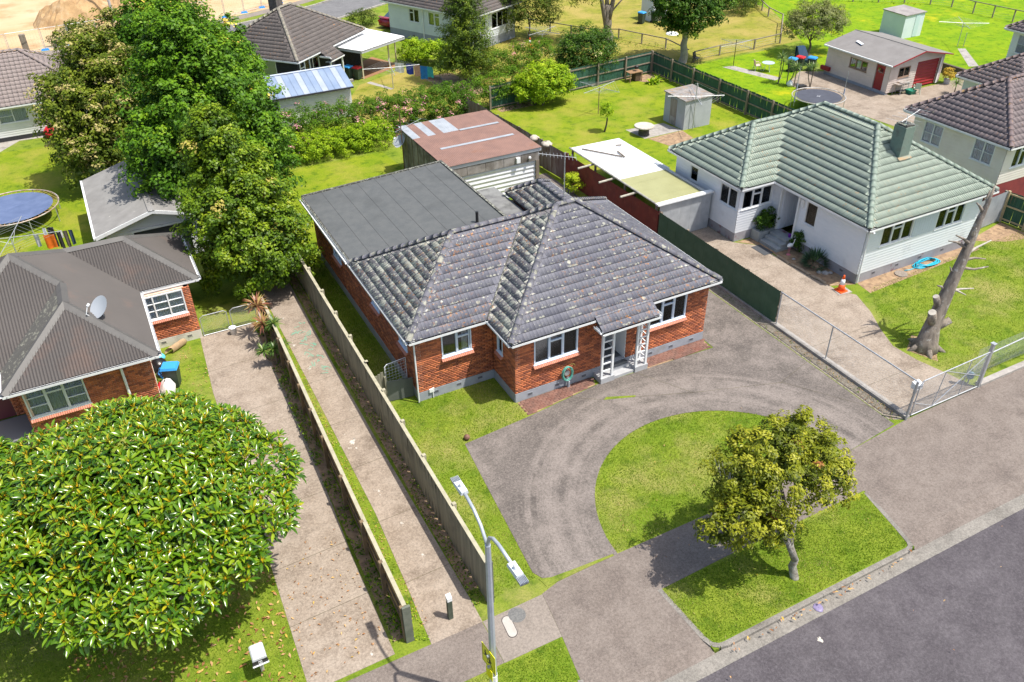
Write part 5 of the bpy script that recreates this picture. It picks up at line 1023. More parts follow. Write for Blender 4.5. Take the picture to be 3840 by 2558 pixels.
MB().box(pm-.15, pm+.15, py0-.03, py1, z+pt*2.75+.0, z+pt*2.75+.03).build('ridge_flashing', FELT, S_.r)
F1 = Fr(3.7, 41.85, 0, -1); S_.wall(F1, 4.65, .1, 2.2, 'board', [(.8, 3.4, .1, 1.95)], WW, WW, course=.18)
wall_poly(S_.r, [(-.95, 41.83, 2.2), (3.7, 41.83, 2.2), (1.36, 41.83, 2.85)], WW, 'gable'); F2 = Fr(-.95, 41.85, -1, 0); S_.wall(F2, 7.0, .1, 2.2, 'board', [], WW, WW, course=.18); F3 = Fr(3.7, 48.85, 1, 0); S_.wall(F3, 7.0, .1, 2.2, 'board', [], WW, WW, course=.18)
MB().box(.3, 2.9, 41.95, 42.0, .1, 1.95).build('door', M('garage_dark_door', (.04, .045, .06), rough=.7), S_.r); db = MB(); db.box(.2, .3, 41.8, 41.86, .1, 2.05); db.box(2.9, 3.0, 41.8, 41.86, .1, 2.05); db.box(.2, 3.0, 41.795, 41.86, 1.95, 2.06); db.build('door_frame', WHITE, S_.r)
S_.done()

# --- blue roofed shed
S_ = House('blue_roofed_shed', 'white weatherboard shed with streaked blue steel gable roof and boarded window', 14, 60, cat='shed')
BLUE = M('faded_blue_steel', (0.174, 0.2356, 0.3536), (0.216, 0.279, 0.3944), scale=1, rough=.45, dirt=(0.15, 0.1364, 0.136), dscale=1.2, dlo=.64, dhi=.85); BLUEP = M('bleached_blue_steel', (0.336, 0.3782, 0.4624), (0.288, 0.3348, 0.4216), scale=1.5, rough=.5, dirt=(0.18, 0.155, 0.136), dscale=1.5, dlo=.66, dhi=.85)
z, bx0, bx1, by0, by1 = 2.25, 10.4, 17.0, 57.35, 62.4; bm = (by0+by1)/2; bh = z+.8; n = 15
for i in range(n):
    xa, xc = bx0+(bx1-bx0)*i/n, bx0+(bx1-bx0)*(i+1)/n; mt = BLUEP if i % 3 == 1 else BLUE
    for ya, yc in ((by0, bm), (by1, bm)):
        b = MB(); q = [(xa, ya, z), (xc, ya, z), (xc, yc, bh), (xa, yc, bh)]; b.slab(q if ya < yc else q[::-1], .03); b.add([(xa-.02, ya, z+.03), (xa+.02, ya, z+.03), (xa+.02, yc, bh+.03), (xa-.02, yc, bh+.03)], [(0, 1, 2, 3)] if ya < yc else [(3, 2, 1, 0)]); b.build('roof_sheet', mt, S_.r)
MB().tube([(bx0, bm, bh+.01), (bx1, bm, bh+.01)], .09, 6).build('ridge', BLUE, S_.r); MB().box(bx0, bx1, by0-.06, by0-.005, z-.12, z-.02).build('gutter', DARK, S_.r)
F1 = Fr(16.85, 57.7, 0, -1); S_.wall(F1, 6.3, .05, 2.2, 'board', [], WW, WW, course=.13); F2 = Fr(16.85, 62.1, 1, 0); S_.wall(F2, 4.4, .05, 2.2, 'board', [], WW, WW, course=.13); wall_poly(S_.r, [(16.87, 57.7, 2.2), (16.87, 62.1, 2.2), (16.87, bm, bh-.08)], WW, 'gable'); F3 = Fr(10.55, 57.7, -1, 0); S_.wall(F3, 4.4, .05, 2.2, 'board', [], WW, WW, course=.13); F4 = Fr(10.55, 62.1, 0, 1); S_.wall(F4, 6.3, .05, 2.2, 'board', [], WW, WW, course=.2)
sh = MB(); sh.fbox(F1, 4.05, 5.95, .75, 1.5, .03, .06); sho = sh.build('shutter', M('pink_white_board', (.7, .69, .7), rough=.7), S_.r); MB().fbox(F1, 4.6, 4.63, .75, 1.5, .061, .07).build('shutter_batten', WHITE, sho); S_.done()

# --- flat carport of the dark brick house
S_ = thing('flat_carport', 'white flat-roofed carport on thin posts beside the black brick house', 'carport', (21.5, 67.5, 0))
cz = [(18.4, 67.3, 2.45), (20.2, 64.75, 2.42), (24.8, 67.3, 2.35), (22.6, 71.2, 2.45)]; MB().slab(cz, .1).build('roof', M('white_membrane', (.8, .8, .8), (.74, .74, .74), scale=1, rough=.7, dirt=(.3, .3, .3), dscale=1.2, dlo=.68, dhi=.78), S_)
fb = MB(); 
for a, c in ((0, 1), (1, 2)): 
    p, q = Vector(cz[a]), Vector(cz[c]); fb.add([p+Vector((0, 0, .0)), q+Vector((0, 0, .0)), q-Vector((0, 0, .22)), p-Vector((0, 0, .22))], [(0, 3, 2, 1)])
fb.build('fascia', M('grey_fascia', (.38, .4, .42), rough=.7), S_)
for x, y in ((20.38, 65.6), (23.2, 67.1), (19.1, 67.9), (24.2, 68.2)): MB().box(x-.05, x+.05, y-.05, y+.05, 0, 2.32).build('post', M('cream_post', (.55, .5, .36), rough=.8), S_)
sheet('carport_floor', [[(19.2, 68.2), (20.4, 65.5), (24.4, 67.5), (23, 71)]], .02, M('carport_dirt', (.3, .15, .07), (.24, .13, .07), scale=2, rough=.95))

# --- block shed in the back yard, with lid roof
STUC = M('grey_render', (.40, .42, .46), (.34, .36, .40), scale=1.5, rough=.9, dirt=(.42, .36, .26), dscale=1.5, dlo=.62, dhi=.85, bump=.3)
def block_shed(label, x0, x1, y0, y1, h, mat, roofmat, door='front', dmat=TIMBER):
    t = thing('block_shed', label, 'shed', ((x0+x1)/2, (y0+y1)/2, 0)); MB().box(x0, x1, y0, y1, 0, h).build('wall', mat, t)
    MB().slab([(x0-.08, y0-.08, h+.04), (x1+.1, y0-.08, h+.1), (x1+.1, y1+.08, h+.16), (x0-.08, y1+.08, h+.1)], .07).build('roof', roofmat, t)
    if door == 'left':
        d = MB(); d.box(x0-.03, x0-.001, y0+.9, y0+1.6, .05, h-.15); do = d.build('door', dmat, t); MB().box(x0-.045, x0-.031, y0+1.0, y0+1.5, .05, .6).build('kick_board', CONC, do)
    else: MB().box(x1-1.1, x1-.55, y0-.03, y0-.001, .05, h-.1).build('door', dmat, t)
    return t
block_shed('grey rendered block shed with timber door on the fenced back lawn', 35.66, 37.9, 43.7, 46.0, 2.0, STUC, M('shed_lid', (.16, .15, .145), (.28, .26, .25), scale=2, rough=.9, dirt=(.3, .2, .12), dscale=3), 'left', M('old_door', (.3, .27, .25), (.22, .18, .16), scale=5, rough=.9, vec=(1, 1, .2)))
block_shed('pale blue-white block shed with grey lid roof on the dandelion lawn', 66.0, 68.4, 52.1, 54.6, 2.0, M('blue_white_block', (.62, .7, .76), (.56, .65, .71), scale=1, rough=.8), M('grey_lid', (.22, .2, .2), (.3, .28, .27), scale=1.5, rough=.9), 'front', M('pale_blue_door', (.5, .63, .68), rough=.7))
block_shed('pale block shed behind the broad dark green tree', 50.4, 52.2, 68.2, 70, 2.0, M('pale_block', (.62, .66, .72), rough=.8), M('grey_lid2', (.3, .3, .3), rough=.9))

# --- cream garage with red doors
H = House('cream_garage', 'cream weatherboard garage with grey iron gable roof and red doors', 56, 45, cat='garage')
z = 2.35; gx0, gx1, gy0, gy1 = 52.75, 58.85, 41.75, 48.35; gm = (gx0+gx1)/2; gh = z+.62
GIR = M('garage_iron', (.17, .16, .155), (.2, .19, .185), scale=1.2, rough=.7)
corr_roof(H.r, (gx0-.1, gy0-.15, z-.02), (gx0-.1, gy1+.1, z-.02), (gm, gy1+.1, gh), (gm, gy0-.15, gh), GIR, 9, 6, amp=.008); corr_roof(H.r, (gx1+.1, gy0-.15, z-.02), (gx1+.1, gy1+.1, z-.02), (gm, gy1+.1, gh), (gm, gy0-.15, gh), GIR, 9, 6, amp=.008)
MB().tube([(gm, gy0-.15, gh+.0), (gm, gy1+.1, gh+.0)], .05, 5).build('ridge', GIR, H.r)
REDP = M('red_paint', (.30, .02, .025), (.24, .015, .02), scale=2, rough=.5)
for a in (gx0-.1, gx1+.1): b = MB(); b.tube([(a, gy0-.16, z-.06), (gm, gy0-.16, gh-.04)], .05, 4); b.build('barge_board', REDP, H.r)
MB().box(gx0-.2, gx0-.1, gy0-.1, gy1, z-.12, z-.03).build('gutter', WHITE, H.r)
PKB = M('pinkish_board', (.66, .57, .53), (.6, .52, .48), scale=1, rough=.7, dirt=(.5, .42, .38), dscale=1, dlo=.6, dhi=.85)
F1 = Fr(53.0, 42.05, -1, 0); H.wall(F1, 6.2, .22, 2.25, 'board', [(2.1, 3.85, 1.15, 1.9), (.45, 1.3, .1, 2.05)], PKB, PKB, course=.17); foundation(H, F1, 6.2, .22, FOUND)
F2 = Fr(58.65, 42.05, 0, -1); H.wall(F2, 5.65, .15, 2.25, 'board', [(.35, 2.85, .15, 2.05), (3.55, 4.75, 1.15, 1.9)], PKB, PKB, course=.17); wall_poly(H.r, [(53.0, 42.03, 2.25), (58.65, 42.03, 2.25), (gm, 42.03, gh-.05)], PKB, 'gable'); F3 = Fr(53.0, 48.25, 0, 1); H.wall(F3, 5.65, .15, 2.25, 'board', [], PKB, PKB, course=.2)
F4 = Fr(58.65, 48.25, 1, 0); H.wall(F4, 6.2, .15, 2.25, 'board', [], PKB, PKB, course=.2)
TFR = M('brown_frame', (.3, .2, .15), rough=.7); window(H, F1, 2.1, 3.85, 1.15, 1.9, [(1, 'f'), (1, 'f'), (1, 'f')], TFR, [(NET, .38, .62)]); window(H, F2, 3.55, 4.75, 1.15, 1.9, [(1, 'f'), (1, 'f')], TFR, None)
dr = MB(); dr.fbox(F1, .5, 1.25, .1, 2.0, -.1, -.03); do = dr.build('side_door', REDP, H.r); MB().fbox(F1, .62, 1.12, 1.45, 1.8, -.028, -.02).build('pane', GLASS, do); MB().fbox(F1, .45, 1.3, 2.0, 2.05, -.1, .03).build('door_head', TFR, H.r)
dv = []; k = 16
for i in range(k+1):
    for u in (.37, 2.83): dv.append(F2.p(u, .12+1.92*i/k, -.1-(.05 if i % 2 else 0)))
MB().add(dv, [(2*i, 2*i+1, 2*i+3, 2*i+2) for i in range(k)]).build('garage_door', REDP, H.r); db = MB(); db.fbox(F2, .2, .35, .1, 2.1, -.05, .03); db.build('door_jamb', WHITE, H.r)
H.done()

# ------------------------------------------------------------------ fences
def paling_fence(name, label, path, h, mat, postmat, side, ph=None, w=.15, rails=(.3, .85), step=2.2, capmat=None, jit=.02, postw=.06, group=None, pside=None):
    """palings nailed to rails; side = +1/-1: palings on that side of the line, posts on the other"""
    p0 = path[0]; t = thing(name, label, 'fence', (p0[0], p0[1], 0), group); pal = []; 
    for (xa, ya), (xb_, yb_) in zip(path[:-1], path[1:]):
        L = math.hypot(xb_-xa, yb_-ya); dx, dy = (xb_-xa)/L, (yb_-ya)/L; nx, ny = -dy*side, dx*side; n = int(L/w)
        for i in range(n):
            s = (i+.5)*L/n; hh = h+random.uniform(-jit, jit); m = Matrix(((dx*(L/n-.006), nx*.02, 0, xa+dx*s+nx*.04), (dy*(L/n-.006), ny*.02, 0, ya+dy*s+ny*.04), (0, 0, hh, hh/2+.02), (0, 0, 0, 1))); pal.append(m@Matrix.Rotation(random.uniform(-.004, .004), 4, 'Y'))
        for f in rails:
            zz = h*f; a = (xa+nx*.0, ya+ny*.0, zz); c = (xb_, yb_, zz); MB().add([(xa-nx*.02, ya-ny*.02, zz-.04), (xb_-nx*.02, yb_-ny*.02, zz-.04), (xb_+nx*.028, yb_+ny*.028, zz-.04), (xa+nx*.028, ya+ny*.028, zz-.04), (xa-nx*.02, ya-ny*.02, zz+.04), (xb_-nx*.02, yb_-ny*.02, zz+.04), (xb_+nx*.028, yb_+ny*.028, zz+.04), (xa+nx*.028, ya+ny*.028, zz+.04)], [(0, 3, 2, 1), (4, 5, 6, 7), (0, 1, 5, 4), (1, 2, 6, 5), (2, 3, 7, 6), (3, 0, 4, 7)]).build('rail', postmat, t)
        k = max(1, int(round(L/step)))
        for i in range(k+1):
            s = L*i/k; x, y = xa+dx*s-nx*.07, ya+dy*s-ny*.07; MB().box(x-postw, x+postw, y-postw, y+postw, -.1, (ph or h)+.0+random.uniform(-.02, .02)).build('post', postmat, t)
        if capmat is not None:
            MB().add([(xa-nx*.05, ya-ny*.05, h+.025), (xb_-nx*.05, yb_-ny*.05, h+.025), (xb_+nx*.075, yb_+ny*.075, h+.025), (xa+nx*.075, ya+ny*.075, h+.025), (xa-nx*.05, ya-ny*.05, h+.06), (xb_-nx*.05, yb_-ny*.05, h+.06), (xb_+nx*.075, yb_+ny*.075, h+.06), (xa+nx*.075, ya+ny*.075, h+.06)], [(0, 3, 2, 1), (4, 5, 6, 7), (0, 1, 5, 4), (1, 2, 6, 5), (2, 3, 7, 6), (3, 0, 4, 7)]).build('cap_rail', capmat, t)
    scatter('paling', t, UB_V, UB_F, pal, mat); return t
GREYP = M('grey_paling', (.21, .20, .15), (.15, .145, .115), scale=2.5, rough=.9, rnd=(.3, .285, .22), rndamt=.6, vec=(1, 1, .15), dirt=(.09, .085, .07), dscale=1.1, dlo=.55, dhi=.8)
PALEP = M('pale_post', (.40, .37, .27), (.3, .28, .2), scale=4, rough=.9)
f1 = paling_fence('paling_fence', 'tall grey-green paling fence along the brick house side of the walkway', [(6.66, 14.95), (6.72, 20), (6.8, 26), (6.88, 32), (7.0, 38.7)], 1.78, GREYP, PALEP, +1, 1.9, capmat=PALEP)
MB().box(6.6, 6.82, 14.86, 14.93, -.1, 1.82).build('end_post', M('green_post', (.1, .115, .09), (.15, .16, .13), scale=3, rough=.9), f1)
YEL = M('golden_paling', (0.544, 0.352, 0.1125), (0.374, 0.232, 0.075), scale=2.5, rough=.9, rnd=(0.238, 0.176, 0.0975), rndamt=.8, vec=(1., 1., 0.3))
f2 = paling_fence('paling_fence', 'golden-brown paling fence with exposed rails beside the concrete side driveway', [(4.03, 14.9), (4.1, 18.5), (4.22, 23), (4.36, 28), (4.5, 33.4)], 1.45, YEL, M('brown_post', (.22, .15, .08), (.12, .09, .06), scale=3, rough=.9), -1, 1.5, rails=(.25, .55, .9), capmat=PALEP, step=2.0)
MB().box(3.93, 4.17, 14.76, 14.84, -.1, 1.55).build('end_post', MATS['green_post'], f2)
GRN = M('dark_green_paling', (.022, .085, .055), (.015, .06, .04), scale=2, rough=.75, rnd=(.03, .11, .075), rndamt=.6)
paling_fence('timber_fence', 'dark green paling fence with brown posts enclosing the back lawn', [(26.0, 53.95), (33, 54.5), (41.2, 55.3)], 1.7, GRN, TIMBER, +1, 1.75, rails=(.08, .5, .92), step=2.6)
paling_fence('timber_fence', 'dark green paling fence running from the corner table to the trampoline', [(41.25, 55.3), (41.3, 50), (41.4, 44), (41.45, 36.4)], 1.7, GRN, TIMBER, +1, 1.75, rails=(.08, .5, .92), step=2.6)
paling_fence('timber_fence', 'dark green fence with pale rails ending at the corrugated iron screen', [(42.3, 24.3), (42.45, 23.0), (42.6, 18.5), (42.7, 15.6)], 1.7, GRN, M('new_rail', (.4, .33, .2), rough=.85), +1, 1.8, rails=(.1, .55, .95), step=2.4)
def iron_fence(label, p, q, h, mat, postmat, side, jag=0, name='iron_fence', z=.05, cap=None):
    L = math.hypot(q[0]-p[0], q[1]-p[1]); dx, dy = (q[0]-p[0])/L, (q[1]-p[1])/L; F = Fr(p[0], p[1], -dy, dx); F.d = (dx, dy); F.n = (-dy*side, dx*side)
    t = thing(name, label, 'fence', (p[0], p[1], 0)); iron_run(t, F, L, h, mat, z, .78, jag=jag)
    for zz in (.3, .9, h-.15): MB().fbox(F, 0, L, z+zz-.04, z+zz+.04, -.05, -.005).build('rail', postmat, t)
    n = max(1, int(round(L/2.4)))
    for i in range(n+1): MB().fbox(F, max(0, L*i/n-.05), max(0, L*i/n-.05)+.1, -.1, h+.02, -.15, -.051).build('post', postmat, t)
    if cap: MB().fbox(F, 0, L, h+z, h+z+.03, -.06, .05).build('cap_rail', cap, t)
    return t
GIRN = M('dark_green_iron', (0.0438, 0.1063, 0.0625), (0.0625, 0.1313, 0.0813), scale=2, rough=.6, dirt=(0.1625, 0.1375, 0.1), dscale=1, dlo=.66, dhi=.85, spec=.4)
iron_fence('dark green corrugated iron fence between the two driveways', (24.62, 22.4), (24.62, 31.3), 1.72, GIRN, TIMBER, -1 if False else +1)
REDI = M('red_iron', (.20, .035, .025), (.14, .025, .02), scale=1.5, rough=.75, dirt=(.28, .12, .07), dscale=.9, dlo=.58, dhi=.8)
iron_fence('dull red corrugated iron fence beside the lean-to carport', (24.55, 31.35), (24.4, 40.4), 1.75, REDI, M('dark_red_rail', (.09, .03, .025), rough=.9), -1 if False else +1)
RSTI = M('rusted_iron', (.17, .1, .08), (.36, .33, .32), scale=2.2, rough=.85, vec=(2.5, 2.5, .3), rnd=(.12, .06, .045), rndamt=.5)
iron_fence('rusted corrugated iron fence behind the rusty roofed shed', (24.35, 40.5), (23.35, 53.5), 1.75, RSTI, TIMBER, +1, jag=.03)
iron_fence('plain zinc corrugated iron screen at the end of the pale blue house', (38.5, 24.05), (42.2, 24.35), 1.75, ZINC, TIMBER, -1)
# chain-link fence and gate in galvanised pipe
WIRE = M('wire', (.42, .44, .46), rough=.5, metal=.4)
def chain(par, F, u0, u1, z0, z1, pitch=.09, r=.0035):
    b = MB(); n = int((u1-u0+(z1-z0))/pitch)
    for sgn in (0, 1):
        for i in range(n+1):
            s = i*pitch; a0, a1 = s, s-(z1-z0); lo_u, lo_z, hi_u, hi_z = a0, z0, a1, z1
            if lo_u > u1-u0: k = lo_u-(u1-u0); lo_u = u1-u0; lo_z = z0+k
            if hi_u < 0: k = -hi_u; hi_u = 0; hi_z = z1-k
            if hi_z <= lo_z: continue
            A, B = (lo_u, hi_u) if not sgn else ((u1-u0)-lo_u, (u1-u0)-hi_u)
            P = F.p(u0+A, lo_z, 0); Q = F.p(u0+B, hi_z, 0); off = [(F.n[0]*r, F.n[1]*r, 0), (F.d[0]*r*.7, F.d[1]*r*.7, r*.7), (-F.n[0]*r, -F.n[1]*r, 0)]
            vs = [tuple(P[j]+o[j] for j in range(3)) for o in off]+[tuple(Q[j]+o[j] for j in range(3)) for o in off]; b.add(vs, [(0, 1, 4, 3), (1, 2, 5, 4), (2, 0, 3, 5)])
    o = b.build('chain_mesh', WIRE, par); o['kind'] = 'stuff'; return o
F = Fr(24.62, 15.05, -1, 0); t = thing('chain_link_fence', 'galvanised chain-link fence on the concrete nib between the driveways', 'fence', (24.62, 15.05, 0))
MB().tube([(24.62, 15.05, 1.75), (24.62, 22.35, 1.75)], .03, 8).build('top_rail', GALV, t); chain(t, F, .05, 7.3, .15, 1.74)
for y in (15.08, 19.3, 22.3): MB().tube([(24.62, y, .1), (24.62, y, 1.75)], .028, 8).build('post', GALV, t)
t = thing('pipe_gate', 'wide galvanised pipe gate with chain mesh across the neighbouring driveway', 'gate', (26.5, 15.05, 0))
F = Fr(28.5, 15.0, 0, -1)
fr = MB(); fr.tube([(24.75, 15.0, .12), (24.75, 15.0, 1.55), (24.9, 15.0, 1.72), (28.5, 15.0, 1.8)], .025, 8); fr.tube([(24.75, 15.0, .12), (28.5, 15.0, .12), (28.5, 15.0, 1.8)], .025, 8); fr.build('gate_frame', GALV, t)
for a, c in (((24.8, 15.0, .12), (26.5, 15.0, 1.75)) if False else ((25.9, 15.0, .12), (28.45, 15.0, 1.75)), ((26.1, 15.0, 1.74), (28.4, 15.0, .7)), ((25.9, 15.0, .13), (26.1, 15.0, 1.74)), ((27.4, 15.0, .13), (27.5, 15.0, 1.77)), ((24.78, 15.0, .7), (25.9, 15.0, .15))): MB().tube([a, c], .018, 6).build('brace', GALV, t)
chain(t, F, .05, 3.7, .15, 1.7)
t = thing('gate_post', 'steel corner post where the chain-link fence meets the pipe gate', 'post', (24.5, 15.0, 0)); MB().tube([(24.5, 14.98, 0), (24.52, 14.98, 1.8)], .045, 8).build('shaft', GALV, t); MB().tube([(24.52, 14.98, 1.8), (24.52, 14.98, 1.84)], .055, 8).build('cap', GALV, t)
t = thing('gate_post', 'tall square steel post at the hinge end of the pipe gate', 'post', (28.66, 15.07, 0)); MB().box(28.6, 28.72, 15.0, 15.12, -.1, 2.1).build('shaft', GALV, t); MB().box(28.57, 28.75, 14.97, 15.15, 2.1, 2.14).build('cap', GALV, t)
F = Fr(42.5, 15.55, 0, -1); t = thing('chain_link_fence', 'chain-link fence along the street in front of the stump lawn', 'fence', (32, 15.4, 0)); MB().tube([(28.72, 15.1, 1.6), (42.5, 15.6, 1.55)], .028, 8).build('top_rail', GALV, t); chain(t, F, .1, 13.7, .15, 1.5, .1)
for x in (32.2, 35.6, 39, 42.3): MB().tube([(x, 15.1+(x-28.7)*.036, 0), (x, 15.1+(x-28.7)*.036, 1.58)], .028, 8).build('post', GALV, t)
struct('concrete_nib', MB().box(28.75, 42.5, 15.0, 15.25, -.1, .12), CONC)
# side gates of the brick houses
t = thing('mesh_gate', 'low pipe and chain mesh gate between iron roofed house and driveway', 'gate', (1.8, 33.8, 0)); F = Fr(3.0, 33.85, 0, -1)
MB().tube([(1.8, 33.85, .05), (1.8, 33.85, .95), (1.95, 33.85, 1.05), (2.85, 33.85, 1.05), (2.95, 33.85, .95), (2.95, 33.85, .05), (1.8, 33.85, .05)], .02, 7).build('gate_frame', GALV, t); chain(t, F, .05, 1.2, .08, 1.0, .07, .004)
t = thing('mesh_gate', 'low pipe and chain mesh gate leaf half under the big hedge tree', 'gate', (3.1, 33.8, 0)); F = Fr(4.2, 33.85, 0, -1)
MB().tube([(3.1, 33.85, .05), (3.1, 33.85, .95), (3.25, 33.85, 1.05), (4.1, 33.85, 1.05), (4.2, 33.85, .95), (4.2, 33.85, .05), (3.1, 33.85, .05)], .02, 7).build('gate_frame', GALV, t); chain(t, F, .02, 1.1, .08, 1.0, .07, .004)
t = thing('board_gate', 'dark board gate panel between the paling fence and the brick house corner', 'gate', (7.9, 25.4, 0)); BG = M('dark_board', (.09, .1, .095), (.13, .145, .135), scale=1.5, rough=.8)
MB().add([(7.42, 25.5, .03), (8.46, 25.35, .03), (8.46, 25.35, .95), (7.42, 25.5, 1.02), (7.42, 25.54, .03), (8.46, 25.39, .03), (8.46, 25.39, .95), (7.42, 25.54, 1.02)], [(0, 1, 2, 3), (5, 4, 7, 6), (3, 2, 6, 7), (0, 4, 5, 1), (1, 5, 6, 2), (0, 3, 7, 4)]).build('panel', BG, t); MB().box(7.36, 7.44, 25.5, 25.58, 0, 1.25).build('post', GREYP, t)
for k in range(3): MB().box(7.02+.12*k, 7.13+.12*k, 25.6, 25.62, 0, 1.35+.05*k).build('paling', GREYP, t)
t = thing('wire_gate', 'white wire mesh gate leaning inside the dark board gate', 'gate', (7.9, 26.0, 0)); MB().tube([(7.5, 25.8, .3), (7.5, 25.8, 1.5), (7.6, 25.8, 1.6), (8.42, 25.9, 1.6), (8.42, 25.9, .3)], .018, 6).build('gate_frame', WHITE, t)
b = MB()
for k in range(7): b.tube([(7.55+k*.13, 25.82, .3), (7.55+k*.13, 25.82, 1.58)], .005, 4)
for k in range(9): b.tube([(7.5, 25.81, .4+k*.14), (8.42, 25.9, .4+k*.14)], .005, 4)
b.build('wire_mesh', WHITE, t)['kind'] = 'stuff'
# post and rail fences round the far paddock
def post_rail(label, pts, h=.85, wires=3, step=2.6):
    t = thing('rail_fence', label, 'fence', (pts[0][0], pts[0][1], 0)); GF = M('grey_rail', (.2, .17, .13), (.28, .25, .2), scale=3, rough=.9)
    for (xa, ya), (xc, yc) in zip(pts[:-1], pts[1:]):
        L = math.hypot(xc-xa, yc-ya); n = max(1, int(round(L/step))); MB().tube([(xa, ya, h), (xc, yc, h)], .05, 4).build('top_rail', GF, t)
        for i in range(n): x, y = xa+(xc-xa)*i/n, ya+(yc-ya)*i/n; MB().box(x-.05, x+.05, y-.05, y+.05, -.1, h+.05).build('post', GF, t)
        b = MB()
        for k in range(wires): zz = .15+.6*k/wires; b.tube([(xa, ya, zz), (xc, yc, zz)], .006, 3)
        b.build('wires', WIRE, t)['kind'] = 'stuff'
post_rail('weathered post and rail fence behind the gum tree', [(37.0, 74.5), (39.3, 72.3), (42.45, 66.2), (44.5, 65), (46.3, 60.3), (45.9, 56.6)]); post_rail('grey post and rail fence running right from the broad dark green tree', [(46.0, 55.9), (49, 56.3), (52.7, 56.2), (55.9, 56.5), (60.7, 61.5)]); post_rail('post and rail fence beyond the paddock shrub', [(60.7, 61.5), (61.4, 64.2), (64.5, 70.4), (70, 80)])
post_rail('dark rail fence along the top of the dandelion lawn', [(71, 66), (78.6, 59.6), (79.4, 57.7), (79.1, 55), (79.5, 51), (80.5, 45)], 1.1)
# temporary site fence panels on blue feet
TF = M('site_fence_steel', (.5, .5, .5), rough=.5, metal=.3); BF = M('blue_plastic', (.03, .24, .7), rough=.5); fx = [(-7.5, 87.3), (-4.8, 87.6), (-2.0, 88.0), (.2, 88.25), (2.6, 88.6), (5.2, 89.1), (7.8, 89.7), (10.3, 90.4), (12.7, 91.05), (14.8, 91.7), (16.9, 92.5), (19.0, 93.7), (21.2, 94.8), (23.5, 96), (26, 97.5)]
bt = []
for i, (p, q) in enumerate(zip(fx[:-1], fx[1:])):
    t = thing('site_fence_panel', 'temporary steel mesh fence panel standing round the building site', 'fence panel', (p[0], p[1], 0), 'site fence panels')
    MB().tube([(p[0]+.05, p[1], .08), (p[0]+.05, p[1], 1.9), (q[0]-.05, q[1], 1.9), (q[0]-.05, q[1], .08), (p[0]+.05, p[1], .2)], .03, 5).build('panel_frame', TF, t); F = Fr(p[0], p[1], 0, 1); L = math.hypot(q[0]-p[0], q[1]-p[1]); F.d = ((q[0]-p[0])/L, (q[1]-p[1])/L)
    b = MB()
    for k in range(12): b.tube([F.p(L*(k+.5)/12, .2), F.p(L*(k+.5)/12, 1.9)], .004, 3)
    b.build('mesh_wires', TF, t)['kind'] = 'stuff'
for p in fx[1:-1]:
    o = solo('fence_foot', 'blue plastic foot block under the temporary site fence', 'fence foot', MB().add([(p[0]+a, p[1]+b_, z_) for z_, s_ in ((0, 1), (.15, .75)) for a, b_ in ((-.35*s_, -.17*s_), (.35*s_, -.17*s_), (.35*s_, .17*s_), (-.35*s_, .17*s_))], [(0, 3, 2, 1), (4, 5, 6, 7), (0, 1, 5, 4), (1, 2, 6, 5), (2, 3, 7, 6), (3, 0, 4, 7)]), BF, (p[0], p[1], 0), 'site fence feet')
# ------------------------------------------------------------------ trees and plants
L_DEEP = leaf_mat('leaf_deep', [(0, (0.021, 0.056, 0.0042)), (.35, (0.0525, 0.14, 0.007)), (.62, (0.1275, 0.266, 0.0098)), (.88, (0.3, 0.42, 0.021)), (.93, (0.69, 0.504, 0.084)), (1, (0.87, 0.644, 0.14))], .5, .28, .22)
L_OLIVE = leaf_mat('leaf_olive', [(0, (.02, .04, .005)), (.35, (.08, .13, .010)), (.65, (.2, .25, .02)), (.88, (.34, .36, .045)), (.93, (.42, .37, .13)), (1, (.52, .45, .19))], .55, .3, .2)
L_STREET = leaf_mat('leaf_street', [(0, (.02, .035, .003)), (.25, (.085, .12, .008)), (.55, (.24, .27, .014)), (.85, (.46, .45, .04)), (.93, (.36, .2, .05)), (1, (.30, .1, .04))], .45, .3, .25)
L_GREEN = leaf_mat('leaf_green', [(0, (.03, .07, .004)), (.4, (.09, .2, .008)), (.7, (.2, .33, .012)), (.9, (.36, .44, .02)), (.93, (.72, .26, .34)), (1, (.85, .5, .52))], .55, .35, .2)
L_BRIGHT = leaf_mat('leaf_bright', [(0, (0.075, 0.154, 0.0056)), (.4, (0.21, 0.364, 0.0098)), (.7, (0.375, 0.518, 0.0175)), (1, (0.54, 0.588, 0.035))], .55, .35, .2)
L_DARK = leaf_mat('leaf_dark', [(0, (0.012, 0.035, 0.0042)), (.4, (0.033, 0.091, 0.007)), (.7, (0.075, 0.161, 0.0098)), (.9, (0.165, 0.266, 0.0175)), (.93, (0.9, 0.84, 0.406)), (1, (1., 0.98, 0.476))], .5, .25, .22)
L_CONIF = leaf_mat('leaf_conifer', [(0, (0.018, 0.042, 0.0042)), (.4, (0.06, 0.119, 0.007)), (.7, (0.165, 0.238, 0.0105)), (1, (0.33, 0.364, 0.021))], .55, .2, .3)
L_CONE = leaf_mat('leaf_cone_tree', [(0, (.01, .028, .002)), (.3, (.045, .10, .005)), (.6, (.14, .235, .010)), (.88, (.30, .38, .02)), (.93, (.44, .38, .08)), (1, (.5, .42, .12))], .45, .28, .25)
L_GREY = leaf_mat('leaf_grey', [(0, (0.045, 0.056, 0.014)), (.4, (0.135, 0.168, 0.042)), (.7, (0.255, 0.28, 0.077)), (1, (0.42, 0.42, 0.133))], .5, .25, .4)
L_FICUS = leaf_mat('leaf_ficus', [(0, (.015, .05, .004)), (.3, (.05, .135, .006)), (.6, (.135, .255, .010)), (.85, (.29, .37, .016)), (1, (.62, .42, .02))], .22, .22, .5)
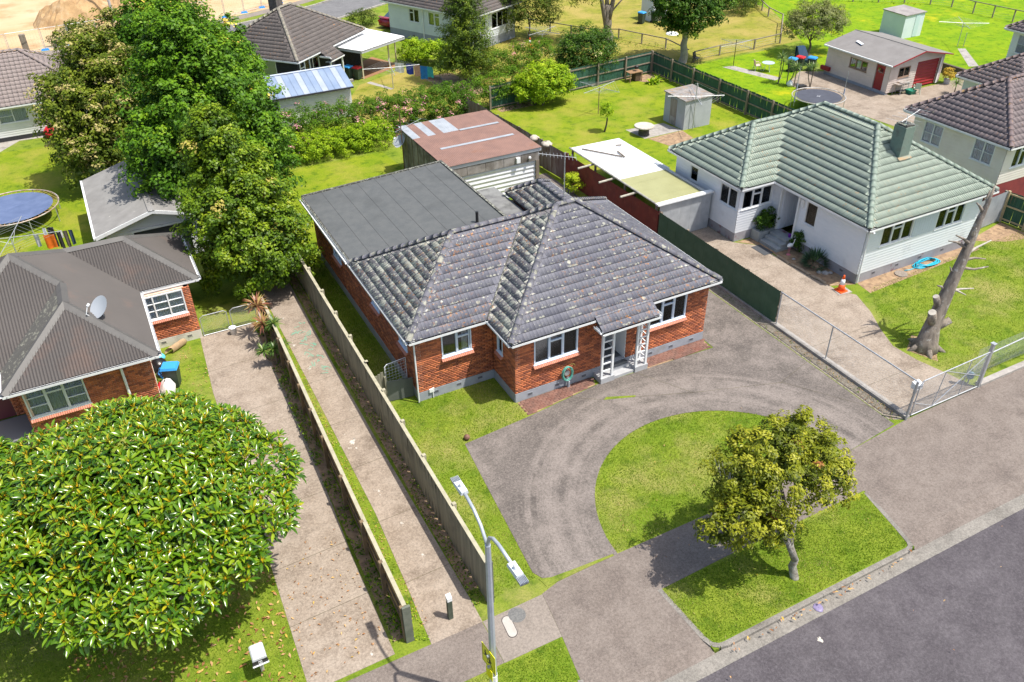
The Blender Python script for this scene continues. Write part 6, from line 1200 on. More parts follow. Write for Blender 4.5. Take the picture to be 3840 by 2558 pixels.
LICHB = M('lichen_bark', (.34, .33, .30), (.14, .12, .1), scale=7, rough=.95, bump=.7, bscale=25)
def tree(name, label, base, top, r0, blobs, mat, n, clump, per, ln, wd, seed, limbs=None, group=None, bark=None, tr=(.05, .9), flower=0.0, cat='tree', inner=.25, rough=.18, low=-.75, tilt=(.5, .5, .5), flat=0):
    t = thing(name, label, cat, base, group)
    trunk(t, base, top, r0, r0*.5, limbs if limbs is not None else [(.7, (b[0], b[1], b[2]), r0*.5) for b in blobs], bark)
    crown(t, 'crown', mat, blobs, n, clump, per, ln, wd, seed, tr=tr, flower=flower, inner=inner, rough=rough, low=low, tilt=tilt, flat=flat); return t
# tall evergreen screen between the walkway and the left garage
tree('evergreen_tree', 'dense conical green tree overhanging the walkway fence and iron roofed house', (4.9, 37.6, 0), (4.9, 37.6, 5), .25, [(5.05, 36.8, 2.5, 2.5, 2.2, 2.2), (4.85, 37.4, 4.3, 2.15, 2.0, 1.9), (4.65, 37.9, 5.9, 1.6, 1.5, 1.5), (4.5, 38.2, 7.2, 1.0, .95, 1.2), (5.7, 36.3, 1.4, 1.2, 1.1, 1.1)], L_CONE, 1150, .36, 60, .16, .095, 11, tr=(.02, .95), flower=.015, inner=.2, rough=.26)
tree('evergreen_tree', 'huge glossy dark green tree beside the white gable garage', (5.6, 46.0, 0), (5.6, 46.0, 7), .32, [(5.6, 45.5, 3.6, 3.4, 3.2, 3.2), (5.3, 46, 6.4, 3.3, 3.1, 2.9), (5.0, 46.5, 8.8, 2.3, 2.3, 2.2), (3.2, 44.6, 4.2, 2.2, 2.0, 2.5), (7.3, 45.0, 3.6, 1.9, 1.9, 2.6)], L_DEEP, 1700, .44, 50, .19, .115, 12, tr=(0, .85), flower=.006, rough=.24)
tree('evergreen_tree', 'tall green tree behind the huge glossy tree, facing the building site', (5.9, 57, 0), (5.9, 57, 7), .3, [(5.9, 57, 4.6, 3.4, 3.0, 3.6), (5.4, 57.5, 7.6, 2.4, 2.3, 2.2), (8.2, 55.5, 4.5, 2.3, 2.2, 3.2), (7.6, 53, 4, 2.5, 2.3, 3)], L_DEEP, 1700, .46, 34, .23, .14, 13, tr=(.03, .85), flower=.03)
tree('flowering_tree', 'olive green tree covered in cream blossom beside the left lawn', (.2, 54.5, 0), (.3, 54.5, 5), .28, [(.2, 54.3, 3.6, 2.6, 2.2, 2.6), (-1.0, 54.6, 4.4, 1.9, 1.8, 2.1), (1.8, 54, 4.6, 2.0, 1.9, 2.4), (-.3, 53, 2.2, 1.8, 1.6, 1.8), (.9, 55.5, 6.6, 1.8, 1.7, 1.6)], L_OLIVE, 1400, .40, 36, .2, .11, 14, tr=(.05, .85), flower=.24, rough=.28)
tree('flowering_tree', 'gappy pale-blossomed tree with bare limbs behind the mauve roof', (2.6, 60.5, 0), (2.2, 60.5, 4.6), .2, [(1.0, 60.5, 6.0, 1.6, 1.5, 1.5), (2.8, 60.2, 6.8, 1.7, 1.5, 1.4), (3.6, 60.6, 5.3, 1.5, 1.4, 1.4), (-.2, 60.2, 4.6, 1.0, 1.0, 1.0)], L_OLIVE, 520, .38, 34, .2, .11, 15, tr=(.1, .85), flower=.4, rough=.3)
# street tree on the berm
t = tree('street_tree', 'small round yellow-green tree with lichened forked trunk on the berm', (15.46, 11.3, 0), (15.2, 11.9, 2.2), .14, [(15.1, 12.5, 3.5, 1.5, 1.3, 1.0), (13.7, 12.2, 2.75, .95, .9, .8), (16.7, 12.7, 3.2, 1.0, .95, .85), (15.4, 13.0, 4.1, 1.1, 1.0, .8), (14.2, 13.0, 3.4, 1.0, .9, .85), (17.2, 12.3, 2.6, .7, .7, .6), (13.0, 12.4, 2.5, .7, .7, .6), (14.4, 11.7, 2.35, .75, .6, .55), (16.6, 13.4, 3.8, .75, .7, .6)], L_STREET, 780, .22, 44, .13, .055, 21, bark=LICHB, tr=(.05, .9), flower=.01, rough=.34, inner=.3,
         limbs=[(.35, (14.3, 12.1, 2.7), .11), (.5, (16.2, 12.4, 2.9), .08), (.7, (15.3, 12.8, 3.6), .08), (.6, (14.7, 12.9, 3.2), .06), (.8, (13.5, 12.5, 3.3), .04)])
b = MB()
for k in range(14): p = Vector((13.9+random.uniform(-.5, .3), 13.0+random.uniform(-.3, .3), 3.5)); b.tube([p, p+Vector((random.uniform(-.25, .1), random.uniform(0, .25), random.uniform(.3, .8)))], [.012, .004], 4)
b.build('dead_twigs', M('bleached_twig', (.5, .48, .44), rough=.9), t)['kind'] = 'stuff'
# the wide ficus with leaf rosettes in the foreground
t = thing('ficus_tree', 'wide glossy tree with big leaf rosettes and yellow stalks beside the side driveway', 'tree', (-1.6, 19.8, 0))
trunk(t, (-1.6, 19.8, 0), (-1.7, 20.1, 2.9), .3, .2, [(.6, (.6, 20.6, 3.6), .13), (.6, (-3.6, 21, 3.6), .13), (.8, (-1.4, 22.6, 4.2), .13), (.8, (-1.8, 18.2, 3.4), .12), (.9, (-.2, 18.6, 3.2), .09), (.9, (-4, 19, 3.2), .09)])
r = np.random.default_rng(31); FB = np.array([(-1.7, 20.2, 4.7, 1.7, 1.6, 1.2)]+[(-1.7+2.75*math.cos(a)*k_, 20.2+2.75*math.sin(a)*k_, z_, r_, r_, r_*.8) for a, z_, r_, k_ in ((0, 3.3, 1.35, 1.08), (.55, 3.4, 1.3, 1.0), (1.1, 3.6, 1.3, 1.05), (1.65, 3.5, 1.35, 1.15), (2.3, 3.8, 1.5, 1.0), (2.9, 3.4, 1.5, 1.05), (3.5, 3.3, 1.4, 1.1), (4.1, 2.9, 1.4, 1.0), (4.7, 2.9, 1.35, 1.08), (5.25, 3.0, 1.25, 1.0), (5.8, 3.1, 1.2, 1.1), (.3, 4.3, 1.35, .55), (1.6, 4.4, 1.4, .55), (2.9, 4.4, 1.4, .55), (4.2, 4.0, 1.5, .55), (5.4, 4.0, 1.4, .6))]+[(-5.6, 20.8, 3.4, 1.6, 2.2, 1.4), (-5.8, 23.4, 3.2, 1.4, 1.4, 1.2)])
cs = []; dsn = []
k = r.choice(len(FB), 9000, p=(FB[:, 3]*FB[:, 4])/(FB[:, 3]*FB[:, 4]).sum()); dd = unit(r.normal(size=(9000, 3))); dd[:, 2] = np.abs(dd[:, 2])*np.where(r.random(9000) < .85, 1, -.5)
PP = FB[k, :3]+dd*FB[k, 3:]*(r.uniform(.84, 1.12, 9000))[:, None]
ok = np.ones(9000, bool)
for j in range(len(FB)): ok &= ~((np.linalg.norm((PP-FB[j, :3])/FB[j, 3:], axis=1) < .8) & (k != j))
PP, dd = PP[ok], dd[ok]; kept = []
for i in range(len(PP)):
    if PP[i, 2] < 1.7 or PP[i, 0] < -7.2: continue
    if all((PP[i]-PP[q])@(PP[i]-PP[q]) > .25**2 for q in kept[-500:]): kept.append(i)
    if len(kept) > 2300: break
PP, dd = PP[kept], dd[kept]
# one leaf: folded along its midrib, tip drooping, y along the leaf
LV = np.array([(0, 0, 0), (0, .07, .01), (-.04, .14, .025), (-.06, .25, .03), (-.046, .36, .005), (0, .46, -.06), (.046, .36, .005), (.06, .25, .03), (.04, .14, .025), (0, .25, .008), (-.006, 0, 0), (.006, 0, 0)])
LF = [(1, 9, 3, 2), (9, 5, 4, 3), (1, 8, 7, 9), (9, 7, 6, 5)]
Vs, Ts, cand = [], [], []
for p, d in zip(PP, dd):
    ax = Vector(d*.55+np.array([0, 0, .75])+r.normal(size=3)*.15).normalized(); a = ax.orthogonal().normalized(); b_ = ax.cross(a); n = int(r.integers(9, 14)); ph = r.uniform(0, 6.28); young = r.random() < .2
    for i in range(n):
        f = i/n; ang = ph+i*2.4; el = 1.15-1.35*f if not young else 1.3-1.2*f; s = r.uniform(.55, .95)*(.62+.5*f)
        yv = (a*math.cos(ang)+b_*math.sin(ang))*math.cos(el)+ax*math.sin(el); xv = yv.cross(ax).normalized(); zv = xv.cross(yv); o = Vector(p)+yv*.03
        m = np.array([[xv[0]*s, yv[0]*s, zv[0]*s, o[0]], [xv[1]*s, yv[1]*s, zv[1]*s, o[1]], [xv[2]*s, yv[2]*s, zv[2]*s, o[2]], [0, 0, 0, 1]]); Vs.append(m); Ts.append(min(.93, .12+.62*r.random()+(.3*(1-f) if young else .1*(1-f))))
A4 = np.array(Vs); tn = np.array(Ts); dist = np.linalg.norm(A4[:, :3, 3]-CAM, axis=1); facing = A4[:, 2, 2]; sel = np.argsort(dist-facing*2+np.where(A4[:, 2, 3] < 3.2, 6, 0)+np.where(A4[:, 0, 3] < -4.5, 6, 0)); big, rest = sel[:300], sel[300:]
groups = {}
for i in big: groups.setdefault(int(tn[i]*6), []).append(i)
for g, ids in groups.items():
    me = np_mesh('leaf', LV[:10], np.array(LF), tint=np.full(4, (g+.5)/6)); me.materials.append(L_FICUS)
    for i in ids: m = A4[i].copy(); m[:3, 3] -= np.array(ORG[t.name]); link('leaf', me, None, t, Matrix(m.tolist()))
Vh = np.c_[LV[:10], np.ones(10)]; R = np.einsum('kij,nj->kni', A4[rest], Vh)[:, :, :3].reshape(-1, 3)-np.array(ORG[t.name]); FF = (np.array(LF)[None]+(np.arange(len(rest))*10)[:, None, None]).reshape(-1, 4)
o = link('crown', np_mesh('crown', R, FF, tint=np.repeat(tn[rest], 4)), L_FICUS, t); o['kind'] = 'stuff'
b = MB()      # yellow stalks and new shoots in the middle of each rosette
SV = []; SF = []
for p, d in zip(PP, dd):
    for i in range(7):
        ang = i*.9; yv = unit((d*.5+np.array([math.cos(ang)*.6, math.sin(ang)*.6, .6]))[None])[0]; sv = unit(np.cross(yv, [0, 0, 1.0])[None])[0]*.011; q = p+yv*r.uniform(.10, .17); c = len(SV); SV += [p-sv, p+sv, q+sv*.8, q-sv*.8]; SF.append((c, c+1, c+2, c+3))
SV = np.array(SV)-np.array(ORG[t.name]); o = link('leaf_stalks', np_mesh('leaf_stalks', SV, np.array(SF), tint=np.ones(len(SF))), L_FICUS, t); o['kind'] = 'stuff'
# inner shade leaves so that the crown is not hollow
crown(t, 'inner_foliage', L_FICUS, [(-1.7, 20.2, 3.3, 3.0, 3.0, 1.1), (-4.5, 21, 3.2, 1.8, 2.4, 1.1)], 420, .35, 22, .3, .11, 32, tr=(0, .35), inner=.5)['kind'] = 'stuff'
# conifer, gum, broad tree and shrubs beyond the fences
cb = []
for i in range(16): z_ = 1.2+i*.6; cr = 2.25*(1-i/19); cb += [(27.2+.25*math.cos(i*2.1), 60.3+.25*math.sin(i*2.1), z_, cr, cr, .5)]
tree('conifer', 'tall shaggy dark conifer in front of the white weatherboard house', (27.2, 60.3, 0), (27.2, 60.3, 8.5), .3, cb, L_CONIF, 1500, .36, 30, .17, .05, 41, limbs=[], tr=(.0, .9), rough=.3, inner=.35)
t = thing('gum_tree', 'gum tree with several bare grey limbs and drooping sparse leaves', 'tree', (43.1, 64.6, 0)); trunk(t, (43.1, 64.6, 0), (43.0, 64.7, 3.2), .42, .3, [(.4, (41.3, 65.2, 6.4), .24), (.5, (44.3, 64.2, 6.8), .25), (.9, (43, 65, 7), .22), (.7, (45.4, 64, 4.6), .09)], M('gum_bark', (.28, .24, .2), (.14, .12, .1), scale=3, rough=.95, vec=(2, 2, .4), bump=.5))
crown(t, 'crown', L_OLIVE, [(41, 65, 4.3, 1.3, 1.2, 1.6), (41.6, 65, 6.8, 1.8, 1.6, 1.5), (45, 64.2, 6.6, 1.6, 1.4, 1.4), (43.2, 65, 7.6, 2, 1.8, 1.4), (45.6, 64, 4.3, .7, .6, .9)], 330, .45, 24, .22, .06, 42, tr=(.2, .85), rough=.35)
tree('broad_tree', 'broad dense dark green tree on a thick pale trunk behind the green fence', (45.0, 56.2, 0), (45.0, 56.2, 3.0), .36, [(45.2, 56.3, 4.6, 3.0, 2.7, 2.2), (43.7, 56.2, 5.6, 1.9, 1.8, 1.8), (46.6, 56.5, 5.2, 1.9, 1.8, 2.0), (45.3, 56.4, 6.6, 2.4, 2.2, 1.7), (44.6, 56, 3.2, 1.4, 1.4, 1.1)], L_DARK, 1300, .4, 34, .2, .11, 43, tr=(.2, .9), bark=M('pale_bark', (.36, .33, .28), (.26, .23, .2), scale=4, rough=.9))
tree('shrub_tree', 'low spreading grey-green tree behind the cream garage', (55.7, 52.8, 0), (55.8, 53, 1.6), .12, [(55.9, 53, 2.7, 2.4, 2.0, 1.25), (54.4, 53, 2.4, 1.4, 1.2, 1.0), (57.6, 52.8, 2.4, 1.4, 1.3, 1.0)], L_GREY, 620, .32, 36, .15, .05, 44, rough=.25)
def bush(label, blobs, mat, n, clump, per, ln, wd, seed, flower=0.0, name='bush', tr=(.05, .9), cat='bush', rough=.2):
    b0 = blobs[0]; t = thing(name, label, cat, (b0[0], b0[1], 0)); trunk(t, (b0[0], b0[1], 0), (b0[0], b0[1], b0[2]*.8), .06, .03, name='stem'); crown(t, 'foliage', mat, blobs, n, clump, per, ln, wd, seed, tr=tr, flower=flower, rough=rough); return t
bush('big dark shrub with white flowers against the green fence', [(35.3, 56.2, 2.1, 2.1, 1.6, 1.8), (36.9, 56.0, 2.0, 1.2, 1.2, 1.6), (34.2, 56.2, 1.8, 1.3, 1.2, 1.5)], L_DARK, 700, .34, 34, .15, .07, 51, flower=.035)
bush('bright lime green shrub inside the green fence', [(29.8, 52.9, 1.6, 1.7, 1.4, 1.3), (31, 52.7, 1.5, 1.2, 1.1, 1.1), (28.7, 53, 1.4, 1.0, 1.0, 1.0)], L_BRIGHT, 520, .32, 32, .16, .08, 52)
bush('brownish broad shrub behind the rotary line by the white house', [(37.5, 69.3, 2.8, 2.3, 1.9, 2.2), (39, 69, 2.4, 1.5, 1.4, 1.7), (36, 69.5, 2.6, 1.4, 1.3, 1.7)], L_OLIVE, 560, .36, 30, .16, .07, 53, tr=(0, .6))
bush('flowering hedge of glossy leaves and red blooms beside the white carport', [(25.8, 67.8, .9, 1.3, 1.1, .9), (27.0, 66.2, .9, 1.3, 1.1, .9), (28.3, 65, 1.0, 1.3, 1.1, .9)], L_BRIGHT, 420, .28, 28, .15, .08, 54, name='hedge', cat='hedge')
bush('overgrown hedge between the conifer and the dark shrub', [(30.3, 61.2, .9, 1.6, 1.0, .9), (32.6, 61.3, 1.0, 1.7, 1.0, 1.0), (34.6, 61.6, 1.0, 1.5, 1.0, .9), (29, 62, .8, 1.2, 1, .8)], L_GREEN, 520, .3, 26, .14, .06, 55, name='hedge', cat='hedge', tr=(0, .7), flower=.02)
bush('climbing creeper over the start of the green fence', [(26.6, 54.4, 1.3, 1.1, .7, 1.1), (28, 54.5, 1.4, 1.0, .6, 1.0), (25.3, 54.6, 1.1, 1.0, .7, 1.0)], L_GREEN, 260, .28, 26, .13, .06, 56, name='creeper', cat='creeper', tr=(0, .7))
bush('wild shrub in the far paddock corner by the rail fence', [(61.3, 67.5, 1.2, 2.2, 1.4, 1.2), (63, 69.5, 1.1, 1.8, 1.4, 1.1), (59.5, 66.2, .8, 1.3, 1, .8)], L_OLIVE, 420, .34, 24, .15, .06, 57, tr=(0, .6))
bush('low scrubby bush beside the parked red car', [(25.2, 80.9, .7, 1.2, .9, .8), (26.3, 81.3, .6, .9, .8, .7)], L_OLIVE, 160, .3, 22, .15, .05, 58, tr=(0, .5))
bush('dark tuft of bushes by the far site fence', [(.8, 89.3, .9, 1.0, .8, .9), (2.0, 89.6, .8, .9, .8, .8), (-.8, 89, .5, .9, .6, .5)], L_DARK, 160, .3, 22, .18, .07, 59)
t = bush('long hedge of pink hibiscus and bright green shrubs behind the brick house', [(9.6, 51.5, 1.0, 1.6, 1.4, 1.1)]+[(11+1.35*i, 53.3+.12*math.sin(i*2), 1.15, 1.3, 1.3, 1.35) for i in range(10)]+[(24.0, 53.8, .8, .7, .8, .9)], L_GREEN, 2100, .28, 28, .13, .06, 60, flower=.09, name='hedge', cat='hedge', tr=(.0, .62))
bush('bright lime front row of the pink hibiscus hedge', [(11.2+1.05*i, 51.4+.1*math.cos(i*3), .7, 1.15, 1.1, .9) for i in range(6)], L_BRIGHT, 620, .26, 28, .12, .055, 61, name='hedge', cat='hedge', tr=(.1, .8))
bush('dark rounded shrub on the planter by the grey steps', [(30.0, 29.1, 1.0, .62, .4, .5), (29.6, 29.1, .95, .4, .35, .4)], L_DARK, 120, .14, 30, .09, .05, 62)
bush('small dark shrub behind the white flamingo', [(30.3, 27.1, .5, .35, .35, .5)], L_DARK, 60, .14, 26, .09, .045, 63)
bush('yellow flowering shrub between the red fence and the brick house rear', [(23.8, 38.6, .7, .5, .5, .5)], L_BRIGHT, 60, .18, 26, .09, .05, 64, tr=(.5, 1))
t = thing('topiary', 'little clipped round-topped tree on a curved bare stem', 'tree', (30.83, 46.1, 0)); MB().tube([(30.83, 46.1, -.05), (31.0, 46.15, .4), (31.02, 46.1, .8), (30.95, 46.05, 1.2)], [.07, .06, .055, .04], 7).build('trunk', BARK, t, True); crown(t, 'crown', L_BRIGHT, [(30.9, 46.05, 1.5, .42, .4, .42)], 70, .15, 26, .1, .05, 65)
# spiky rosettes: cordylines, flax, agave
def spiky(name, label, base, h, nheads, ln, mat, seed, cat='plant', spread=.35, nl=34, w=.035, droop=.5, stem=.05, group=None):
    r = np.random.default_rng(seed); t = thing(name, label, cat, base, group); b0 = Vector(base)
    for i in range(nheads):
        a = r.uniform(0, 6.28); tp = b0+Vector((spread*math.cos(a)*(i > 0), spread*math.sin(a)*(i > 0), h*r.uniform(.75, 1.0) if i else h))
        if h > .15: MB().tube([b0-Vector((0, 0, .05)), b0.lerp(tp, .5)+Vector((spread*.3*math.cos(a), spread*.3*math.sin(a), 0))*(i > 0), tp], [stem, stem*.8, stem*.7], 6).build('stem', BARK, t)
        V, F, T = [], [], []
        for k in range(nl):
            az = k*2.4+r.uniform(-.3, .3); el = math.asin(np.clip(.98-1.25*k/nl, -1, 1)); L = ln*r.uniform(.8, 1.1); hd = np.array([math.cos(az), math.sin(az), 0]); sd_ = np.array([-math.sin(az), math.cos(az), 0])*w; c = len(V)
            P0 = np.array(tp); P1 = P0+(hd*math.cos(el)+np.array([0, 0, math.sin(el)]))*L*.55; P2 = P1+(hd*math.cos(el-droop)+np.array([0, 0, math.sin(el-droop)]))*L*.45
            V += [P0-sd_*.6, P0+sd_*.6, P1+sd_, P1-sd_, P2]; F.append([(c, c+1, c+2, c+3), (c+3, c+2, c+4)]); tt = r.uniform(.1, .9); T.append(tt)
        V = np.array(V)-np.array(org_of(t)); q = np.array([f[0] for f in F]); tr_ = np.array([f[1] for f in F]); link('leaf_head', np_mesh('leaf_head', V, [q, tr_], tint=np.r_[T, T]), mat, t)
    return t
L_CORD = leaf_mat('leaf_cordyline', [(0, (.12, .05, .03)), (.4, (.34, .13, .08)), (.7, (.42, .28, .1)), (1, (.46, .42, .16))], .4, .3, .5)
L_SPIKE = leaf_mat('leaf_spike', [(0, (.03, .09, .02)), (.5, (.11, .2, .035)), (1, (.28, .34, .08))], .4, .3, .5)
L_AGAVE = leaf_mat('leaf_agave', [(0, (.03, .08, .04)), (.5, (.07, .15, .07)), (1, (.14, .24, .11))], .45, .2, .4)
spiky('cordyline', 'large pinkish-bronze cordyline at the head of the golden paling fence', (4.15, 32.6, 0), 1.6, 1, .75, L_CORD, 71, spread=.3, nl=46)
spiky('cordyline', 'second bronze cordyline lower down beside the golden paling fence', (4.1, 31.6, 0), 1.25, 1, .7, L_CORD, 72, nl=46)
spiky('cordyline', 'green cordyline leaning over the golden paling fence', (4.45, 31.0, 0), 1.5, 2, .5, L_SPIKE, 73, spread=.5)
spiky('cordyline', 'small green cordyline tufts low against the golden paling fence', (4.15, 30.2, 0), .8, 3, .45, L_SPIKE, 74, spread=.45)
for i, (x, y, h, n, lb) in enumerate(((48.1, 48.1, 2.0, 2, 'tallest cabbage tree beside the small round garden table'), (48.5, 47.6, 1.7, 2, 'cabbage tree with two heads beside the barbecue kettle'), (48.6, 46.9, 1.5, 1, 'slim cabbage tree next to the trampoline pole'), (49.6, 46.2, 1.5, 2, 'leaning cabbage tree over the trampoline rim'))): spiky('cabbage_tree', lb, (x, y, 0), h, n, .62, L_SPIKE, 75+i, 'tree', .5, 40, .03)
spiky('yucca', 'single spiky yucca on the concrete apron by the tiled outbuilding', (57.6, 39.7, 0), .8, 1, .75, L_SPIKE, 80, nl=40)
spiky('yucca', 'spiky yucca rising behind the green chimney aerial', (45.3, 33.8, 0), .9, 1, .6, L_SPIKE, 81, nl=30)
spiky('arum_plant', 'clump of bright broad-leaved plants in the green fence corner', (39.9, 52.9, 0), .1, 3, .6, L_BRIGHT, 82, spread=.4, nl=18, w=.09)
t = thing('aloe_bush', 'dense spiky blue-green aloe mound beside the driveway of the pale blue house', 'plant', (30.05, 25.5, 0)); r = np.random.default_rng(83); V, F, T = [], [], []
for k in range(420):
    d = unit(r.normal(size=(1, 3)))[0]; d[2] = abs(d[2]); c0 = np.array([30.05+d[0]*.45, 25.5+d[1]*.45, .1+d[2]*.45]); L = .42*r.uniform(.7, 1.2); s = unit(np.cross(d, [0, 0, 1.0])[None])[0]*.03; c = len(V); V += [c0-s, c0+s, c0+d*L+np.array([0, 0, .06-.1*r.random()])]; F.append((c, c+1, c+2)); T.append(r.random())
link('leaf_mound', np_mesh('leaf_mound', np.array(V)-np.array(ORG[t.name]), np.array(F), tint=T), L_AGAVE, t)
# dead tree on the right lawn
DEAD = M('dead_wood', (0.276, 0.2346, 0.1932), (0.1196, 0.1012, 0.0874), scale=3, rough=.95, vec=(2, 2, .35), bump=.7, bscale=22, dirt=(0.3864, 0.3772, 0.3496), dscale=5, dlo=.55, dhi=.68); PALEW_ = M('bleached_wood', (0.4416, 0.414, 0.368), (0.3312, 0.3036, 0.2668), scale=6, rough=.9)
t = thing('dead_tree', 'bare dead tree trunk with sawn limb stubs and bleached broken branches', 'tree', (29.0, 17.95, 0))
TP = [Vector(p) for p in ((29.0, 17.95, -.1), (29.05, 17.95, .35), (29.2, 18.05, 1.0), (29.45, 18.1, 1.9), (29.7, 18.15, 2.8), (30.0, 18.2, 3.8), (30.25, 18.25, 4.8), (30.45, 18.3, 5.6), (30.62, 18.3, 6.3), (30.72, 18.32, 7.0))]
b = MB(); b.tube(TP, [.62, .45, .34, .3, .26, .22, .18, .14, .09, .03], 12); tk = b.build('trunk', DEAD, t, True)
for k in range(5): a = k*1.25+.4; MB().tube([(29.02, 17.95, .3), (29.02+.45*math.cos(a), 17.95+.45*math.sin(a), .1), (29.02+.85*math.cos(a), 17.95+.85*math.sin(a), -.06)], [.22, .16, .05], 7).build('root', DEAD, tk, True)
for p, q, r0, r1, m in (((29.2, 18.05, 1.0), (28.75, 17.95, 1.9), .2, .17, DEAD), ((29.4, 18.1, 1.7), (29.05, 18.2, 2.45), .16, .13, DEAD), ((29.15, 18.0, .85), (29.75, 17.7, 1.35), .17, .15, DEAD)):
    p, q = Vector(p), Vector(q); MB().tube([p, p.lerp(q, .6), q], [r0, (r0+r1)/2, r1], 9).build('limb_stub', m, tk, True); dv_ = (q-p).normalized(); MB().tube([q, q+dv_*.012], r1*.93, 9).build('sawn_face', PALEW_, tk)
for i, (zz, dx, dy, dz, L, m) in enumerate(((5.9, -.5, .1, .5, .7, 0), (5.5, .6, .2, .4, .6, 0), (5.0, .7, .4, .5, 1.0, 1), (4.6, -.8, -.1, .4, 1.5, 0), (4.4, -.9, .2, .5, 1.2, 0), (4.1, 1, 0, .12, 1.5, 1), (3.9, 1, -.3, -.05, 1.1, 0), (3.6, 1, -.4, -.12, 1.3, 0), (3.2, -.5, .2, .8, .6, 0), (2.7, .9, -.3, -.5, 1.0, 1), (2.55, 1, -.1, -.1, 1.5, 1), (2.5, -.5, .4, .5, .6, 0), (2.6, .9, .2, .1, .8, 1), (4.9, -.6, -.4, .6, .9, 1), (6.2, .3, .3, .7, .5, 0))):
    j = max(k for k in range(len(TP)) if TP[k].z <= zz); a = TP[j].lerp(TP[j+1], (zz-TP[j].z)/(TP[j+1].z-TP[j].z)); d = Vector((dx, dy, dz)).normalized(); m1 = a+d*L*.5+Vector((random.uniform(-.08, .08), random.uniform(-.08, .08), random.uniform(-.05, .1)))
    MB().tube([a, a.lerp(m1, .5), m1, a+d*L+Vector((0, 0, random.uniform(-.1, .15)))], [.075, .065, .05, .025], 6).build('branch', PALEW_ if m else DEAD, tk, True)
# weeds: one object of stuff for each strip of ground cover
def weeds(label, poly, n, seed, mat, hmax=.35, ln=.12, wd=.05):
    r = np.random.default_rng(seed); p = np.array(poly); lo, hi = p.min(0), p.max(0); hp = halfplanes(poly); Q = r.uniform(lo, hi, (n, 2)); ok = np.all([a*Q[:, 0]+b_*Q[:, 1]+c > 0 for a, b_, c in hp], axis=0); Q = Q[ok]
    cl = .5+.5*np.sin(Q[:, 0]*5+np.sin(Q[:, 1]*2.3)*2)*np.sin(Q[:, 1]*1.7+seed); keep = r.random(len(Q)) < cl; Q = Q[keep]; cl = cl[keep]; m = len(Q); z = r.random(m)*hmax*cl+.02; P = np.c_[Q, z]; N_ = unit(r.normal(size=(m, 3))*.6+[0, 0, 1]); o = leaf_quads(P, N_, ln, wd, r.uniform(.05, .85, m), 'weeds', mat, None); return tag(o, kind='stuff')
weeds('', [(3.58, 14.9), (4.0, 14.9), (4.45, 33.5), (3.95, 33.5)], 5200, 91, L_GREEN); weeds('', [(6.2, 15.0), (6.62, 15.0), (6.85, 37), (6.45, 37)], 3600, 92, L_GREEN, .2, .1, .04); weeds('', [(4.1, 14.7), (4.6, 14.5), (4.9, 28), (4.4, 28)], 2600, 93, L_BRIGHT, .1, .07, .03)
weeds('', [(23.95, 15.1), (24.45, 15.0), (24.45, 31), (24.0, 31)], 500, 94, L_GREEN, .12, .08, .03); weeds('', [(26.5, 53.6), (29.5, 53.8), (29.5, 53), (26.5, 53)], 300, 95, L_DARK, .3, .14, .05); weeds('', [(42.5, 63), (46.5, 60.0), (46.7, 60.6), (43, 65)], 700, 96, L_GREEN, .4, .2, .06); weeds('', [(70.5, 65.3), (78.5, 59.2), (79, 59.9), (71, 66.4)], 900, 97, L_GREEN, .4, .22, .07)
# fallen leaves, past counting
def litter(poly, n, seed, cols, size=.1):
    r = np.random.default_rng(seed); p = np.array(poly); hp = halfplanes(poly); Q = r.uniform(p.min(0), p.max(0), (n, 2)); Q = Q[np.all([a*Q[:, 0]+b_*Q[:, 1]+c > 0 for a, b_, c in hp], axis=0)]; m = len(Q); P = np.c_[Q, np.full(m, .055)]; N_ = unit(r.normal(size=(m, 3))*.25+[0, 0, 1]); o = leaf_quads(P, N_, size, size*.42, r.random(m), 'fallen_leaves', cols, None, .25); return tag(o, kind='stuff')
L_LIT = leaf_mat('leaf_litter_leaf', [(0, (.22, .09, .03)), (.4, (.42, .22, .1)), (.75, (.55, .36, .18)), (1, (.6, .38, .04))], .6, .15, .3)
litter([(-5, 14.8), (.95, 14.8), (1.15, 20.5), (-5, 19.5)], 620, 101, L_LIT, .15); litter([(1.0, 14.8), (3.5, 14.8), (3.6, 20), (1.2, 20)], 130, 102, L_LIT, .1); litter([(4.12, 15), (4.75, 15), (5.0, 32), (4.5, 33)], 900, 103, L_LIT, .06); litter([(6.2, 15), (6.6, 15), (6.85, 37), (6.45, 37)], 1000, 104, L_LIT, .055); litter([(12, 10.06), (19.5, 10.1), (19.5, 10.33), (12, 10.3)], 45, 105, L_LIT, .12); litter([(24, 15), (24.45, 15), (24.45, 22), (24, 22)], 260, 106, L_LIT, .06); litter([(-.2, 29.5), (1.3, 29.5), (1.6, 33.4), (.5, 33.4)], 160, 107, L_LIT, .07); litter([(12, 11), (19.5, 11), (20, 19), (11.4, 18)], 50, 108, L_LIT, .07); litter([(9, -2), (40, -2), (40, 9.9), (9, 9.9)], 0 or 60, 109, L_LIT, .08)
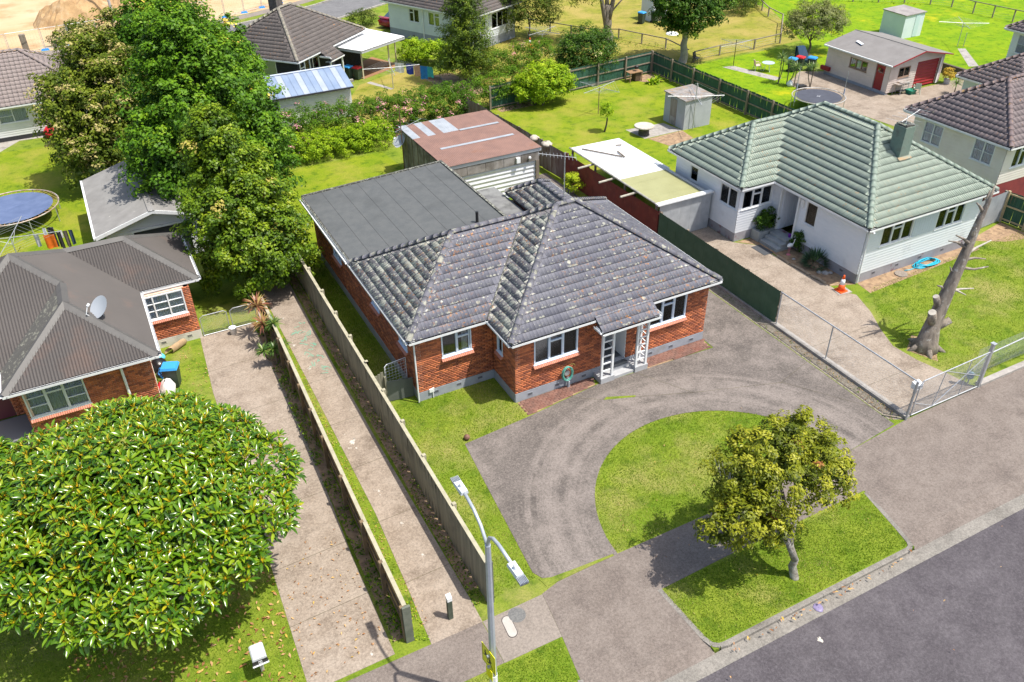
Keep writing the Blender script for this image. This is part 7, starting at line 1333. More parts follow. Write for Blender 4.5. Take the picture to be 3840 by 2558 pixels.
# ------------------------------------------------------------------ street furniture
LAMPM = M('lamp_galvanised', (.46, .5, .56), (.38, .42, .48), scale=3, rough=.4, metal=.35)
LX, LY = 5.38, 11.97
t = thing('street_lamp', 'grey steel street lamp post with two curved arms and flat lamp heads', 'street lamp', (LX, LY, 0))
MB().tube([(LX, LY, -.1), (LX, LY, 1.2)], .11, 8).build('post_base', WHITE, t); MB().tube([(LX, LY, 1.2), (LX, LY, 6.2)], [.1, .075], 8).build('post', LAMPM, t)
for s in (1, -1):
    arc = [(LX, LY+s*d_, 6.05+h) for d_, h in ((0, 0), (.02, .25), (.1, .48), (.3, .66), (.6, .74), (1.2, .76))] if s < 0 else [(LX, LY+d_, 6.05+h) for d_, h in ((0, 0), (.1, .2), (.35, .48), (.7, .66), (1.2, .76))]
    MB().tube(arc, .045, 8).build('arm', LAMPM, t, True); y0 = LY+s*1.18; zz = 6.8
    ya, yb = sorted((y0, y0+s*.42)); hd = MB().add([(LX-.1, ya, zz-.03), (LX+.1, ya, zz-.03), (LX+.11, yb, zz-.03), (LX-.11, yb, zz-.03), (LX-.08, ya, zz+.07), (LX+.08, ya, zz+.07), (LX+.09, yb, zz+.04), (LX-.09, yb, zz+.04)], [(0, 3, 2, 1), (4, 5, 6, 7), (0, 1, 5, 4), (1, 2, 6, 5), (2, 3, 7, 6), (3, 0, 4, 7)]).build('lamp_head', M('lamp_head', (.62, .66, .7), rough=.4), t)
    MB().lathe((LX, (ya+yb)/2, zz+.07), [(.05, 0), (.05, .07), (.035, .1), (.01, .105)], 12).build('photo_cell', M('lamp_white', (.75, .77, .8), rough=.4), hd)
    ye = y0+s*.42
    for k in range(7): x = LX-.1+k*.031; yy = sorted((ye, ye+s*.2)); MB().box(x, x+.012, yy[0], yy[1], zz-.03, zz+.03).build('cooling_fin', LAMPM, hd)
    yy = sorted((ye+s*.001, ye+s*.2)); MB().box(LX-.1, LX+.1, yy[0], yy[1], zz-.04, zz-.031).build('fin_plate', BLACK, hd)
# yellow warning sign with two running children, seen almost edge on
t = thing('warning_sign', 'fluorescent yellow warning sign with two running figures on the lamp post', 'sign', (5.22, 11.95, 1.5)); YS = M('sign_yellow', (.80, .76, .0), rough=.4)
SF = Fr(5.24, 12.3, -1, 0); SF.d = (.12, -.993); SF.n = (-.993, -.12); MB().fbox(SF, 0, .62, 1.55, 2.3, 0, .012).build('plate', YS, t)
bd = MB()
for a in ((.02, .6, 1.57, 1.585), (.02, .6, 2.265, 2.28), (.02, .035, 1.585, 2.265), (.585, .6, 1.585, 2.265)): bd.fbox(SF, a[0], a[1], a[2], a[3], .012, .014)
bd.build('border', BLACK, t)
for ox, oz, s in ((.17, 1.98, .8), (.36, 1.85, 1.0)):
    f = MB(); P2 = lambda a, b: (ox+a*s, oz+b*s)
    for (a0, b0), (a1, b1), w in (((0, .12), (.02, -.02), .05), ((.02, -.02), (.1, -.13), .022), ((.02, -.02), (-.06, -.1), .022), ((-.06, -.1), (-.13, -.09), .018), ((0, .09), (.11, .05), .017), ((0, .09), (-.09, .06), .017), ((.1, -.13), (.13, -.2), .018)):
        (ua, za), (ub, zb) = P2(a0, b0), P2(a1, b1); l = math.hypot(ub-ua, zb-za); nu, nz = -(zb-za)/l*w*s, (ub-ua)/l*w*s; f.add([SF.p(ua+nu, za+nz, .0145), SF.p(ub+nu, zb+nz, .0145), SF.p(ub-nu, zb-nz, .0145), SF.p(ua-nu, za-nz, .0145)], [(0, 1, 2, 3)])
    c = P2(.01, .19); f.add([SF.p(c[0]+.045*s*math.cos(k*.785), c[1]+.045*s*math.sin(k*.785), .0145) for k in range(8)], [tuple(range(8))]); f.build('running_figure', BLACK, t)
MB().fbox(SF, .16, .46, 1.1, 1.5, 0, .012).build('lower_plate', YS, t); br = MB(); br.box(5.2, 5.32, 11.9, 11.96, 2.1, 2.16); br.box(5.2, 5.32, 11.9, 11.96, 1.65, 1.71); br.build('bracket', GALV, t)
t = thing('bollard', 'short dark green square bollard with white cap standing on the walkway', 'bollard', (5.41, 14.98, 0)); MB().box(5.34, 5.48, 14.91, 15.05, -.05, .82).build('shaft', M('bollard_green', (.05, .065, .045), (.08, .095, .07), scale=5, rough=.8), t)
MB().add([(5.335, 14.905, .821), (5.485, 14.905, .821), (5.485, 15.055, .821), (5.335, 15.055, .821), (5.335, 14.905, .97), (5.485, 14.905, .97), (5.485, 15.055, 1.03), (5.335, 15.055, 1.03)], [(0, 3, 2, 1), (4, 5, 6, 7), (0, 1, 5, 4), (1, 2, 6, 5), (2, 3, 7, 6), (3, 0, 4, 7)]).build('cap', WHITE, t)
t = thing('letterbox', 'grey rounded plastic letterbox on a short post on the ficus lawn', 'letterbox', (.02, 15.87, 0)); MB().box(-.03, .07, 15.84, 15.92, -.05, .72).build('post', M('pale_post2', (.42, .4, .33), rough=.9), t)
n = 9; pf = [(-.2, 0), (-.2, .14), (-.19, .2), (-.15, .24), (.15, .24), (.19, .2), (.2, .14), (.2, 0)]; bb = MB(); bb.add([(.02+x, y, .74+z) for y in (15.55, 16.05) for x, z in pf], [tuple(range(7, -1, -1)), tuple(range(8, 16))]+[(i, (i+1) % 8, 8+(i+1) % 8, 8+i) for i in range(8)]); bx = bb.build('box', M('letterbox_grey', (.56, .58, .61), rough=.35), t, False)
MB().box(-.19, .23, 15.535, 15.55, .74, .9).build('front_panel', BLACK, bx); MB().box(-.2, .24, 15.5, 15.56, .715, .739).build('front_lip', WHITE, bx)
nb = MB()
for a in ((-.03, .07, .865, .875), (-.03, .07, .765, .775), (-.03, -.02, .775, .865), (.06, .07, .775, .865), (0, .045, .85, .857), (.038, .045, .825, .85), (0, .045, .818, .825), (0, .007, .79, .818), (0, .045, .783, .79)): nb.box(a[0], a[1], 15.53, 15.535, a[2], a[3])
nb.build('number_plate', WHITE, bx)
solo('manhole_cover', 'round dark grey inspection cover set in the pale path slab', 'manhole cover', MB().lathe((7.2, 14.13, .002), [(.0, 0), (.27, 0), (.27, .0125), (.25, .015), (.0, .015)], 28), M('cover_grey', (.1, .1, .1), (.16, .16, .155), scale=20, rough=.8), (7.2, 14.13, 0))
ov = [(6.85+.14*math.cos(a)+.1*math.sin(.0)+(-.12 if math.sin(a+.5) > 0 else .12)*0, 0) for a in (0,)]; cv = []
for k in range(24): a = 2*math.pi*k/24; x, y = .15*math.cos(a), .15*math.sin(a)+(.22 if math.sin(a) > 0 else -.22); cv.append((6.82+x*math.cos(.35)-y*math.sin(.35)*-1*0+y*.1, 13.87+y))
uc = solo('utility_cover', 'long rounded pale service cover beside the round inspection cover', 'utility cover', MB().prism(cv, .002, .016), M('cover_pale', (.42, .39, .36), (.36, .33, .3), scale=6, rough=.85), (6.82, 13.87, 0))
solo('ball', 'old brown ball lying in the grass at the corner of the driveway', 'ball', MB().lathe((9.22, 21.98, 0), [(.01, 0), (.07, .02), (.115, .08), (.12, .12), (.1, .18), (.05, .225), (.01, .235)], 14), M('brown_ball', (.2, .1, .07), (.12, .06, .04), scale=9, rough=.7), (9.22, 21.98, 0), smooth=True)
WSP = M('white_spill', (.55, .52, .47), (.36, .33, .29), scale=14, rough=.8)
def splat(cx, cy, r, seed, n=1, z=.0166):
    q = np.random.default_rng(seed); b = MB()
    for k in range(n):
        x, y = cx+q.normal(0, r*1.3)*(k > 0), cy+q.normal(0, r*2.2)*(k > 0); rr = r*(1 if k == 0 else q.uniform(.12, .4)); m = 13; b.add([(x+rr*math.cos(6.283*i/m)*q.uniform(.4, 1.2), y+rr*math.sin(6.283*i/m)*q.uniform(.5, 1.5), z) for i in range(m)], [tuple(range(m))])
    return struct('paint_spill', b, WSP)
for i, (x, y, r, n) in enumerate(((5.35, 23.9, .13, 10), (5.25, 29.2, .07, 12), (5.15, 31.2, .07, 10), (5.3, 33.6, .06, 7), (5.35, 21.0, .06, 8), (5.5, 19.2, .05, 9), (5.6, 17.6, .04, 8), (2.9, 14.9, .05, 3), (14.6, 9.3, .08, 1))): splat(x, y, r, 200+i, n, .0166 if y > 12 else -.107)
b = MB(); q = np.random.default_rng(9)
for k in range(26):
    y = 28.6+k*.17; x = 5.75+.25*math.sin(k*1.1); pts = [(x+q.normal(0, .12), y+q.normal(0, .1)) for _ in range(4)]
    for (xa, ya), (xc, yc) in zip(pts[:-1], pts[1:]):
        l = max(.02, math.hypot(xc-xa, yc-ya)); nx, ny = -(yc-ya)/l*.012, (xc-xa)/l*.012; z_ = .0164+.00004*k; b.add([(xa+nx, ya+ny, z_), (xa-nx, ya-ny, z_), (xc-nx, yc-ny, z_), (xc+nx, yc+ny, z_)], [(0, 1, 2, 3)])
struct('green_scribble', b, M('green_paint', (.12, .38, .27), rough=.7))
MB().prism([((x-6.82)*1.12, (y-13.87)*1.06) for x, y in cv], .001, .0135).build('rim', BLACK, uc, org=(0, 0, 0))
# hose reel on the front wall
t = thing('garden_hose', 'coiled turquoise garden hose hanging on a wheel on the brick front wall', 'hose', (14.1, 22.95, .6)); TQ = M('turquoise_hose', (.16, .5, .42), (.1, .4, .34), scale=8, rough=.45)
b = MB()
for k in range(7):
    R_ = .27-.018*(k % 3); pts = [(14.1+R_*math.cos(a)*.85, 22.9-.02*k, .75+R_*1.25*math.sin(a)+(.05 if k > 3 else 0)) for a in np.linspace(0, 6.283, 22)]; b.tube(pts, .014, 5, False)
b.build('coil', TQ, t, True); MB().tube([(14.1, 22.86, .78), (14.1, 23.0, .78)], .12, 14).build('wheel', GALV, t); MB().tube([(14.3, 22.95, 1.1), (14.42, 22.88, 1.12), (14.45, 22.85, 1.05)], .015, 6).build('tap', M('brass', (.45, .33, .1), rough=.4, metal=.7), t); MB().tube([(14.2, 22.9, .3), (14.2, 22.9, 0)], .06, 9).build('drain_pipe', FOUND, t)
def cone(label, x, y, h=.75, z=0):
    t = thing('traffic_cone', label, 'traffic cone', (x, y, z)); OR = M('cone_orange', (.75, .1, .012), rough=.5); s = h/.75; MB().box(x-.2*s, x+.2*s, y-.2*s, y+.2*s, z, z+.04*s).build('base', OR, t); MB().lathe((x, y, z+.04*s), [(.16*s, 0), (.115*s, .28*s)], 16).build('lower_cone', OR, t, True); MB().lathe((x, y, z+.321*s), [(.113*s, 0), (.07*s, .25*s)], 16).build('reflective_band', M('cone_band', (.75, .77, .82), rough=.4), t, True); MB().lathe((x, y, z+.572*s), [(.069*s, 0), (.035*s, .17*s), (.02*s, .18*s)], 16).build('tip', OR, t, True)
cone('orange traffic cone on a flat stone at the corner of the pale blue house', 29.36, 23.1, .85, .03); cone('orange traffic cone on the dry grass under the rotary line', 36.2, 66.6, .85); cone('small orange traffic cone on the verge of the far street', 20.2, 90.6, .8)
solo('paving_stone', 'flat grey paving stone under the traffic cone', 'stone', MB().prism([(29.0, 22.85), (29.75, 22.75), (29.8, 23.3), (29.1, 23.35)], 0, .03), CONC, (29.4, 23.05, 0)); solo('stepping_stone', 'round pale stepping stone in the lawn below the front windows', 'stone', MB().lathe((33.1, 22.85, 0), [(.0, 0), (.32, 0), (.31, .05), (.0, .05)], 14), SLAB, (33.1, 22.85, 0))
t = thing('coiled_hose', 'tangled bright blue hose lying on the lawn by the pale blue house', 'hose', (35, 23, 0)); b = MB(); q = np.random.default_rng(4)
for k in range(7): R_ = .75-.05*k; b.tube([(35.0+R_*math.cos(a)*1.15+q.normal(0, .03), 22.95+.28*math.sin(a)+.05*math.sin(3*a+k), .04+.02*k) for a in np.linspace(0, 6.283, 20)], .022, 5, False)
b.tube([(34.2, 22.95, .03), (33.8, 22.9, .03), (33.5, 23.0, .03)], .022, 5); b.build('loops', M('bright_blue_hose', (.02, .42, .6), rough=.4), t, True)
# flamingo ornament
t = thing('flamingo_ornament', 'white flamingo garden ornament with pink legs beside the grey steps', 'ornament', (29.7, 27.0, 0)); MB().tube([(29.52, 27.0, .5), (29.6, 27.0, .53), (29.7, 27.0, .55), (29.82, 27.0, .53), (29.9, 27.0, .49)], [.02, .09, .115, .085, .02], 10).build('body', WHITE, t, True); MB().tube([(29.85, 27.0, .55), (29.95, 27.0, .66), (29.93, 27.0, .76), (29.97, 27.0, .8), (30.03, 27.0, .77)], [.035, .025, .022, .03, .012], 8).build('neck', WHITE, t, True); MB().tube([(30.02, 27, .775), (30.07, 27, .72)], [.014, .004], 6).build('beak', BLACK, t)
for dy in (-.04, .04): MB().tube([(29.7, 27+dy, 0), (29.68, 27+dy, .25), (29.71, 27+dy, .48)], .012, 6).build('leg', M('pink_leg', (.65, .2, .25), rough=.6), t)
MB().lathe((29.7, 27, 0), [(.12, 0), (.09, .03), (.01, .04)], 10).build('base', MATS['pink_leg'], t)
for i, (x0, y0, x1, y1) in enumerate(((29.05, 27.1, 29.0, 26.2), (29.05, 26.1, 29.1, 24.9), (29.1, 24.8, 29.2, 23.9))): solo('log_edging', ('weathered log edging nearest the doormat', 'weathered log edging in the middle of the aloe bed', 'weathered log edging ending near the traffic cone')[i], 'log', MB().tube([(x0, y0, .05), ((x0+x1)/2+.03, (y0+y1)/2, .06), (x1, y1, .05)], .07, 7), M('driftwood', (.32, .26, .19), (.2, .16, .12), scale=6, rough=.9), ((x0+x1)/2, (y0+y1)/2, 0))
solo('doormat', 'dark grey doormat at the foot of the grey steps', 'doormat', MB().box(28.55, 29.15, 27.5, 28.5, .013, .028), M('mat_grey', (.06, .065, .075), rough=.95), (28.85, 28, 0))
solo('flower_pot', 'small purple pot on the landing beside the side entry', 'flower pot', MB().lathe((30.35, 27.75, .5), [(.07, 0), (.09, .15), (.095, .16)], 10), M('purple_pot', (.2, .02, .4), rough=.5), (30.35, 27.75, .5))
for i, (x, y, r_) in enumerate(((29.75, 24.9, .14), (29.95, 24.7, .18), (30.2, 24.6, .12), (29.6, 26.5, .1))): solo('rock', ('pale rock at the driveway side of the aloe', 'largest pale rock below the aloe', 'small pale rock tucked by the house wall', 'dark rock between the flamingo and the aloe')[i], 'rock', MB().lathe((x, y, -.02), [(.02, 0), (r_, .03), (r_*.9, r_*.5), (r_*.4, r_*.8), (.01, r_*.85)], 8), M('rock', (.36, .35, .34), (.26, .25, .24), scale=8, rough=.9), (x, y, 0))
t = thing('letterbox', 'white letterbox on a thin pole inside the pipe gate', 'letterbox', (24.95, 15.25, 0)); MB().tube([(24.95, 15.25, 0), (24.95, 15.25, 1.2)], .025, 7).build('pole', GALV, t); MB().add([(24.78, 15.12, 1.2), (25.12, 15.12, 1.2), (25.12, 15.38, 1.2), (24.78, 15.38, 1.2), (24.78, 15.12, 1.42), (25.12, 15.12, 1.42), (25.12, 15.38, 1.48), (24.78, 15.38, 1.48)], [(0, 3, 2, 1), (4, 5, 6, 7), (0, 1, 5, 4), (1, 2, 6, 5), (2, 3, 7, 6), (3, 0, 4, 7)]).build('box', WHITE, t); MB().box(24.82, 25.08, 15.112, 15.12, 1.3, 1.33).build('slot', BLACK, t); MB().box(24.9, 25.0, 15.2, 15.3, .95, 1.19).build('bracket', GALV, t)
t = thing('water_meter', 'small blue-grey meter on a stand by the tall square gate post', 'meter', (28.5, 15.4, 0)); MB().tube([(28.5, 15.4, 0), (28.5, 15.4, .3)], .03, 7).build('stand', GALV, t); MB().lathe((28.5, 15.4, .3), [(.12, 0), (.14, .05), (.14, .2), (.1, .25), (.02, .26)], 12).build('housing', M('blue_grey_metal', (.16, .24, .28), rough=.5), t)
# ------------------------------------------------------------------ yard things
def bin_(label, x, y, lid, yaw=0, h=1.0, group=None):
    t = thing('wheelie_bin', label, 'wheelie bin', (x, y, 0), group, yaw, local=True); BG_ = M('bin_green', (.03, .05, .04), (.045, .065, .05), scale=3, rough=.5)
    MB().add([(-.2, -.22, .06), (.2, -.22, .06), (.2, .22, .06), (-.2, .22, .06), (-.27, -.3, h), (.27, -.3, h), (.27, .3, h), (-.27, .3, h)], [(0, 3, 2, 1), (4, 5, 6, 7), (0, 1, 5, 4), (1, 2, 6, 5), (2, 3, 7, 6), (3, 0, 4, 7)]).build('body', BG_, t); MB().add([(-.29, -.33, h+.002), (.29, -.33, h+.002), (.29, .34, h+.002), (-.29, .34, h+.002), (-.25, -.28, h+.09), (.25, -.28, h+.09), (.25, .3, h+.1), (-.25, .3, h+.1)], [(0, 3, 2, 1), (4, 5, 6, 7), (0, 1, 5, 4), (1, 2, 6, 5), (2, 3, 7, 6), (3, 0, 4, 7)]).build('lid', lid, t); MB().tube([(-.22, .36, h-.03), (.22, .36, h-.03)], .018, 6).build('handle', BG_, t)
    for s in (-1, 1): MB().tube([(s*.2, .25, .1), (s*.25, .25, .1)], .1, 12).build('wheel', BLACK, t)
LB = M('lid_blue', (.04, .3, .72), rough=.45); LR = M('lid_red', (.55, .02, .03), rough=.45)
bin_('blue-lidded wheelie bin beside the carport post', 19.35, 66.1, LB, .5, .98); bin_('red-lidded wheelie bin beside the blue-lidded one at the carport', 19.95, 65.7, LR, .5, .9); bin_('blue-lidded wheelie bin at the corner of the cream garage', 52.6, 49.3, LB, .4); bin_('blue-lidded wheelie bin behind the cabbage trees', 51.1, 49.9, LB, .4); bin_('red-lidded wheelie bin between the two blue-lidded ones', 51.9, 49.9, LR, .4); bin_('blue-lidded wheelie bin piled with rubbish beside the iron roofed house', .05, 30.75, LB, 1.2, .95); bin_('wheelie bin with a bag on top beside the far pale shed', 49.3, 68.3, LB, .3); bin_('plain lidded wheelie bin against the far pale shed', 50.6, 68.0, M('lid_dark', (.04, .06, .05), rough=.5), .3)
BAGM = M('black_bag', (.012, .012, .014), rough=.25); 
def lump(name, label, cat, x, y, r, h, mat, seed, z=0):
    q = np.random.default_rng(seed); b = MB().lathe((x, y, z), [(r*.7, 0), (r, h*.25), (r*.95, h*.55), (r*.6, h*.85), (r*.15, h)], 12); b.v = [(a+q.normal(0, r*.08), c+q.normal(0, r*.08), max(z, d+q.normal(0, h*.05))) for a, c, d in b.v]; return solo(name, label, cat, b, mat, (x, y, z), smooth=True)
lump('rubbish_bag', 'big shiny black rubbish bag against the brick wall', 'rubbish bag', -.35, 32.3, .38, .5, BAGM, 1); lump('rubbish_bag', 'smaller black rubbish bag next to the blue basket', 'rubbish bag', -.3, 31.75, .24, .3, BAGM, 2); lump('laundry_heap', 'heap of white cloth in front of the piled wheelie bin', 'cloth', -.25, 30.25, .3, .75, M('white_cloth', (.75, .73, .74), rough=.9), 3); lump('balloon', 'purple ball on top of the rubbish by the house', 'ball', -.25, 33.2, .14, .28, M('purple_ball', (.16, .02, .42), rough=.35), 4, .25); lump('toy_tub', 'turquoise plastic tub under the purple ball', 'tub', -.2, 32.95, .22, .3, M('turquoise_tub', (.1, .5, .65), rough=.5), 5); lump('red_cloth', 'red bundle behind the white cloth heap', 'cloth', -.5, 30.5, .16, .5, M('red_cloth', (.6, .02, .03), rough=.8), 6)
t = thing('laundry_basket', 'blue plastic laundry basket with raised handle among the rubbish', 'basket', (-.2, 31.4, 0)); BB_ = M('blue_basket', (.05, .25, .65), rough=.5); b = MB()
for k in range(14): a = 6.283*k/14; b.tube([(-.2+.16*math.cos(a), 31.4+.16*math.sin(a), 0), (-.2+.24*math.cos(a), 31.4+.24*math.sin(a), .35)], .014, 4)
b.build('slats', BB_, t); MB().tube([(-.2+.24*math.cos(a), 31.4+.24*math.sin(a), .35) for a in np.linspace(0, 6.283, 18)], .022, 6).build('rim', BB_, t); MB().tube([(-.44, 31.4, .35), (-.35, 31.4, .6), (-.05, 31.4, .62), (.04, 31.4, .35)], .018, 6).build('handle', BB_, t)
cr_ = [(.42+.17*math.cos(a)*(1+.05*a), .2+.17*math.sin(a)) for a in np.linspace(-1.2, 3.6, 14)]; b = MB(); b.add([(.05, 33.2+dy, .02) if False else (x-.2, 33.1+(z if False else 0)+dy*.0+.0, z+.0) for dy in (0,) for x, z in cr_]+[(x+.45, 33.55, z) for x, z in cr_], [(i, i+1, 15+i, 14+i) for i in range(13)]); solo('carpet_roll', 'piece of old tan carpet curled up by the cream foundation', 'carpet', b, M('tan_carpet', (.42, .3, .18), (.34, .23, .13), scale=6, rough=.95), (.45, 33.3, 0))
t = thing('bucket', 'white plastic bucket in front of the mesh gates', 'bucket', (3.02, 33.42, 0)); MB().lathe((3.02, 33.42, .012), [(.13, 0), (.16, .34), (.17, .35), (.15, .35), (.12, .03)], 16).build('pail', WHITE, t, True); MB().tube([(2.86, 33.42, .36), (2.9, 33.3, .45), (3.02, 33.25, .48), (3.14, 33.3, .45), (3.18, 33.42, .36)], .006, 5).build('bail', GALV, t)
# rotary clothes lines
def rotary(label, x, y, h, R_, yaw, z=0, arms=4, lines=5, sag=.0, post=GALV, up=.0, mast=0):
    t = thing('rotary_clothesline', label, 'clothesline', (x, y, z)); MB().tube([(x, y, z), (x, y, z+h+mast)], .028, 7).build('post', post, t); tips = []
    for k in range(arms):
        a = yaw+k*2*math.pi/arms; tp = Vector((x+R_*math.cos(a), y+R_*math.sin(a), z+h+up)); tips.append(tp); MB().tube([(x, y, z+h-.05), tuple(tp)], .02, 6).build('arm', GALV, t)
        if mast: MB().tube([(x, y, z+h+mast), tuple(tp)], .006, 4).build('stay', GALV, t)
        else: MB().tube([(x, y, z+h-.4), tuple(Vector((x, y, z+h)).lerp(tp, .45))], .012, 5).build('strut', GALV, t)
    b = MB(); hub = Vector((x, y, z+h))
    for i in range(lines):
        f = 1-i*.15
        for k in range(arms): p, q_ = hub.lerp(tips[k], f), hub.lerp(tips[(k+1) % arms], f); b.tube([p, p.lerp(q_, .5)-Vector((0, 0, sag)), q_], .004, 3, False)
    b.build('lines', WIRE, t)['kind'] = 'stuff'; return tips
rotary('rotary clothesline hung with dark laundry behind the iron roofed house', -5.2, 44.5, 1.9, 2.35, -.25); rotary('rotary clothesline with blue towels behind the white carport', 21.55, 62.0, 1.7, 2.2, 2.9); rotary('empty rotary clothesline on the fenced back lawn', 32.37, 49.3, 1.95, 1.75, .35, sag=.05, post=M('rusty_post', (.2, .13, .09), rough=.9)); rotary('tangled rotary clothesline standing against the grey block shed', 36.3, 43.5, 2.35, 1.9, 1.1, sag=.15, mast=.85); rotary('rotary clothesline on a concrete pad beside the traffic cone', 36.2, 64.4, 1.95, 1.85, .4); rotary('rotary clothesline on a dark post beside the garden path', 48.0, 53.3, 1.85, 1.7, .1, mast=.3, post=BLACK); rotary('rotary clothesline on the dandelion lawn beside a short stake', 68.37, 48.1, 2.0, 2.0, .9); rotary('small rotary clothesline half hidden behind the flat grey roof', 12.2, 40.9, 1.9, 1.5, .6)
for k, (lb, tp) in enumerate((('', 0),)): pass
solo('stake', 'short steel stake beside the rotary line on the dandelion lawn', 'stake', MB().tube([(68.6, 47.7, 0), (68.6, 47.7, 1.2)], .03, 6), GALV, (68.6, 47.7, 0))
def cloth(name, label, p, q, drop, mat, seed, cat='laundry', thin=False):
    rr = np.random.default_rng(seed); p, q = Vector(p), Vector(q); n, m = 9, 6; nr = (q-p).cross(Vector((0, 0, 1))).normalized(); vs = []
    for j in range(m+1):
        for i in range(n+1): f = i/n; w = math.sin(f*9+seed)*.035*(j/m+.2)+rr.normal(0, .006); vs.append(tuple(p.lerp(q, f if not thin else .5+(f-.5)*(1-.25*j/m))-Vector((0, 0, drop*j/m*(1+.04*math.sin(f*6+seed))))+nr*w))
    fs = [(j*(n+1)+i, j*(n+1)+i+1, (j+1)*(n+1)+i+1, (j+1)*(n+1)+i) for j in range(m) for i in range(n)]; c = ((p+q)/2); return solo(name, label, cat, MB().add(vs, fs), mat, (c.x, c.y, c.z-drop), smooth=True)
def CM(n, c): return M(n, c, tuple(x*.75 for x in c), scale=6, rough=.9)
for i, (nm, lb, x0, x1, dr, m, y) in enumerate((('towel', 'white towel with purple trim nearest the rotary post', 22.2, 22.75, .75, CM('towel_white', (.68, .7, .72)), 63.0), ('towel', 'royal blue towel next to the white towel', 22.85, 23.3, .8, CM('towel_royal', (.02, .05, .35)), 62.3), ('towel', 'patterned red and white towel between two blue towels', 23.3, 23.65, .85, CM('towel_pattern', (.45, .28, .22)), 61.75), ('towel', 'large bright blue towel on the rotary line', 23.62, 24.0, 1.0, CM('towel_blue', (.01, .16, .5)), 61.25), ('towel', 'teal striped towel at the end of the rotary line', 24.0, 24.3, .8, CM('towel_teal', (.03, .32, .38)), 60.8))): cloth(nm, lb, (x0, y, 1.68), (x1, y-.5, 1.68), dr, m, 10+i, 'towel')
for i, (nm, lb, x0, y0, x1, y1, dr, m) in enumerate((('garment', 'striped white and black shirt on the left rotary line', -4.2, 44.35, -3.95, 44.2, .7, CM('cl_stripe', (.5, .5, .6))), ('garment', 'bright orange cloth on the left rotary line', -3.75, 43.95, -3.25, 43.8, .75, CM('cl_orange', (.8, .17, .01))), ('garment', 'pale blue sleeve hanging behind the orange cloth', -3.75, 44.75, -3.6, 44.75, .8, CM('cl_pale', (.55, .6, .72))), ('garment', 'long black coat behind the orange cloth', -3.55, 44.75, -3.25, 44.7, 1.1, CM('cl_black', (.015, .015, .02))), ('garment', 'small white top near the arm tip of the laundry line', -3.05, 44.1, -2.88, 44.05, .4, CM('cl_white', (.75, .75, .78))), ('garment', 'dark trousers below the small white top', -3.15, 43.95, -2.95, 43.9, .9, CM('cl_char', (.03, .03, .035))), ('garment', 'grey-brown trousers beside the navy cloth', -2.85, 43.95, -2.65, 43.9, .9, CM('cl_taupe', (.12, .1, .09))), ('garment', 'navy cloth at the very tip of the laundry line', -2.6, 43.95, -2.4, 43.85, .8, CM('cl_navy', (.04, .07, .13))))): cloth(nm, lb, (x0, y0, 1.88), (x1, y1, 1.88), dr, m, 30+i)
# trampolines
def tramp(label, x, y, R_, h, matc, legs, torn=False, poles=()):
    t = thing('trampoline', label, 'trampoline', (x, y, 0)); n = 36; RM = M('tramp_rim_'+str(int(x)), (.5, .48, .46), (.36, .22, .14) if torn else (.42, .4, .4), scale=2, rough=.5, metal=.3); MB().tube([(x+R_*math.cos(6.2832*k/n), y+R_*math.sin(6.2832*k/n), h) for k in range(n+1)], .035, 6).build('rim', RM, t, True)
    r2 = R_*.87; P = [(x+r2*math.cos(6.2832*k/n), y+r2*math.sin(6.2832*k/n), h-.02) for k in range(n)]
    if torn:
        a = [k for k in range(n)]; s0, s1 = 3, 3+n//2; gap = Vector((.07, -.12, -.05)); A_ = P[s0:s1+1]; B_ = P[s1:]+P[:s0+1]; cA = [Vector(A_[0])*.9+Vector((x, y, h-.02))*.1, Vector((x, y, h-.04))+gap, Vector(A_[-1])*.9+Vector((x, y, h-.02))*.1]; cB = [Vector((x, y, h-.04))-gap]
        MB().add(A_+[tuple(cA[2]), tuple(cA[1]), tuple(cA[0])], [tuple(range(len(A_)+3))]).build('mat', matc, t); MB().add(B_+[tuple(cA[0]), tuple(cB[0]), tuple(cA[2])], [tuple(range(len(B_)+3))]).build('mat', matc, t)
    else:
        MB().add(P, [tuple(range(n))]).build('mat', matc, t); xm = MB(); xm.box(x-.2, x+.2, y-.02, y+.02, h-.019, h-.016); xm.box(x-.02, x+.02, y-.15, y+.15, h-.0155, h-.013); xm.build('cross_mark', M('pale_mark', (.4, .42, .46), rough=.8), t)
    b = MB()
    for k in range(60): a = 6.2832*k/60; b.tube([(x+r2*math.cos(a), y+r2*math.sin(a), h-.02), (x+R_*math.cos(a), y+R_*math.sin(a), h)], .012, 3, False)
    b.build('springs', M('spring', (.34, .26, .2), rough=.6) if not torn else M('spring_rust', (.4, .22, .1), rough=.8), t)['kind'] = 'stuff'
    for k in range(legs): a = 6.2832*(k+.4)/legs; MB().tube([(x+R_*math.cos(a), y+R_*math.sin(a), h), (x+R_*1.0*math.cos(a), y+R_*1.0*math.sin(a), 0)], .025, 6).build('leg', GALV, t)
    for a in poles: MB().tube([(x+R_*1.02*math.cos(a), y+R_*1.02*math.sin(a), .3), (x+R_*1.02*math.cos(a), y+R_*1.02*math.sin(a), 2.5)], .02, 6).build('net_pole', GALV, t); MB().tube([(x+R_*1.02*math.cos(a), y+R_*1.02*math.sin(a), .6), (x+R_*1.02*math.cos(a), y+R_*1.02*math.sin(a), 1.25)], .05, 7).build('pole_sleeve', M('sleeve', (.35, .38, .5), rough=.8), t)
tramp('round trampoline with torn faded blue mat on the left lawn', -5.25, 50.7, 2.35, .9, M('faded_blue_mat', (.07, .105, .21), (.1, .14, .26), scale=1.5, rough=.85), 8, True); tramp('round trampoline with dark mat and net poles beyond the green roof', 46.75, 42.6, 1.85, .85, M('dark_mat', (.045, .05, .07), (.06, .066, .09), scale=3, rough=.85), 6, False, (2.9, 1.75, -.35))
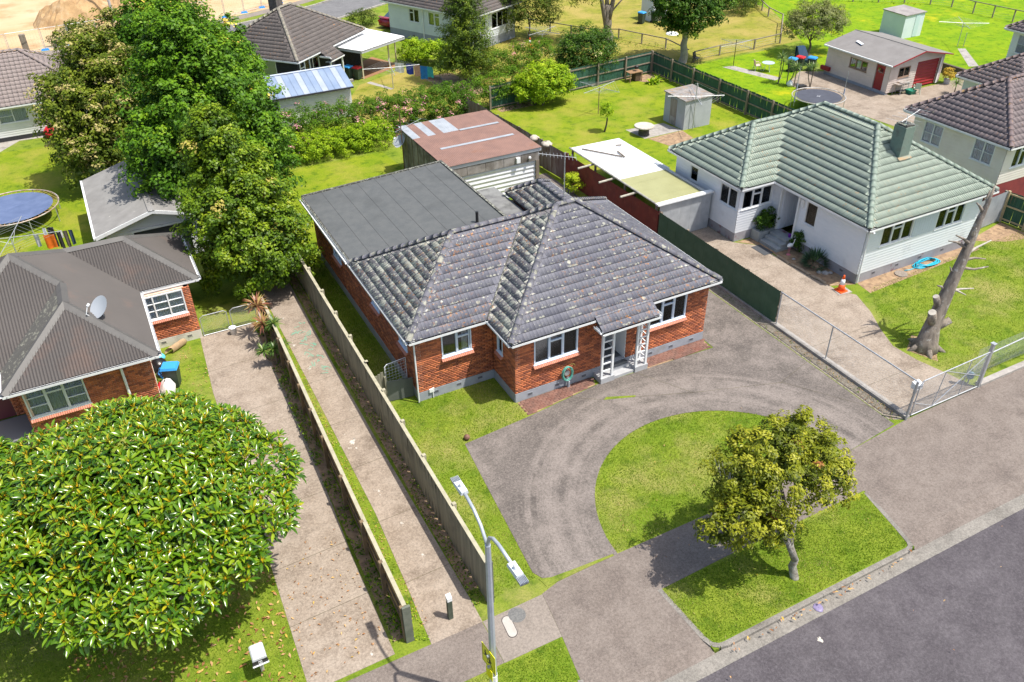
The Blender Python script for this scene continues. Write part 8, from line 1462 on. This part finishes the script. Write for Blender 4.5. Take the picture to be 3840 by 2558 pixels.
# tables, chairs, barbecues
t = thing('stone_table', 'round pale stone table on a dark drum base on the small patio', 'table', (32.85, 44.35, 0)); MB().lathe((32.85, 44.35, .009), [(.36, 0), (.36, .55), (.3, .56)], 8).build('drum', M('dark_drum', (.05, .048, .045), (.09, .085, .08), scale=5, rough=.9), t); MB().lathe((32.85, 44.35, .57), [(.0, 0), (.66, 0), (.68, .04), (.66, .09), (.0, .1)], 24).build('top', M('stone_top', (.52, .48, .42), (.36, .33, .29), scale=2.5, rough=.9), t)
t = thing('side_table', 'brown wooden table with a shelf in the green fence corner', 'table', (38.8, 54.2, 0)); WD = M('brown_wood', (.3, .18, .1), (.22, .13, .07), scale=4, rough=.7); MB().box(38.2, 39.4, 53.9, 54.6, .72, .77).build('top', WD, t)
for x, y in ((38.25, 53.95), (39.35, 53.95), (38.25, 54.55), (39.35, 54.55)): MB().box(x-.03, x+.03, y-.03, y+.03, 0, .72).build('leg', WD, t)
MB().box(38.8, 39.3, 54.0, 54.55, .05, .7).build('cupboard', M('dark_wood', (.1, .06, .04), rough=.8), t)
t = thing('kettle_barbecue', 'small black kettle barbecue standing on the brown table', 'barbecue', (39.0, 54.25, .77)); MB().lathe((39.0, 54.25, .9), [(.05, 0), (.15, .06), (.18, .15)], 12).build('bowl', BLACK, t, True); MB().lathe((39.0, 54.25, 1.055), [(.18, 0), (.14, .1), (.03, .14)], 12).build('lid', BLACK, t, True)
for k in range(3): a = k*2.09; MB().tube([(39.0+.1*math.cos(a), 54.25+.1*math.sin(a), .93), (39.0+.14*math.cos(a), 54.25+.14*math.sin(a), .77)], .01, 5).build('leg', GALV, t)
def chair(label, x, y, yaw, mat, tip=0, z=0, legs=None):
    t = thing('plastic_chair', label, 'chair', (x, y, z), None, yaw, local=True); t.rotation_euler = (tip, 0, yaw); MB().box(-.22, .22, -.22, .22, .40, .43).build('seat', mat, t); MB().add([(-.22, .2, .43), (.22, .2, .43), (.2, .3, .85), (-.2, .3, .85), (-.22, .23, .43), (.22, .23, .43), (.2, .33, .85), (-.2, .33, .85)], [(0, 1, 2, 3), (5, 4, 7, 6), (3, 2, 6, 7), (1, 5, 6, 2), (0, 3, 7, 4), (0, 4, 5, 1)]).build('backrest', mat, t)
    for sx, sy in ((-1, -1), (1, -1), (-1, 1), (1, 1)): MB().tube([(sx*.2, sy*.2, .41), (sx*.25, sy*.26, 0)], .025, 6).build('leg', legs or mat, t)
    for sx in (-1, 1): MB().tube([(sx*.22, -.18, .43), (sx*.24, -.16, .63), (sx*.23, .22, .64)], .02, 6).build('armrest', mat, t)
chair('tipped-over white plastic chair on the grass behind the pink hedge', 18.8, 58.3, .8, WHITE, 1.4, .25); chair('pale green plastic chair in front of the red garage door', 55.3, 41.2, 2.4, M('mint_plastic', (.45, .58, .5), rough=.5)); chair('pale pink chair beside the small round garden table', 48.95, 51.5, 1.2, M('pink_chair', (.65, .42, .4), rough=.6), legs=GALV); chair('dark chair in the shade by the broad tree trunk', 46.0, 55.6, .3, BLACK)
t = thing('garden_table', 'small round glass-topped garden table on the bright lawn', 'table', (49.5, 50.9, 0)); MB().lathe((49.5, 50.9, .68), [(.0, 0), (.48, 0), (.5, .02), (.0, .03)], 20).build('top', M('table_glass', (.4, .5, .52), rough=.15), t)
for k in range(3): a = k*2.09+.4; MB().tube([(49.5+.1*math.cos(a), 50.9+.1*math.sin(a), .68), (49.5+.32*math.cos(a), 50.9+.32*math.sin(a), 0)], .018, 6).build('leg', WHITE, t)
def bbq(label, x, y, yaw, hood=False):
    t = thing('gas_barbecue', label, 'barbecue', (x, y, 0), None, yaw, local=True); ST = M('bbq_steel', (.5, .5, .5), (.4, .32, .27), scale=4, rough=.4, metal=.4); MB().box(-.4, .4, -.26, .26, .72, .9).build('grill', ST, t); MB().box(-.78, -.401, -.24, .24, .8, .84).build('side_shelf', ST, t)
    for sx, sy in ((-.36, -.22), (.36, -.22), (-.36, .22), (.36, .22), (-.72, .2)): MB().tube([(sx, sy, .72), (sx, sy, 0)], .02, 5).build('leg', GALV, t)
    MB().box(-.36, .36, -.2, .2, .2, .23).build('lower_shelf', M('bbq_dark', (.06, .06, .06), rough=.7), t)
    for k in range(4): MB().tube([(-.28+k*.18, -.26, .8), (-.28+k*.18, -.3, .8)], .03, 8).build('knob', BLACK, t)
    if hood: MB().lathe((0, 0, .9), [(.38, 0), (.36, .12), (.25, .22), (.02, .25)], 10).build('hood', ST, t)
bbq('gas barbecue with rusty hotplate against the cream garage front', 54.35, 41.75, 0); bbq('hooded barbecue trolley beyond the green chimney', 46.7, 34.6, .2, True)
solo('plastic_crate', 'dark green plastic tub under the gas barbecue', 'tub', MB().add([(54.7, 41.15, 0), (55.1, 41.15, 0), (55.1, 41.6, 0), (54.7, 41.6, 0), (54.62, 41.05, .32), (55.18, 41.05, .32), (55.18, 41.7, .32), (54.62, 41.7, .32)], [(0, 3, 2, 1), (4, 5, 6, 7), (0, 1, 5, 4), (1, 2, 6, 5), (2, 3, 7, 6), (3, 0, 4, 7)]), M('green_tub', (.01, .2, .13), rough=.5), (54.9, 41.4, 0))
t = thing('pot_plant', 'yellow flowering plant in a pale pot beside the red garage door', 'plant', (59.2, 41.7, 0)); MB().lathe((59.2, 41.7, 0), [(.2, 0), (.25, .35), (.26, .36), (.02, .36)], 14).build('pot', M('pale_pot', (.5, .52, .58), rough=.7), t); crown(t, 'foliage', leaf_mat('leaf_yellow', [(0, (.2, .16, .01)), (.5, (.5, .34, .015)), (1, (.6, .45, .03))], .6, .2), [(59.2, 41.7, .75, .42, .42, .38)], 60, .16, 24, .1, .06, 66)
solo('lounger_cover', 'tall blue tarpaulin-covered chair behind the wheelie bins', 'cover', MB().add([(52.5, 50.6, 0), (53.4, 50.4, 0), (53.4, 51.0, 0), (52.5, 51.1, 0), (52.5, 51.0, 1.5), (53.2, 50.9, 1.5), (53.2, 51.1, 1.5), (52.5, 51.2, 1.5), (52.5, 50.5, .5), (53.4, 50.3, .5)], [(0, 1, 9, 8), (8, 9, 5, 4), (4, 5, 6, 7), (1, 2, 6, 5), (3, 0, 8, 4), (2, 3, 7, 6), (1, 5, 9)]), M('blue_tarp', (.008, .05, .12), (.006, .035, .08), scale=4, rough=.6), (53, 50.8, 0))
t = thing('skateboard', 'white skateboard with blue wheels lying on the garage roof', 'skateboard', (54.1, 46.3, 2.7)); zk = lambda x: 2.36+.62*(x-52.7)/3.1; MB().add([(53.85, 45.9, zk(53.85)+.1), (54.05, 45.85, zk(54.05)+.1), (54.3, 46.65, zk(54.3)+.1), (54.1, 46.7, zk(54.1)+.1), (53.85, 45.9, zk(53.85)+.08), (54.05, 45.85, zk(54.05)+.08), (54.3, 46.65, zk(54.3)+.08), (54.1, 46.7, zk(54.1)+.08)], [(0, 1, 2, 3), (7, 6, 5, 4), (0, 4, 5, 1), (1, 5, 6, 2), (2, 6, 7, 3), (3, 7, 4, 0)]).build('deck', WHITE, t)
for x, y in ((53.92, 46.0), (54.06, 45.97), (54.12, 46.55), (54.26, 46.52)): MB().tube([(x-.03, y, zk(x)+.05), (x+.03, y, zk(x)+.05)], .04, 9).build('wheel', LB, t)
solo('red_planter', 'small dark red box at the base of the cream garage wall', 'planter', MB().box(52.75, 52.97, 47.6, 48.5, .35, .65), REDP, (52.86, 48, .35)); solo('wall_box', 'low dark retaining wall behind the cream garage', 'wall', MB().box(61.2, 61.45, 39, 44.2, 0, .7), M('dark_timber_wall', (.09, .07, .055), rough=.9), (61.3, 41.5, 0)); solo('old_suitcase', 'black and silver open box among the cabbage trees', 'box', MB().box(48.2, 48.9, 45.9, 46.3, 0, .35), BLACK, (48.55, 46.1, 0)); lump('white_bag', 'white plastic sack between the cabbage tree stems', 'sack', 48.45, 47.2, .25, .45, WHITE, 7)
lump('red_beanbag', 'red bean bag on the path outside the mauve roofed house', 'bean bag', -2.7, 64.2, .55, .75, M('red_fabric', (.55, .005, .02), rough=.7), 8); lump('rag_heap', 'pale rags caught on top of the rusted iron fence', 'rags', 24.0, 43.6, .3, .3, M('rags', (.5, .47, .42), (.36, .3, .24), scale=5, rough=.95), 9, 1.6); lump('rag_heap', 'cream rags next to the pale rags on the rusted fence', 'rags', 24.2, 42.4, .34, .28, MATS['rags'], 10, 1.6)
b = MB(); b.add([(24.5, 63.4, 0), (25.6, 62.1, 0), (25.6, 62.1, .25), (24.5, 63.4, .25), (25.0, 58.2, 0), (25.0, 58.2, .25)], [(0, 1, 2, 3), (1, 4, 5, 2)]); b.add([(24.6, 63.5, 0), (25.7, 62.15, 0), (25.7, 62.15, .25), (24.6, 63.5, .25), (25.1, 58.2, 0), (25.1, 58.2, .25)], [(3, 2, 1, 0), (2, 5, 4, 1)]); b.add([(24.5, 63.4, .25), (25.6, 62.1, .25), (25.7, 62.15, .25), (24.6, 63.5, .25), (25.0, 58.2, .25), (25.1, 58.2, .25)], [(0, 1, 2, 3), (1, 4, 5, 2)]); solo('bed_edging', 'old timber edging of the soil bed in front of the conifer', 'edging', b, TIMBER, (25, 61, 0))
solo('concrete_blocks', 'stack of pale blocks beside the wheelie bins at the carport', 'block', MB().box(19.0, 19.4, 65.2, 65.45, 0, .2), CONC, (19.2, 65.3, 0))
solo('white_litter', 'crumpled white paper sheet lying on the dry paddock grass', 'paper', MB().lathe((49.6, 63.8, 0), [(.01, .0), (.6, .02), (.5, .12), (.2, .16), (.01, .17)], 9), WHITE, (49.6, 63.8, 0)); lump('purple_rag', 'flattened lilac plastic bag in the kerb channel', 'bag', 15.35, 10.15, .16, .03, M('lilac', (.2, .17, .3), rough=.5), 12, -.1)
# poles of the building site
solo('power_pole', 'tall grey power pole standing on the building site', 'pole', MB().tube([(4.68, 95.6, 0), (4.68, 95.6, 9)], [.14, .1], 8), M('grey_pole', (.36, .36, .38), rough=.8), (4.68, 95.6, 0)); solo('old_stump_post', 'short square timber post at the site fence', 'post', MB().box(-3.75, -3.25, 88.2, 88.7, 0, 1.5), TIMBER, (-3.5, 88.45, 0)); solo('power_pole', 'thick dark timber power pole behind the black brick house', 'pole', MB().tube([(18.3, 84.6, 0), (18.3, 84.6, 9)], [.2, .16], 9), M('dark_pole', (.09, .08, .075), rough=.9), (18.3, 84.6, 0))
# red car behind the white house
t = thing('parked_car', 'dark red saloon car parked beyond the white weatherboard house', 'car', (29.2, 80.0, 0), None, math.radians(25), local=True); CR = M('car_red', (.30, .008, .04), rough=.2, spec=.6)
def loft(secs):
    b = MB(); n = len(secs[0]); b.add([p for s in secs for p in s], [(i*n+k, i*n+(k+1) % n, (i+1)*n+(k+1) % n, (i+1)*n+k) for i in range(len(secs)-1) for k in range(n)]+[tuple(range(n-1, -1, -1)), tuple((len(secs)-1)*n+k for k in range(n))]); return b
def sec(x, w, z0, z1, r=.12): return [(x, -w, z0), (x, w, z0), (x, w+.03, (z0+z1)/2), (x, w-.02, z1-r), (x, w-.18, z1), (x, -w+.18, z1), (x, -w+.02, z1-r), (x, -w-.03, (z0+z1)/2)]
loft([sec(-2.25, .68, .4, .78), sec(-2.15, .8, .25, .92), sec(-1.3, .84, .2, .97), sec(0, .85, .2, .95), sec(1.0, .84, .2, .92), sec(1.9, .78, .22, .8), sec(2.2, .66, .35, .66)]).build('body', CR, t, True)
loft([[(-1.55, -.66, .95), (-1.55, .66, .95), (-1.5, .62, .97), (-1.5, -.62, .97)], [(-.85, -.7, .95), (-.85, .7, .95), (-.85, .56, 1.36), (-.85, -.56, 1.36)], [(.25, -.7, .95), (.25, .7, .95), (.25, .56, 1.38), (.25, -.56, 1.38)], [(1.05, -.68, .92), (1.05, .68, .92), (1.0, .6, .96), (1.0, -.6, .96)]]).build('glasshouse', M('car_glass', (.04, .07, .1), rough=.05, spec=.8), t)
MB().add([(-.95, -.57, 1.355), (-.95, .57, 1.355), (.3, .57, 1.385), (.3, -.57, 1.385), (-.75, -.5, 1.41), (-.75, .5, 1.41), (.15, .5, 1.42), (.15, -.5, 1.42)], [(4, 5, 6, 7), (0, 1, 5, 4), (1, 2, 6, 5), (2, 3, 7, 6), (3, 0, 4, 7), (0, 3, 2, 1)]).build('roof', CR, t)
sp = MB(); sp.box(-2.25, -2.0, -.7, .7, 1.05, 1.09); sp.box(-2.2, -2.1, -.6, -.55, .9, 1.05); sp.box(-2.2, -2.1, .55, .6, .9, 1.05); sp.build('spoiler', CR, t)
for sx in (-1.35, 1.35):
    for sy in (-1, 1): w = MB().tube([(sx, sy*.72, .31), (sx, sy*.88, .31)], .31, 18).build('wheel', BLACK, t); MB().tube([(sx, sy*.875, .31), (sx, sy*.89, .31)], .19, 12).build('rim', GALV, w)
for sy in (-1, 1): MB().box(-2.27, -2.2, sy*.62-.15, sy*.62+.15, .62, .78).build('tail_light', LR, t)
